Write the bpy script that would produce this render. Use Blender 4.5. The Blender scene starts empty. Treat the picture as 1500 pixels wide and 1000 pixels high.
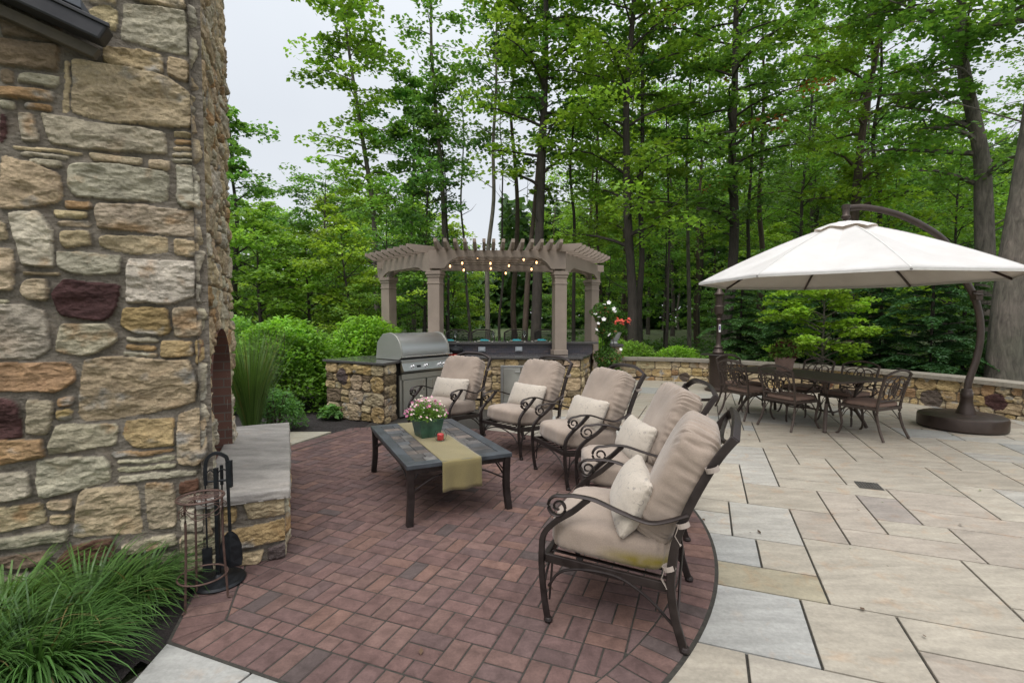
import bpy, math, random
import numpy as np
from mathutils import Vector, Matrix
R = math.radians
C = bpy.context.scene.collection
rng = np.random.default_rng(7)
random.seed(7)

# ------------------------------------------------------------------ objects
def tag(o, label=None, cat=None, group=None, kind=None):
    if label: o["label"] = label
    if cat: o["category"] = cat
    if group: o["group"] = group
    if kind: o["kind"] = kind
    return o

def empty(name, loc=(0, 0, 0), rz=0.0, label=None, cat=None, group=None):
    o = bpy.data.objects.new(name, None); C.objects.link(o)
    o.location = loc; o.rotation_euler = (0, 0, rz); o.empty_display_size = 0.1
    return tag(o, label, cat, group)

def link(name, me, parent=None):
    o = bpy.data.objects.new(name, me); C.objects.link(o)
    if parent: o.parent = parent
    return o

def kids(o):
    return [c for c in bpy.data.objects if c.parent == o]

def copy_tree(o, parent=None):
    c = o.copy(); C.objects.link(c); c.parent = parent
    for ch in kids(o): copy_tree(ch, c)
    return c

def mesh_np(name, V, quads=None, tris=None, mat=None, col=None, smooth=True):
    V = np.asarray(V, dtype=np.float32)
    me = bpy.data.meshes.new(name)
    nq = 0 if quads is None else len(quads); nt = 0 if tris is None else len(tris)
    me.vertices.add(len(V)); me.vertices.foreach_set("co", V.ravel())
    loops = []
    if nq: loops.append(np.asarray(quads, dtype=np.int32).ravel())
    if nt: loops.append(np.asarray(tris, dtype=np.int32).ravel())
    loops = np.concatenate(loops)
    me.loops.add(len(loops)); me.loops.foreach_set("vertex_index", loops)
    me.polygons.add(nq + nt)
    st = np.concatenate([np.arange(nq) * 4, nq * 4 + np.arange(nt) * 3]).astype(np.int32)
    me.polygons.foreach_set("loop_start", st)
    me.polygons.foreach_set("use_smooth", np.full(nq + nt, smooth))
    me.update(calc_edges=True); me.validate()
    if col is not None:
        a = me.color_attributes.new("Col", 'FLOAT_COLOR', 'POINT')
        cc = np.ones((len(V), 4), dtype=np.float32); cc[:, :3] = col
        a.data.foreach_set("color", cc.ravel())
    if mat: me.materials.append(mat)
    return me

class MB:
    """collects shapes, becomes one mesh"""
    def __init__(s): s.v = []; s.f = []; s.c = []; s.cur = (1, 1, 1); s.m = Matrix.Identity(4)
    def add(s, vs, fs, M=None):
        b = len(s.v)
        for p in vs:
            p = Vector(p)
            if M is not None: p = M @ p
            s.v.append(tuple(s.m @ p)); s.c.append(s.cur)
        s.f += [tuple(b + i for i in f) for f in fs]
    def box(s, c, d, rz=0, M=None):
        x, y, z = d[0] / 2, d[1] / 2, d[2] / 2
        T = Matrix.Translation(c) @ Matrix.Rotation(rz, 4, 'Z')
        if M is not None: T = M @ T
        s.add([(-x, -y, -z), (x, -y, -z), (x, y, -z), (-x, y, -z), (-x, -y, z), (x, -y, z), (x, y, z), (-x, y, z)],
              [(0, 3, 2, 1), (4, 5, 6, 7), (0, 1, 5, 4), (1, 2, 6, 5), (2, 3, 7, 6), (3, 0, 4, 7)], T)
    def beam(s, a, b, w, h):
        """box from a to b (horizontal-ish), w wide, h high, a/b on its centre line"""
        a = Vector(a); b = Vector(b); d = b - a; L = d.length; d.normalize()
        side = d.cross(Vector((0, 0, 1))).normalized(); up = side.cross(d)
        M = Matrix.Translation((a + b) / 2) @ Matrix((side, d, up)).transposed().to_4x4()
        s.box((0, 0, 0), (w, L, h), M=M)
    def sweep(s, pts, w, h=None, n=8, ref=(0, 0, 1), caps=True, square=False, taper=None):
        """sweep an ellipse/rectangle along pts; w across, h along ref"""
        if h is None: h = w
        P = [Vector(p) for p in pts]; N = len(P); ref = Vector(ref)
        rings = []
        for i in range(N):
            t = (P[min(i + 1, N - 1)] - P[max(i - 1, 0)]).normalized()
            a = t.cross(ref)
            if a.length < 1e-4: a = t.cross(Vector((0.3, 1, 0.1)))
            a.normalize(); b = a.cross(t).normalized()
            k = taper(i / (N - 1)) if taper else 1.0
            ring = []
            if square:
                for (q, r) in ((-1, -1), (1, -1), (1, 1), (-1, 1)):
                    ring.append(P[i] + a * q * w / 2 * k + b * r * h / 2 * k)
            else:
                for j in range(n):
                    an = 2 * math.pi * j / n
                    ring.append(P[i] + a * math.cos(an) * w / 2 * k + b * math.sin(an) * h / 2 * k)
            rings.append(ring)
        m = len(rings[0]); vs = [p for r in rings for p in r]; fs = []
        for i in range(N - 1):
            for j in range(m):
                k = (j + 1) % m
                fs.append((i * m + j, i * m + k, (i + 1) * m + k, (i + 1) * m + j))
        if caps:
            fs.append(tuple(range(m - 1, -1, -1))); fs.append(tuple((N - 1) * m + j for j in range(m)))
        s.add(vs, fs)
    def lathe(s, prof, c=(0, 0, 0), n=24, M=None):
        vs = []; fs = []
        for (r, z) in prof:
            for j in range(n):
                a = 2 * math.pi * j / n; vs.append((c[0] + r * math.cos(a), c[1] + r * math.sin(a), c[2] + z))
        for i in range(len(prof) - 1):
            for j in range(n):
                k = (j + 1) % n; fs.append((i * n + j, i * n + k, (i + 1) * n + k, (i + 1) * n + j))
        if prof[0][0] > 1e-4: fs.append(tuple(range(n - 1, -1, -1)))
        if prof[-1][0] > 1e-4: fs.append(tuple((len(prof) - 1) * n + j for j in range(n)))
        s.add(vs, fs, M)
    def prism(s, poly, z0, z1, ch=0.0):
        """vertical prism of a 2-d polygon (ccw), optional top chamfer"""
        n = len(poly)
        if ch > 0:
            top = inset(poly, ch)
            if top is None: ch = 0
        if ch > 0:
            vs = [(x, y, z0) for x, y in poly] + [(x, y, z1 - ch) for x, y in poly] + [(x, y, z1) for x, y in top]
            fs = [tuple(range(2 * n, 3 * n))]; k = 2
        else:
            vs = [(x, y, z0) for x, y in poly] + [(x, y, z1) for x, y in poly]
            fs = [tuple(range(n, 2 * n))]; k = 1
        fs.append(tuple(range(n - 1, -1, -1)))
        for q in range(k):
            for i in range(n):
                j = (i + 1) % n; fs.append((q * n + i, q * n + j, (q + 1) * n + j, (q + 1) * n + i))
        s.add(vs, fs)
    def build(s, name, mat, parent=None, smooth=False, bevel=0, sharp=35):
        me = bpy.data.meshes.new(name); me.from_pydata(s.v, [], s.f); me.update()
        if any(c != (1, 1, 1) for c in s.c):
            a = me.color_attributes.new("Col", 'FLOAT_COLOR', 'POINT')
            cc = np.ones((len(s.v), 4), dtype=np.float32); cc[:, :3] = s.c
            a.data.foreach_set("color", cc.ravel())
        if smooth:
            me.polygons.foreach_set("use_smooth", [True] * len(me.polygons))
            try: me.set_sharp_from_angle(angle=R(sharp))
            except Exception: pass
        if mat: me.materials.append(mat)
        o = link(name, me, parent)
        if bevel > 0:
            b = o.modifiers.new("bevel", 'BEVEL'); b.width = bevel; b.segments = 2; b.limit_method = 'ANGLE'; b.angle_limit = R(40)
        return o

def area(poly):
    return 0.5 * sum(poly[i][0] * poly[(i + 1) % len(poly)][1] - poly[(i + 1) % len(poly)][0] * poly[i][1] for i in range(len(poly)))
def inset(poly, d):
    n = len(poly); out = []
    for i in range(n):
        p0, p1, p2 = Vector(poly[i - 1]), Vector(poly[i]), Vector(poly[(i + 1) % n])
        e1 = (p1 - p0); e2 = (p2 - p1)
        if e1.length < 1e-6 or e2.length < 1e-6: return None
        e1.normalize(); e2.normalize()
        n1 = Vector((-e1.y, e1.x)); n2 = Vector((-e2.y, e2.x))
        k = 1 + n1.dot(n2)
        if k < 0.03: return None
        out.append(tuple(p1 + (n1 + n2) * (d / k)))
    return out
def clip_half(poly, p, nrm):
    out = []; n = len(poly)
    for i in range(n):
        a, b = poly[i], poly[(i + 1) % n]
        da = (a[0] - p[0]) * nrm[0] + (a[1] - p[1]) * nrm[1]; db = (b[0] - p[0]) * nrm[0] + (b[1] - p[1]) * nrm[1]
        if da >= 0: out.append(a)
        if (da >= 0) != (db >= 0):
            t = da / (da - db); out.append((a[0] + (b[0] - a[0]) * t, a[1] + (b[1] - a[1]) * t))
    return out
def clean(poly, eps=0.004):
    o = []
    for p in poly:
        if not o or math.dist(p, o[-1]) > eps: o.append(p)
    while len(o) > 2 and math.dist(o[0], o[-1]) <= eps: o.pop()
    return o
def clip_convex(poly, conv):
    for i in range(len(conv)):
        a, b = conv[i], conv[(i + 1) % len(conv)]
        poly = clip_half(poly, a, (-(b[1] - a[1]), b[0] - a[0]))
        if len(poly) < 3: return []
    return poly
def spline(pts, n=6, closed=False):
    P = [np.array(p, float) for p in pts]; N = len(P); out = []
    for i in range(N if closed else N - 1):
        if closed: p0, p1, p2, p3 = P[i - 1], P[i], P[(i + 1) % N], P[(i + 2) % N]
        else: p0, p1, p2, p3 = P[max(i - 1, 0)], P[i], P[i + 1], P[min(i + 2, N - 1)]
        for k in range(n):
            t = k / n
            out.append(tuple(0.5 * ((2 * p1) + (-p0 + p2) * t + (2 * p0 - 5 * p1 + 4 * p2 - p3) * t * t + (-p0 + 3 * p1 - 3 * p2 + p3) * t ** 3)))
    if not closed: out.append(tuple(P[-1]))
    return out

# ------------------------------------------------------------------ noise
def _hash(i, j, s):
    h = (i.astype(np.int64) * 374761393 + j.astype(np.int64) * 668265263 + s * 2246822519) & 0xffffffff
    h = ((h ^ (h >> 13)) * 1274126177) & 0xffffffff
    return ((h ^ (h >> 16)) & 0xffff) / 65535.0
def vnoise(x, y, s=0):
    i = np.floor(x); j = np.floor(y); fx = x - i; fy = y - j
    fx = fx * fx * (3 - 2 * fx); fy = fy * fy * (3 - 2 * fy)
    a = _hash(i, j, s); b = _hash(i + 1, j, s); c = _hash(i, j + 1, s); d = _hash(i + 1, j + 1, s)
    return (a * (1 - fx) + b * fx) * (1 - fy) + (c * (1 - fx) + d * fx) * fy * 1.0
def fbm(x, y, s=0, o=4, g=0.5):
    t = 0; a = 1; w = 0
    for k in range(o):
        t = t + a * (vnoise(x, y, s + k * 17) - 0.5); w += a; a *= g; x = x * 2.03 + 3.1; y = y * 2.03 + 1.7
    return t / w * 2

# ------------------------------------------------------------------ materials
def nodes(name):
    m = bpy.data.materials.new(name); m.use_nodes = True
    nt = m.node_tree; b = nt.nodes["Principled BSDF"]
    return m, nt, b
def N(nt, typ, **kw):
    n = nt.nodes.new(typ)
    for k, v in kw.items():
        if k in n.inputs: n.inputs[k].default_value = v
        else: setattr(n, k, v)
    return n
def noise_n(nt, co, scale, detail=6, rough=0.6, dist=0.0):
    n = N(nt, 'ShaderNodeTexNoise'); n.inputs['Scale'].default_value = scale; n.inputs['Detail'].default_value = detail
    n.inputs['Roughness'].default_value = rough; n.inputs['Distortion'].default_value = dist
    nt.links.new(co, n.inputs['Vector']); return n
def ramp(nt, fac, stops):
    r = nt.nodes.new('ShaderNodeValToRGB'); e = r.color_ramp.elements
    while len(e) < len(stops): e.new(0.5)
    for k, (p, c) in enumerate(stops):
        e[k].position = p; e[k].color = (c[0], c[1], c[2], 1) if hasattr(c, '__len__') else (c, c, c, 1)
    nt.links.new(fac, r.inputs['Fac']); return r
def mix(nt, typ, fac, a, b):
    n = nt.nodes.new('ShaderNodeMix'); n.data_type = 'RGBA'; n.blend_type = typ; n.clamp_result = False
    for sock, v in ((n.inputs[0], fac), (n.inputs[6], a), (n.inputs[7], b)):
        if hasattr(v, 'is_linked') or hasattr(v, 'links'): nt.links.new(v, sock)
        elif hasattr(v, '__len__'): sock.default_value = (v[0], v[1], v[2], 1)
        else: sock.default_value = v if sock.type == 'VALUE' else (v, v, v, 1)
    return n.outputs[2]
def bump(nt, b, h, strength, dist):
    n = N(nt, 'ShaderNodeBump'); n.inputs['Strength'].default_value = strength; n.inputs['Distance'].default_value = dist
    nt.links.new(h, n.inputs['Height']); nt.links.new(n.outputs[0], b.inputs['Normal']); return n
def objco(nt, scale=(1, 1, 1), rot=(0, 0, 0), kind='Object'):
    t = nt.nodes.new('ShaderNodeTexCoord'); mp = nt.nodes.new('ShaderNodeMapping')
    mp.inputs['Scale'].default_value = scale; mp.inputs['Rotation'].default_value = rot
    nt.links.new(t.outputs[kind], mp.inputs['Vector']); return mp.outputs[0]
def simple(name, col, rough=0.6, metal=0.0, vary=0.25, scale=8, bs=0.15, bd=0.002, bscale=60, rvary=0.15, **kw):
    m, nt, b = nodes(name); co = objco(nt)
    n = noise_n(nt, co, scale)
    r = ramp(nt, n.outputs['Fac'], [(0.3, tuple(c * (1 - vary) for c in col)), (0.7, tuple(min(1, c * (1 + vary)) for c in col))])
    nt.links.new(r.outputs[0], b.inputs['Base Color'])
    b.inputs['Metallic'].default_value = metal
    rr = ramp(nt, n.outputs['Fac'], [(0.25, max(0.02, rough - rvary)), (0.75, min(1, rough + rvary))])
    nt.links.new(rr.outputs[0], b.inputs['Roughness'])
    if bs > 0:
        n2 = noise_n(nt, co, bscale, 4); bump(nt, b, n2.outputs['Fac'], bs, bd)
    for k, v in kw.items():
        b.inputs[k].default_value = v
    return m
def attr_mat(name, rough=0.85, dark=0.75, light=1.2, scale=5, bs=0.5, bd=0.004, bscale=40, stretch=(1, 1, 1), rust=0.0, spec=0.3, rot=(0, 0, 0), grain=(0.8, 1.18), voro=0.0):
    """base colour from the mesh's Col attribute, mottled"""
    m, nt, b = nodes(name); co = objco(nt, stretch, rot)
    at = nt.nodes.new('ShaderNodeAttribute'); at.attribute_name = 'Col'
    n = noise_n(nt, co, scale, 8, 0.62, 0.4)
    r = ramp(nt, n.outputs['Fac'], [(0.28, dark), (0.72, light)])
    c = mix(nt, 'MULTIPLY', 1.0, at.outputs['Color'], r.outputs[0])
    co2 = objco(nt)
    nf = noise_n(nt, co2, bscale, 5, 0.7)
    r3 = ramp(nt, nf.outputs['Fac'], [(0.3, grain[0]), (0.7, grain[1])])
    c = mix(nt, 'MULTIPLY', 0.7, c, r3.outputs[0])
    if rust > 0:
        n3 = noise_n(nt, co2, 4.2, 5, 0.6, 0.8)
        r2 = ramp(nt, n3.outputs['Fac'], [(0.56, 0.0), (0.70, 1.0)])
        f = N(nt, 'ShaderNodeMath', operation='MULTIPLY'); nt.links.new(r2.outputs[0], f.inputs[0]); f.inputs[1].default_value = rust
        c2 = mix(nt, 'MULTIPLY', 1.0, c, (1.15, 0.72, 0.42))
        c = mix(nt, 'MIX', f.outputs[0], c, c2)
    nt.links.new(c, b.inputs['Base Color'])
    b.inputs['Roughness'].default_value = rough; b.inputs['Specular IOR Level'].default_value = spec
    if bs > 0:
        ad = N(nt, 'ShaderNodeMath', operation='ADD'); nt.links.new(nf.outputs['Fac'], ad.inputs[0]); nt.links.new(n.outputs['Fac'], ad.inputs[1])
        if voro > 0:
            vc = objco(nt, (1, 1, 2.2)); wn = noise_n(nt, vc, 5, 3); wm = mix(nt, 'MIX', 0.12, vc, wn.outputs['Color'])
            vo = N(nt, 'ShaderNodeTexVoronoi'); vo.inputs['Scale'].default_value = 16; nt.links.new(wm, vo.inputs['Vector'])
            a2 = N(nt, 'ShaderNodeMath', operation='MULTIPLY_ADD'); nt.links.new(vo.outputs['Distance'], a2.inputs[0]); a2.inputs[1].default_value = voro; nt.links.new(ad.outputs[0], a2.inputs[2]); ad = a2
        bump(nt, b, ad.outputs[0], bs, bd)
    return m
def leaf_mat(name, col, trans=0.48, vary=0.25, rough=0.5, spec=0.35):
    m, nt, b = nodes(name)
    at = nt.nodes.new('ShaderNodeAttribute'); at.attribute_name = 'Col'
    oi = nt.nodes.new('ShaderNodeObjectInfo')
    r = ramp(nt, oi.outputs['Random'], [(0.0, (0.82, 0.9, 1.0)), (0.5, (1.0, 1.0, 1.0)), (1.0, (1.22, 1.08, 0.9))])
    c = mix(nt, 'MULTIPLY', 1.0, at.outputs['Color'], r.outputs[0])
    c = mix(nt, 'MULTIPLY', 1.0, c, col)
    nt.links.new(c, b.inputs['Base Color']); b.inputs['Roughness'].default_value = rough
    b.inputs['Specular IOR Level'].default_value = spec
    t = nt.nodes.new('ShaderNodeBsdfTranslucent')
    c2 = mix(nt, 'MULTIPLY', 1.0, c, (1.3, 1.25, 0.6)); nt.links.new(c2, t.inputs['Color'])
    mx = nt.nodes.new('ShaderNodeMixShader'); mx.inputs[0].default_value = trans
    nt.links.new(b.outputs[0], mx.inputs[1]); nt.links.new(t.outputs[0], mx.inputs[2])
    nt.links.new(mx.outputs[0], nt.nodes['Material Output'].inputs['Surface'])
    return m

M = {}
M['stone'] = attr_mat('fieldstone', rough=0.9, dark=0.66, light=1.25, scale=9, bs=1.0, bd=0.016, bscale=60, stretch=(1, 1, 2.2), rust=0.16, spec=0.2, grain=(0.68, 1.3), voro=0.9)
M['slab'] = attr_mat('flagstone', rough=0.72, dark=0.72, light=1.14, scale=3.4, bs=0.3, bd=0.004, bscale=45, stretch=(0.8, 3.2, 1), rust=0.28, spec=0.35, rot=(0, 0, 0.5))
M['brick'] = attr_mat('clay brick', rough=0.85, dark=0.62, light=1.25, scale=11, bs=0.5, bd=0.003, bscale=70, rust=0.0, spec=0.25)
M['joint'] = simple('joint grit', (0.034, 0.031, 0.025), 0.95, vary=0.5, scale=40, bs=0.6, bd=0.004)
M['mulch'] = simple('dark mulch', (0.016, 0.012, 0.011), 0.95, vary=0.6, scale=45, bs=1.0, bd=0.02, bscale=45)
M['soil'] = simple('forest floor', (0.055, 0.075, 0.025), 0.95, vary=0.6, scale=1.5, bs=1.0, bd=0.05, bscale=14)
M['bronze'] = simple('dark bronze metal', (0.035, 0.027, 0.025), 0.42, metal=0.55, vary=0.35, scale=14, bs=0.25, bd=0.0015, bscale=120)
M['bronze2'] = simple('brown cast aluminium', (0.078, 0.058, 0.047), 0.55, metal=0.4, vary=0.3, scale=20, bs=0.3, bd=0.0015, bscale=150)
M['umbrella_metal'] = simple('bronze painted pole', (0.062, 0.045, 0.037), 0.4, metal=0.5, vary=0.15, bs=0.05)
M['black_iron'] = simple('black iron', (0.014, 0.016, 0.019), 0.5, metal=0.5, vary=0.4, scale=30, bs=0.3, bscale=150)
M['rusty'] = simple('aged brown wire', (0.10, 0.06, 0.048), 0.6, metal=0.4, vary=0.4, scale=30, bs=0.3, bscale=150)
M['taupe'] = simple('taupe painted wood', (0.265, 0.215, 0.172), 0.62, vary=0.14, scale=3, bs=0.15, bd=0.002, bscale=35)
M['gutter'] = simple('dark gutter', (0.03, 0.03, 0.033), 0.45, metal=0.3, vary=0.2, bs=0.05)
M['soffit'] = simple('brown soffit board', (0.10, 0.085, 0.065), 0.8, vary=0.25, scale=12, bs=0.3)
M['shingle'] = simple('slate roof', (0.10, 0.11, 0.13), 0.8, vary=0.3, scale=14, bs=0.5)
M['steel'] = simple('brushed steel', (0.50, 0.51, 0.50), 0.36, metal=1.0, vary=0.02, scale=2, bs=0.0, rvary=0.03)
M['steel_flat'] = simple('satin steel panel', (0.42, 0.42, 0.38), 0.42, metal=0.85, vary=0.06, scale=3, bs=0.0)
M['chrome'] = simple('polished chrome', (0.75, 0.75, 0.75), 0.12, metal=1.0, vary=0.03, bs=0.0, rvary=0.03)
M['granite'] = simple('dark polished granite', (0.075, 0.072, 0.07), 0.16, vary=0.7, scale=160, bs=0.0, rvary=0.05)
M['white'] = simple('white plastic', (0.75, 0.75, 0.73), 0.5, vary=0.03, bs=0)
M['greyplastic'] = simple('grey outlet cover', (0.30, 0.33, 0.35), 0.4, vary=0.05, bs=0)
M['porcelain'] = simple('cream porcelain', (0.72, 0.68, 0.58), 0.3, vary=0.03, bs=0)
M['teal'] = simple('teal napkin', (0.03, 0.26, 0.30), 0.8, vary=0.1, bs=0.2)
M['red'] = simple('red enamel', (0.32, 0.03, 0.02), 0.35, vary=0.1, bs=0)
M['terracotta'] = simple('pinkish clay pot', (0.33, 0.22, 0.175), 0.8, vary=0.15, scale=10, bs=0.3)
M['urn'] = simple('pale stone urn', (0.42, 0.43, 0.42), 0.75, vary=0.1, bs=0.2)
M['greenglaze'] = simple('green glazed planter', (0.035, 0.085, 0.055), 0.35, vary=0.55, scale=11, bs=0.3, bd=0.003, bscale=30)
M['cord'] = simple('cord', (0.02, 0.02, 0.02), 0.7, bs=0)
M['tie'] = simple('fabric tie', (0.34, 0.29, 0.25), 0.9, vary=0.1, bs=0.3)
M['brownseat'] = simple('brown seat pad', (0.20, 0.13, 0.10), 0.85, vary=0.15, scale=12, bs=0.4, bscale=220)
M['firebrick'] = simple('sooty firebrick', (0.09, 0.06, 0.05), 0.9, vary=0.4, scale=5, bs=0.4)

def fabric(name, col, weave=420, mott=0.12, stain=False, pattern=False):
    m, nt, b = nodes(name); co = objco(nt)
    n = noise_n(nt, co, 3.5, 5, 0.6)
    r = ramp(nt, n.outputs['Fac'], [(0.3, tuple(c * (1 - mott) for c in col)), (0.7, tuple(c * (1 + mott) for c in col))])
    c = r.outputs[0]
    nf = noise_n(nt, co, 160, 3, 0.8)
    r3 = ramp(nt, nf.outputs['Fac'], [(0.3, 0.88), (0.7, 1.1)]); c = mix(nt, 'MULTIPLY', 1.0, c, r3.outputs[0])
    if pattern:
        n4 = noise_n(nt, co, 22, 3, 0.5, 1.5)
        r4 = ramp(nt, n4.outputs['Fac'], [(0.60, 0.0), (0.68, 1.0)])
        c = mix(nt, 'MIX', r4.outputs[0], c, (0.30, 0.27, 0.24))
    if stain:
        at = nt.nodes.new('ShaderNodeAttribute'); at.attribute_name = 'Col'
        c = mix(nt, 'MULTIPLY', 1.0, c, at.outputs['Color'])
    nt.links.new(c, b.inputs['Base Color']); b.inputs['Roughness'].default_value = 0.92
    b.inputs['Specular IOR Level'].default_value = 0.15
    try: b.inputs['Sheen Weight'].default_value = 0.25
    except Exception: pass
    w = N(nt, 'ShaderNodeTexWave'); w.inputs['Scale'].default_value = weave / 2; nt.links.new(co, w.inputs['Vector'])
    bump(nt, b, nf.outputs['Fac'], 0.6, 0.003)
    return m
M['cushion'] = fabric('taupe outdoor fabric', (0.295, 0.238, 0.192), stain=True, mott=0.17)
M['pillow'] = fabric('cream speckled pillow fabric', (0.44, 0.39, 0.325), pattern=True)
M['runner'] = fabric('olive runner cloth', (0.205, 0.170, 0.078))
M['canvas'] = fabric('off white canvas', (0.74, 0.73, 0.70), mott=0.04)
def glass_mat():
    m, nt, b = nodes('clear glass'); b.inputs['Transmission Weight'].default_value = 1.0
    b.inputs['Roughness'].default_value = 0.02; b.inputs['IOR'].default_value = 1.3
    b.inputs['Base Color'].default_value = (0.95, 0.97, 0.98, 1); return m
M['glass'] = glass_mat()
def emis(name, col, st):
    m, nt, b = nodes(name); b.inputs['Emission Color'].default_value = (*col, 1); b.inputs['Emission Strength'].default_value = st
    b.inputs['Base Color'].default_value = (*col, 1); return m
M['bulb'] = emis('warm bulb', (1.0, 0.48, 0.2), 5.0)
M['candle'] = simple('red candle', (0.55, 0.04, 0.04), 0.4, vary=0.1, bs=0)

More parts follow.
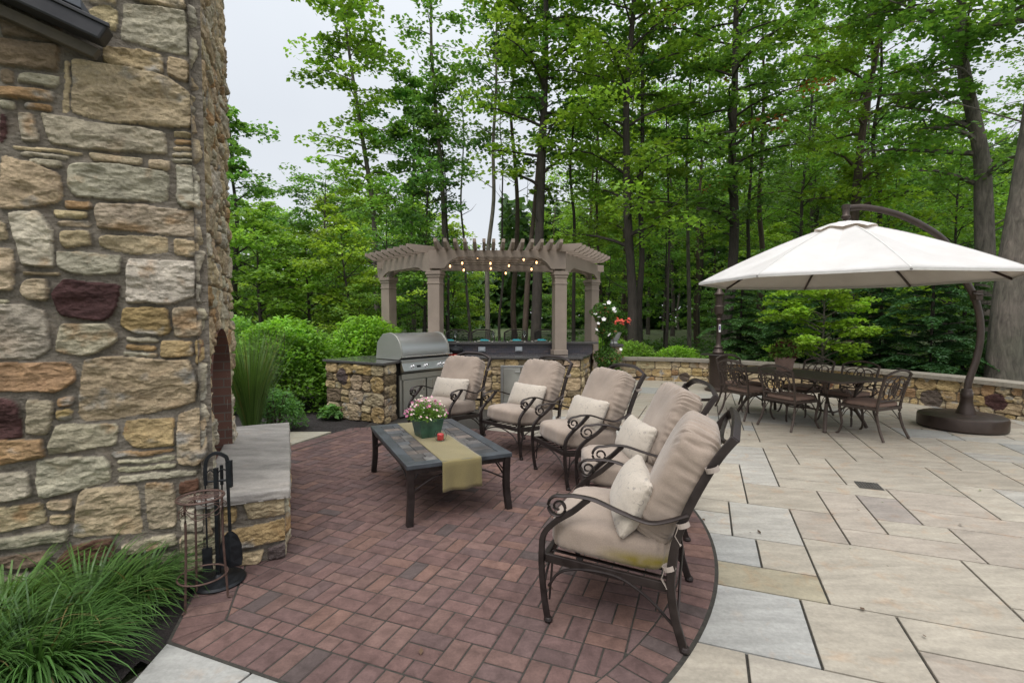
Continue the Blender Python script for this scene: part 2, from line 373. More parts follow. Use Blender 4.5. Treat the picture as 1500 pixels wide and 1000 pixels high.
# world frames
CU = np.array((0.9121, 0.4100)); CV = np.array((-0.4100, 0.9121))     # chimney wall / fireplace face
AD = np.array((0.3641, 0.9313)); BD = np.array((0.9313, -0.3641))     # paving directions
def ab(a, b): return (a * AD[0] + b * BD[0], a * AD[1] + b * BD[1])
def H2(p, z=0.0): return (float(p[0]), float(p[1]), z)
STONES=[('w',[(-0.79,3.407),(-0.693,3.422),(-0.474,3.438),(-0.472,3.17),(-0.796,3.195)]),('b',[(-0.762,3.45),(-0.477,3.495),(-0.47,3.444),(-0.692,3.429)]),('b',[(-0.941,3.333),(-0.87,3.378),(-0.81,3.356),(-0.818,3.226),(-0.837,3.231),(-0.946,3.296)]),('b',[(-0.942,3.44),(-0.822,3.471),(-0.813,3.373),(-0.869,3.391),(-0.94,3.36)]),('w',[(-0.784,3.609),(-0.476,3.676),(-0.476,3.528),(-0.788,3.466)]),('o',[(-0.922,3.597),(-0.802,3.621),(-0.814,3.491),(-0.926,3.462)]),('b',[(-0.778,3.809),(-0.478,3.901),(-0.479,3.708),(-0.783,3.631)]),('t',[(-0.877,3.149),(-0.596,3.159),(-0.599,3.039),(-0.774,3.019),(-0.887,3.065)]),('t',[(-0.572,3.154),(-0.469,3.142),(-0.472,3.016),(-0.575,3.039)]),('b',[(-1.027,3.045),(-0.909,3.056),(-0.72,3.016),(-0.567,3.027),(-0.461,2.97),(-0.466,2.755),(-0.6,2.729),(-0.844,2.724),(-1.036,2.748)]),('b',[(-1.061,3.034),(-1.034,3.039),(-1.046,2.746),(-1.076,2.732)]),('k',[(-1.327,3.085),(-1.067,3.108),(-1.093,2.961),(-1.332,2.948)]),('k',[(-1.323,3.205),(-1.057,3.198),(-1.063,3.122),(-1.326,3.098)]),('k',[(-1.332,2.931),(-1.273,2.934),(-1.272,2.861),(-1.335,2.857)]),('g',[(-1.256,2.924),(-1.083,2.941),(-1.093,2.872),(-1.262,2.867)]),('o',[(-1.336,2.84),(-1.104,2.852),(-1.113,2.793),(-1.338,2.775)]),('g',[(-1.338,2.765),(-1.275,2.765),(-1.277,2.726),(-1.34,2.719)]),('o',[(-1.241,2.771),(-1.11,2.771),(-1.115,2.735),(-1.246,2.735)]),('w',[(-1.274,2.709),(-1.209,2.719),(-1.177,2.566),(-1.252,2.559)]),('g',[(-1.178,2.725),(-1.08,2.718),(-0.814,2.71),(-0.6,2.705),(-0.596,2.576),(-0.772,2.567),(-0.933,2.55),(-1.135,2.558)]),('m',[(-1.341,2.698),(-1.315,2.693),(-1.309,2.564),(-1.347,2.524)]),('b',[(-0.559,2.721),(-0.467,2.723),(-0.459,2.689),(-0.56,2.682)]),('o',[(-0.56,2.67),(-0.464,2.677),(-0.46,2.648),(-0.561,2.639)]),('b',[(-0.57,2.626),(-0.457,2.636),(-0.453,2.615),(-0.57,2.603)]),('b',[(-0.575,2.59),(-0.445,2.603),(-0.445,2.576),(-0.576,2.562)]),('g',[(-0.576,2.553),(-0.441,2.566),(-0.438,2.543),(-0.576,2.529)]),('b',[(-1.294,2.534),(-0.985,2.532),(-0.989,2.513),(-1.291,2.509)]),('g',[(-1.268,2.503),(-1.051,2.505),(-1.059,2.481),(-1.265,2.481)]),('g',[(-1.235,2.468),(-1.085,2.474),(-1.089,2.437),(-1.222,2.434)]),('b',[(-0.974,2.538),(-0.718,2.534),(-0.723,2.496),(-0.957,2.494)]),('b',[(-0.694,2.528),(-0.576,2.538),(-0.586,2.474),(-0.691,2.485)]),('t',[(-1.349,2.479),(-1.262,2.464),(-1.097,2.413),(-1.088,2.252),(-1.125,2.226),(-1.216,2.217),(-1.359,2.191)]),('g',[(-1.06,2.459),(-0.851,2.494),(-0.712,2.473),(-0.59,2.473),(-0.591,2.308),(-0.653,2.288),(-0.858,2.278),(-1.044,2.292),(-1.071,2.335)]),('w',[(-0.552,2.522),(-0.459,2.523),(-0.428,2.423),(-0.427,2.274),(-0.529,2.275),(-0.557,2.312)]),('o',[(-1.081,2.261),(-0.96,2.268),(-0.958,2.218),(-1.082,2.216)]),('b',[(-1.133,2.202),(-0.98,2.207),(-0.982,2.16),(-1.124,2.153)]),('b',[(-1.124,2.14),(-0.964,2.151),(-0.965,2.115),(-1.122,2.108)]),('v',[(-0.942,2.261),(-0.812,2.273),(-0.701,2.269),(-0.453,2.262),(-0.453,2.088),(-0.625,2.101),(-0.785,2.105),(-0.946,2.117)]),('b',[(-1.112,2.086),(-0.969,2.092),(-0.968,2.013),(-1.09,1.987),(-1.114,2.022)]),('b',[(-0.936,2.071),(-0.909,2.086),(-0.601,2.093),(-0.603,1.995),(-0.82,1.979),(-0.938,2.014)]),('b',[(-0.572,2.085),(-0.441,2.064),(-0.447,1.978),(-0.574,1.987)]),('w',[(-1.326,2.177),(-1.21,2.196),(-1.143,2.102),(-1.136,1.884),(-1.282,1.887),(-1.302,2.09)]),('b',[(-1.361,2.139),(-1.335,2.123),(-1.332,2.018),(-1.366,2.007)]),('g',[(-1.13,1.976),(-0.836,1.968),(-0.844,1.849),(-1.043,1.851),(-1.122,1.885)]),('b',[(-1.284,1.856),(-1.108,1.86),(-1.109,1.84),(-1.284,1.834)]),('b',[(-1.367,1.98),(-1.313,1.975),(-1.307,1.868),(-1.311,1.752),(-1.376,1.724)]),('w',[(-0.804,1.955),(-0.463,1.95),(-0.469,1.732),(-0.585,1.687),(-0.828,1.69)]),('b',[(-1.266,1.815),(-1.179,1.823),(-1.166,1.779),(-1.176,1.695),(-1.267,1.703),(-1.291,1.747)]),('m',[(-1.159,1.75),(-1.094,1.831),(-0.836,1.788),(-0.883,1.622),(-0.925,1.575),(-1.133,1.611)]),('g',[(-1.377,1.702),(-1.333,1.702),(-1.334,1.678),(-1.378,1.673)]),('g',[(-1.378,1.666),(-1.267,1.684),(-1.186,1.64),(-1.166,1.431),(-1.24,1.374),(-1.388,1.384)]),('g',[(-1.126,1.571),(-0.909,1.57),(-0.865,1.518),(-0.871,1.455),(-1.021,1.382),(-1.155,1.411)]),('y',[(-0.844,1.663),(-0.613,1.671),(-0.603,1.515),(-0.662,1.494),(-0.784,1.506),(-0.847,1.559)]),('v',[(-0.59,1.671),(-0.475,1.675),(-0.439,1.612),(-0.447,1.491),(-0.59,1.488)]),('g',[(-0.827,1.491),(-0.671,1.483),(-0.672,1.454),(-0.828,1.46)]),('o',[(-0.829,1.449),(-0.681,1.439),(-0.687,1.411),(-0.831,1.418)]),('g',[(-0.847,1.408),(-0.674,1.4),(-0.679,1.373),(-0.848,1.382)]),('y',[(-0.662,1.478),(-0.49,1.461),(-0.488,1.365),(-0.665,1.371)]),('y',[(-0.478,1.475),(-0.438,1.469),(-0.422,1.347),(-0.475,1.31)]),('o',[(-1.389,1.364),(-1.094,1.354),(-1.06,1.287),(-1.07,1.226),(-1.162,1.18),(-1.394,1.219)]),('t',[(-1.03,1.367),(-0.923,1.389),(-0.839,1.371),(-0.502,1.344),(-0.473,1.193),(-0.481,1.083),(-0.719,1.024),(-1.041,1.008),(-1.068,1.042)]),('m',[(-1.395,1.195),(-1.33,1.161),(-1.307,1.091),(-1.308,0.942),(-1.405,0.922)]),('v',[(-1.285,1.158),(-1.168,1.14),(-1.171,1.05),(-1.201,0.946),(-1.296,0.961)]),('o',[(-1.148,1.159),(-1.073,1.155),(-1.082,1.099),(-1.153,1.104)]),('y',[(-1.158,1.089),(-1.083,1.084),(-1.097,1.018),(-1.164,1.019)]),('w',[(-0.468,1.304),(-0.423,1.302),(-0.423,1.101),(-0.462,1.082)]),('g',[(-1.169,0.998),(-0.876,0.988),(-0.885,0.851),(-1.055,0.833),(-1.209,0.83),(-1.203,0.905)]),('y',[(-0.842,0.995),(-0.603,0.997),(-0.603,0.821),(-0.812,0.833),(-0.862,0.902)]),('b',[(-0.585,1.017),(-0.482,1.032),(-0.429,1.061),(-0.437,0.747),(-0.481,0.685),(-0.593,0.699)]),('o',[(-0.919,0.812),(-0.604,0.805),(-0.604,0.783),(-0.9,0.773)]),('g',[(-0.891,0.762),(-0.605,0.761),(-0.606,0.728),(-0.884,0.739)]),('g',[(-0.889,0.719),(-0.597,0.71),(-0.598,0.683),(-0.885,0.686)]),('w',[(-0.89,0.666),(-0.491,0.664),(-0.487,0.63),(-0.887,0.617)]),('o',[(-1.404,0.935),(-1.217,0.932),(-1.217,0.82),(-1.41,0.769)]),('g',[(-1.26,0.8),(-1.159,0.819),(-0.949,0.795),(-0.913,0.748),(-0.925,0.644),(-1.062,0.605),(-1.244,0.586),(-1.272,0.671)]),('g',[(-1.411,0.749),(-1.3,0.75),(-1.282,0.602),(-1.417,0.577)]),('v',[(-1.417,0.567),(-1.23,0.563),(-1.226,0.44),(-1.423,0.419)]),('b',[(-1.214,0.571),(-1.108,0.565),(-1.118,0.499),(-1.212,0.509)]),('b',[(-1.213,0.484),(-1.118,0.479),(-1.124,0.423),(-1.211,0.422)]),('b',[(-1.083,0.582),(-1.045,0.618),(-0.797,0.6),(-0.778,0.515),(-0.784,0.299),(-0.955,0.335),(-1.111,0.342),(-1.108,0.42)]),('v',[(-0.753,0.61),(-0.614,0.596),(-0.598,0.511),(-0.617,0.313),(-0.753,0.315)]),('r',[(-0.582,0.597),(-0.483,0.612),(-0.476,0.526),(-0.584,0.509)]),('g',[(-1.424,0.394),(-1.129,0.397),(-1.131,0.325),(-1.426,0.325)]),('g',[(-1.427,0.305),(-1.379,0.301),(-1.394,0.178),(-1.432,0.171)]),('k',[(-1.361,0.292),(-1.231,0.287),(-1.226,0.224),(-1.341,0.197)]),('g',[(-1.395,0.168),(-1.235,0.185),(-1.213,0.129),(-1.389,0.116)]),('r',[(-1.194,0.218),(-1.12,0.297),(-0.922,0.307),(-0.908,0.213),(-0.962,0.117),(-1.181,0.132)]),('g',[(-0.881,0.251),(-0.622,0.281),(-0.606,0.199),(-0.874,0.185)]),('g',[(-0.582,0.419),(-0.459,0.422),(-0.463,0.263),(-0.586,0.274)]),('g',[(-0.585,0.486),(-0.476,0.504),(-0.463,0.445),(-0.586,0.436)]),('g',[(-0.875,0.153),(-0.626,0.158),(-0.624,0.045),(-0.887,0.047)]),('b',[(-0.596,0.242),(-0.464,0.241),(-0.466,0.127),(-0.598,0.136)]),('b',[(-0.254,0.468),(0.012,0.467),(0.008,0.286),(-0.221,0.293)]),('y',[(-0.368,0.234),(0.008,0.267),(0.005,0.116),(-0.33,0.118)]),('d',[(-0.107,0.094),(0.005,0.104),(0.003,0.01),(-0.103,-0.001)]),('y',[(-0.354,0.405),(-0.277,0.387),(-0.284,0.285),(-0.347,0.266)]),('b',[(-0.289,0.086),(-0.118,0.087),(-0.152,-0.003),(-0.291,0.001)]),('g',[(-0.591,0.437),(-0.445,0.402),(-0.448,0.272),(-0.586,0.273)]),('g',[(-0.424,0.422),(-0.364,0.407),(-0.367,0.282),(-0.428,0.274)]),('g',[(-0.586,0.256),(-0.388,0.238),(-0.392,0.106),(-0.589,0.133)]),('b',[(-0.371,0.102),(-0.299,0.088),(-0.301,0.003),(-0.373,0.012)]),('g',[(-0.6,0.112),(-0.382,0.092),(-0.384,-0.004),(-0.602,0.031)])]
M['drain'] = simple('worn drain metal', (0.10, 0.095, 0.085), 0.6, metal=0.3)
# ------------------------------------------------------------------ stonework
PAL = {'b': (0.48, 0.39, 0.27), 'g': (0.43, 0.39, 0.305), 'w': (0.49, 0.45, 0.365), 't': (0.44, 0.34, 0.23),
       'o': (0.38, 0.25, 0.14), 'y': (0.42, 0.31, 0.165), 'v': (0.41, 0.345, 0.25), 'm': (0.090, 0.047, 0.045),
       'k': (0.19, 0.145, 0.10), 'r': (0.14, 0.075, 0.055), 'd': (0.12, 0.095, 0.088), 'e': (0.42, 0.33, 0.20)}
def hull(pts):
    P = sorted(set(pts))
    if len(P) < 3: return P
    def half(Q):
        h = []
        for p in Q:
            while len(h) > 1 and (h[-1][0] - h[-2][0]) * (p[1] - h[-2][1]) - (h[-1][1] - h[-2][1]) * (p[0] - h[-2][0]) <= 0: h.pop()
            h.append(p)
        return h
    a = half(P); b = half(P[::-1]); return a[:-1] + b[:-1]
def ashlar(s0, s1, z0, z1, rnd, hmin=0.05, hmax=0.26, wmax=0.5, gap=0.012, keys='bbgwtoyv', flat=0.25):
    out = []
    def leaf(a, b, c, d):
        j = gap * 0.6
        k = rnd.choice(keys)
        w, h = b - a - gap, d - c - gap
        if w < 0.02 or h < 0.015: return
        a += gap / 2; b -= gap / 2; c += gap / 2; d -= gap / 2
        ch = min(w, h) * rnd.uniform(0.08, 0.28)
        q = lambda: rnd.uniform(-j, j)
        P = [(a + ch, c + q()), (b - ch, c + q()), (b + q(), c + ch), (b + q(), d - ch), (b - ch * rnd.uniform(.5, 1.6), d + q()), (a + ch, d + q()), (a + q(), d - ch), (a + q(), c + ch)]
        out.append((k, hull(P)))
    def rec(a, b, c, d):
        w, h = b - a, d - c
        if h > hmax or (h > 2.1 * hmin and h > w * 1.15):
            t = c + h * rnd.uniform(0.3, 0.7); rec(a, b, c, t); rec(a, b, t, d); return
        if w > wmax or w > max(h * rnd.uniform(1.6, 3.4), hmin * 2.5):
            t = a + w * rnd.uniform(0.3, 0.7); rec(a, t, c, d); rec(t, b, c, d); return
        if h > 2.2 * hmin and rnd.random() < flat:
            n = 3 if h > 3.4 * hmin and rnd.random() < 0.4 else 2
            for i in range(n): rec(a, b, c + h * i / n, c + h * (i + 1) / n)
            return
        leaf(a, b, c, d)
    n = max(1, round((s1 - s0) / 0.9)); 
    for i in range(n): 
        rec(s0 + (s1 - s0) * i / n, s0 + (s1 - s0) * (i + 1) / n, z0, z1)
    return out
def stone_panel(name, parent, s0, s1, z0, z1, res, stones, mapf, seed=1, prd=0.035, mortar=(0.21, 0.185, 0.15), hole=None, warp=0.010, edge=0.020):
    ns = max(2, int(round((s1 - s0) / res)) + 1); nz = max(2, int(round((z1 - z0) / res)) + 1)
    S, Z = np.meshgrid(np.linspace(s0, s1, ns), np.linspace(z0, z1, nz))
    Sw = S + fbm(S * 9, Z * 9, seed, 4) * warp; Zw = Z + fbm(S * 8 + 50, Z * 8, seed + 5, 4) * warp
    D = fbm(S * 30, Z * 30, seed + 9, 3) * 0.003 - 0.004
    col = np.empty(S.shape + (3,), np.float32); col[:] = mortar
    col *= (1 + 0.22 * fbm(S * 12, Z * 12, seed + 2, 3))[..., None]
    rnd = random.Random(seed)
    strata = fbm(S * 7, Z * 26, seed + 11, 5, 0.6); rough = fbm(S * 22, Z * 26, seed + 12, 5, 0.6)
    crag = np.abs(fbm(S * 6 + 9, Z * 9, seed + 13, 4, 0.55))
    mott = fbm(S * 5, Z * 7, seed + 14, 5, 0.6)
    lq = fbm(S * 3.2, Z * 8, seed + 15, 4, 0.55) * 5; ledge = np.floor(lq) + np.clip((lq - np.floor(lq) - 0.8) * 5, 0, 1)
    for key, poly in stones:
        P = hull([tuple(p) for p in poly])
        if len(P) < 3: continue
        A = np.array(P); lo = A.min(0) - 0.03; hi = A.max(0) + 0.03
        i0 = int(max(0, (lo[0] - s0) / res)); i1 = int(min(ns, (hi[0] - s0) / res + 2))
        j0 = int(max(0, (lo[1] - z0) / res)); j1 = int(min(nz, (hi[1] - z0) / res + 2))
        if i1 <= i0 or j1 <= j0: continue
        w = (slice(j0, j1), slice(i0, i1)); x = Sw[w]; y = Zw[w]; d = np.full(x.shape, 9.0)
        for k in range(len(P)):
            a = P[k]; b = P[(k + 1) % len(P)]; ex, ey = b[0] - a[0], b[1] - a[1]; L = math.hypot(ex, ey)
            if L < 1e-4: continue
            e = ((x - a[0]) * -ey + (y - a[1]) * ex) / L
            # soft-min rounds the corners
            d = np.minimum(d, e) if k == 0 else -np.log(np.exp(-np.clip(d, -0.05, 1) * 130) + np.exp(-np.clip(e, -0.05, 1) * 130)) / 130
        mask = d > 0
        size = min(hi[0] - lo[0], hi[1] - lo[1])
        ew = min(edge, size * 0.28)
        t = np.clip(d / ew, 0, 1); prof = np.sqrt(np.clip(1 - (1 - t) ** 2, 0, 1))
        pr = prd * rnd.uniform(0.7, 1.15) * (0.6 if size < 0.12 else 1)
        cx, cy = A.mean(0); tilt = rnd.uniform(-0.07, 0.07) * (x - cx) + rnd.uniform(-0.09, 0.09) * (y - cy)
        h = prof * (pr + tilt + strata[w] * 0.005 + rough[w] * 0.0085 + ledge[w] * 0.006 * min(1, size / 0.2) + (0.16 - crag[w]) * 0.028 * min(1, size / 0.2)) 
        D[w] = np.where(mask, np.maximum(h, -0.002), D[w])
        c = np.array(PAL[key]) * rnd.uniform(0.86, 1.12) * np.array([1, rnd.uniform(0.97, 1.03), rnd.uniform(0.86, 1.0)])
        m = mott[w]
        cc = c * (1 + 0.35 * m[..., None] + 0.18 * strata[w][..., None])
        if key in 'vo' or (key in 'ywg' and rnd.random() < 0.35):
            f = (np.clip((fbm(x * 8 + rnd.random() * 50, y * 10, seed + 21, 4) - (0.12 if key in 'vo' else 0.3)) * 3, 0, 1) * 0.7)[..., None]
            cc = cc * (1 - f) + np.array((0.33, 0.205, 0.10)) * (1 + 0.3 * m[..., None]) * f
        if key in 'oytb':
            f = np.clip((fbm(x * 6 + 7 + rnd.random() * 50, y * 8, seed + 31, 4) - 0.25) * 4, 0, 1)[..., None]
            cc = cc * (1 - f) + np.array((0.33, 0.31, 0.27)) * f
        col[w] = np.where(mask[..., None], cc, col[w])
    V = mapf(S.ravel(), Z.ravel(), D.ravel())
    idx = np.arange(ns * nz).reshape(nz, ns)
    q = np.stack([idx[:-1, :-1], idx[:-1, 1:], idx[1:, 1:], idx[1:, :-1]], -1).reshape(-1, 4)
    if hole is not None:
        ctr = np.stack([S[:-1, :-1] + res / 2, Z[:-1, :-1] + res / 2], -1).reshape(-1, 2)
        q = q[~hole(ctr[:, 0], ctr[:, 1])]
    me = mesh_np(name, V, quads=q, mat=M['stone'], col=np.clip(col.reshape(-1, 3), 0.01, 0.8))
    return link(name, me, parent)
def flat_map(o, u, nrm):
    o = np.array(o, float); u = np.array(u, float); nrm = np.array(nrm, float)
    def f(s, z, d):
        return np.stack([o[0] + u[0] * s + nrm[0] * d, o[1] + u[1] * s + nrm[1] * d, z], -1)
    return f
def curve_map(path):
    P = np.array(path, float); seg = np.linalg.norm(np.diff(P, axis=0), axis=1); L = np.concatenate([[0], np.cumsum(seg)])
    T = np.gradient(P, axis=0); T /= np.linalg.norm(T, axis=1)[:, None]
    def f(s, z, d):
        x = np.interp(s, L, P[:, 0]); y = np.interp(s, L, P[:, 1]); tx = np.interp(s, L, T[:, 0]); ty = np.interp(s, L, T[:, 1])
        return np.stack([x + ty * d, y - tx * d, z], -1)
    return f, L[-1]

# ------------------------------------------------------------------ ground
def grid_sheet(name, x0, x1, y0, y1, nx, ny, zf, mat, poly=None):
    X, Y = np.meshgrid(np.linspace(x0, x1, nx), np.linspace(y0, y1, ny)); Z = zf(X, Y)
    idx = np.arange(nx * ny).reshape(ny, nx)
    q = np.stack([idx[:-1, :-1], idx[:-1, 1:], idx[1:, 1:], idx[1:, :-1]], -1).reshape(-1, 4)
    return tag(link(name, mesh_np(name, np.stack([X.ravel(), Y.ravel(), Z.ravel()], -1), quads=q, mat=mat)), kind='structure')
def gz(X, Y):
    r = np.hypot(X - 1, Y - 4)
    lift = np.clip((r - 11) / 30, 0, 1)
    return -0.09 + fbm(X * 0.35, Y * 0.35, 3, 3) * 0.14 * np.clip((r - 9) / 6, 0, 1) + lift * 0.4
o = grid_sheet('forest_floor', -45, 60, -6, 75, 160, 120, gz, M['soil'])
b = MB(); b.add([(-900, -900, -0.6), (900, -900, -0.6), (900, 900, -0.6), (-900, 900, -0.6)], [(0, 1, 2, 3)])
tag(b.build('ground', M['soil']), kind='structure')

CIRC = np.array((-1.554, 4.252)); RAD = 3.075
WALLP = spline([(2.35, 13.02), (3.6, 12.86), (4.77, 12.36), (6.4, 11.0), (7.55, 9.35), (8.01, 7.72), (8.2, 6.2), (8.1, 4.6)], 8)
patio_poly = [(-1.71, 2.40), (-2.1, 1.0), (-2.1, -2.0), (8.8, -2.0), (8.75, 4.4), (8.42, 6.2), (8.2, 7.8), (7.72, 9.45), (6.5, 11.15), (4.85, 12.5), (3.6, 13.0), (1.2, 13.1), (-1.0, 11.5), (-2.3, 9.6), (-2.3, 7.2)]
assert area(patio_poly) > 0
b = MB(); b.prism([(-1.66, 2.40), (-2.0, 1.0), (-2.1, -2.0), (8.8, -2.0), (8.75, 4.4), (8.42, 6.2), (8.2, 7.8), (7.72, 9.45), (6.5, 11.15), (4.85, 12.5), (3.6, 13.0), (1.2, 13.1), (-1.0, 11.5), (-2.2, 9.6), (-2.2, 7.2), (-1.9, 4)], -0.08, -0.022)
tag(b.build('patio_base', M['joint']), kind='structure')

SL = [  # a0,a1,b0,b1 (metres along the paving directions), tone
 (2.58,3.195,-.4,.525,'u'),(2.58,3.195,.525,.99,'n'),(1.66,2.58,-.6,.205,'n'),(1.66,2.58,.205,1.13,'s'),(2.9,3.2,.99,1.99,'n'),
 (1.97,2.9,.99,1.6,'p'),(3.2,4.11,.675,1.6,'n'),(3.51,3.2,-.4,.675,'l'),(3.51,3.965,-.4,.36,'u'),(3.51,3.965,.36,.675,'n'),
 (3.965,4.71,.207,.675,'w'),(3.965,4.41,-.5,.207,'w'),(4.41,4.71,-.5,.207,'n'),(4.11,4.71,.675,.98,'p'),(4.11,4.41,.98,1.747,'p'),
 (4.41,5.3,.98,1.29,'p'),(4.41,4.71,1.29,1.747,'n'),(4.71,5.3,1.29,1.597,'k'),(5.3,5.6,.67,1.597,'n'),(4.71,5.3,.355,.98,'l2'),
 (4.71,5.89,-.4,.355,'n'),(5.3,5.89,.355,.67,'w'),(5.89,6.8,.05,.67,'w'),(5.6,6.2,.67,1.287,'n'),(6.2,6.8,.67,.97,'n'),
 (6.8,7.15,.2,.97,'n'),(6.2,6.55,.97,1.287,'n'),(6.55,7.15,.97,1.6,'l2'),(7.15,8.5,.675,1.6,'l2'),(5.6,6.57,1.287,2.22,'n'),
 (5.06,5.6,1.597,2.22,'p'),(4.71,5.06,1.597,2.53,'p'),(5.06,5.97,2.22,2.54,'n'),(5.97,6.63,2.22,2.87,'l2'),(5.46,5.97,2.54,3.19,'w'),
 (6.57,6.9,1.6,2.54,'n'),(6.9,7.8,1.6,1.92,'n'),(6.9,7.82,1.92,2.54,'l2'),(6.63,7.5,2.54,2.88,'n'),(4.13,4.71,1.747,2.53,'p'),
 (3.52,4.11,1.6,2.22,'n'),(3.2,3.52,1.6,1.93,'n'),(6.0,6.63,2.87,3.52,'l2'),(6.63,7.2,2.88,3.2,'n'),(7.6,8.2,2.88,3.52,'n'),(2.3,2.9,1.6,2.2,'w')]
TONE = {'u': (0.325, 0.325, 0.305), 'n': (0.355, 0.322, 0.262), 's': (0.365, 0.335, 0.28), 'p': (0.325, 0.287, 0.238), 'l': (0.295, 0.265, 0.19), 'l2': (0.345, 0.31, 0.25), 'w': (0.365, 0.35, 0.31), 'k': (0.275, 0.245, 0.215)}
la = [-1.8,-1.2,-.9,-.3,.0,.6,1.05,1.66,1.97,2.3,2.58,2.9,3.2,3.52,3.965,4.11,4.41,4.71,5.06,5.3,5.6,5.97,6.2,6.57,6.84,7.15,7.5,7.82,8.2,8.5,8.8,9.1,9.4,9.72,10.03,10.34,10.65,10.95,11.3,11.6,11.9,12.2,12.5,12.8,13.1,13.4,13.7,14.0]
lb = [-8.2,-7.9,-7.6,-7.3,-7,-6.7,-6.4,-6.1,-5.8,-5.5,-5.2,-4.9,-4.6,-4.3,-4.0,-3.7,-3.4,-3.1,-2.8,-2.5,-2.2,-1.9,-1.6,-1.3,-1.0,-.7,-.4,.05,.205,.36,.525,.675,.98,1.29,1.6,1.75,1.92,2.22,2.54,2.88,3.2,3.52,3.83,4.14,4.45,4.76,5.07,5.38,5.69,6.0,6.3,6.6,6.9,7.2,7.5,7.8,8.1,8.4,8.7,9.0,9.3]
na, nb = len(la) - 1, len(lb) - 1
occ = np.zeros((na, nb), bool)
slabs = []
snap = lambda v, l: min(l, key=lambda q: abs(q - v))
for a0, a1, b0, b1, t in SL:
    a0, a1 = min(a0, a1), max(a0, a1); a0, a1, b0, b1 = snap(a0, la), snap(a1, la), snap(b0, lb), snap(b1, lb)
    if a1 <= a0 or b1 <= b0: continue
    slabs.append((a0, a1, b0, b1, t))
    for i in range(na):
        for j in range(nb):
            ca, cb = (la[i] + la[i + 1]) / 2, (lb[j] + lb[j + 1]) / 2
            if a0 < ca < a1 and b0 < cb < b1: occ[i, j] = True
rs = random.Random(12)
order = [(i, j) for i in range(na) for j in range(nb)]
for i, j in order:
    if occ[i, j]: continue
    hi = rs.choice([1, 1, 2, 2, 3]); wj = rs.choice([1, 2, 2, 3, 3])
    if hi == 1 and wj == 1: wj = 2
    i1 = i
    while i1 < na and i1 - i < hi and not occ[i1, j] and la[i1 + 1] - la[i] < 1.0: i1 += 1
    i1 = max(i1, i + 1)
    j1 = j
    while j1 < nb and j1 - j < wj and not occ[i:i1, j1].any() and lb[j1 + 1] - lb[j] < 1.0: j1 += 1
    j1 = max(j1, j + 1)
    occ[i:i1, j:j1] = True
    slabs.append((la[i], la[i1], lb[j], lb[j1], rs.choice(['n', 'n', 'w', 'l2', 'p', 'n', 'u', 's'])))
mb = MB()
for a0, a1, b0, b1, t in slabs:
    g = 0.0066
    P = [ab(a0 + g, b0 + g), ab(a0 + g, b1 - g), ab(a1 - g, b1 - g), ab(a1 - g, b0 + g)]
    if area(P) < 0: P = P[::-1]
    if all(math.dist(p, CIRC) < RAD - 0.05 and p[1] > 2.6 for p in P): continue
    if (a0 + a1) / 2 > 1.66 and (a0 + a1) / 2 < 5 and (b0 + b1) / 2 < -0.8: continue
    P = clean(clip_convex(P, patio_poly), 0.01)
    if len(P) < 3 or area(P) < 0.004: continue
    k = rs.uniform(0.93, 1.07); c = TONE[t]
    mb.cur = tuple(x * k for x in c)
    mb.prism(P, -0.05, -0.006 - rs.uniform(0, 0.0015), 0.0025)
# the slab step beside the hearth and the big near slab left of the brick edge
mb.cur = (0.37, 0.345, 0.27)
mb.prism([(-2.95, 6.22), (-2.84, 6.18), (-2.56, 6.98), (-3.15, 6.98)][::1], -0.05, -0.002, 0.003)
tag(mb.build('patio', M['slab']), kind='structure')

# bricks --------------------------------------------------------------
angs = np.linspace(0, 2 * math.pi, 160, endpoint=False)
def region(rad, off):
    P = [(CIRC[0] + rad * math.cos(t), CIRC[1] + rad * math.sin(t)) for t in angs]
    a0 = 1.617 + off
    P = clip_half(P, ab(a0, 0), tuple(AD))
    # left edge along the planting bed, then hearth, then line by the far bed
    def hp(P, p, q, off):
        d = np.array(q) - np.array(p); d /= np.linalg.norm(d); n = (d[1], -d[0])
        return clip_half(P, (p[0] + n[0] * off, p[1] + n[1] * off), n)
    P = hp(P, (-1.70, 2.40), (-1.945, 3.08), off)
    P = hp(P, (-2.80, 6.16), (-2.30, 7.36), off)
    return P
outer = region(RAD, 0.0); inner = region(RAD - 0.205, 0.2292)
bb = MB(); bb.prism(clean(region(RAD + 0.018, -0.012)), -0.03, -0.0045); tag(bb.build('brick_bedding', M['joint']), kind='structure')
br = MB(); rb = random.Random(5)
BC = [(0.152, 0.092, 0.082)] * 8 + [(0.172, 0.108, 0.092)] * 7 + [(0.138, 0.088, 0.082)] * 7 + [(0.195, 0.115, 0.09)] * 3 + [(0.122, 0.084, 0.080)] * 4 + [(0.082, 0.072, 0.070)]
def brick(P, conv=None):
    if area(P) < 0: P = P[::-1]
    if conv is not None: P = clip_convex(P, conv)
    P = clean(P, 0.006)
    if len(P) < 3 or area(P) < 0.0007: return
    Q = inset(P, 0.0042)
    if Q is None or area(Q) <= 0: return
    k = rb.uniform(0.88, 1.12); c0 = rb.choice(BC); c = tuple(.7 * p + .3 * q for p, q in zip(c0, (.15, .092, .082))); br.cur = tuple(x * k * 0.90 for x in c)
    br.prism(Q, -0.03, rb.uniform(-0.0015, 0.0015), 0.0035)
U = 0.2035; oa, ob = 2.151, -0.948
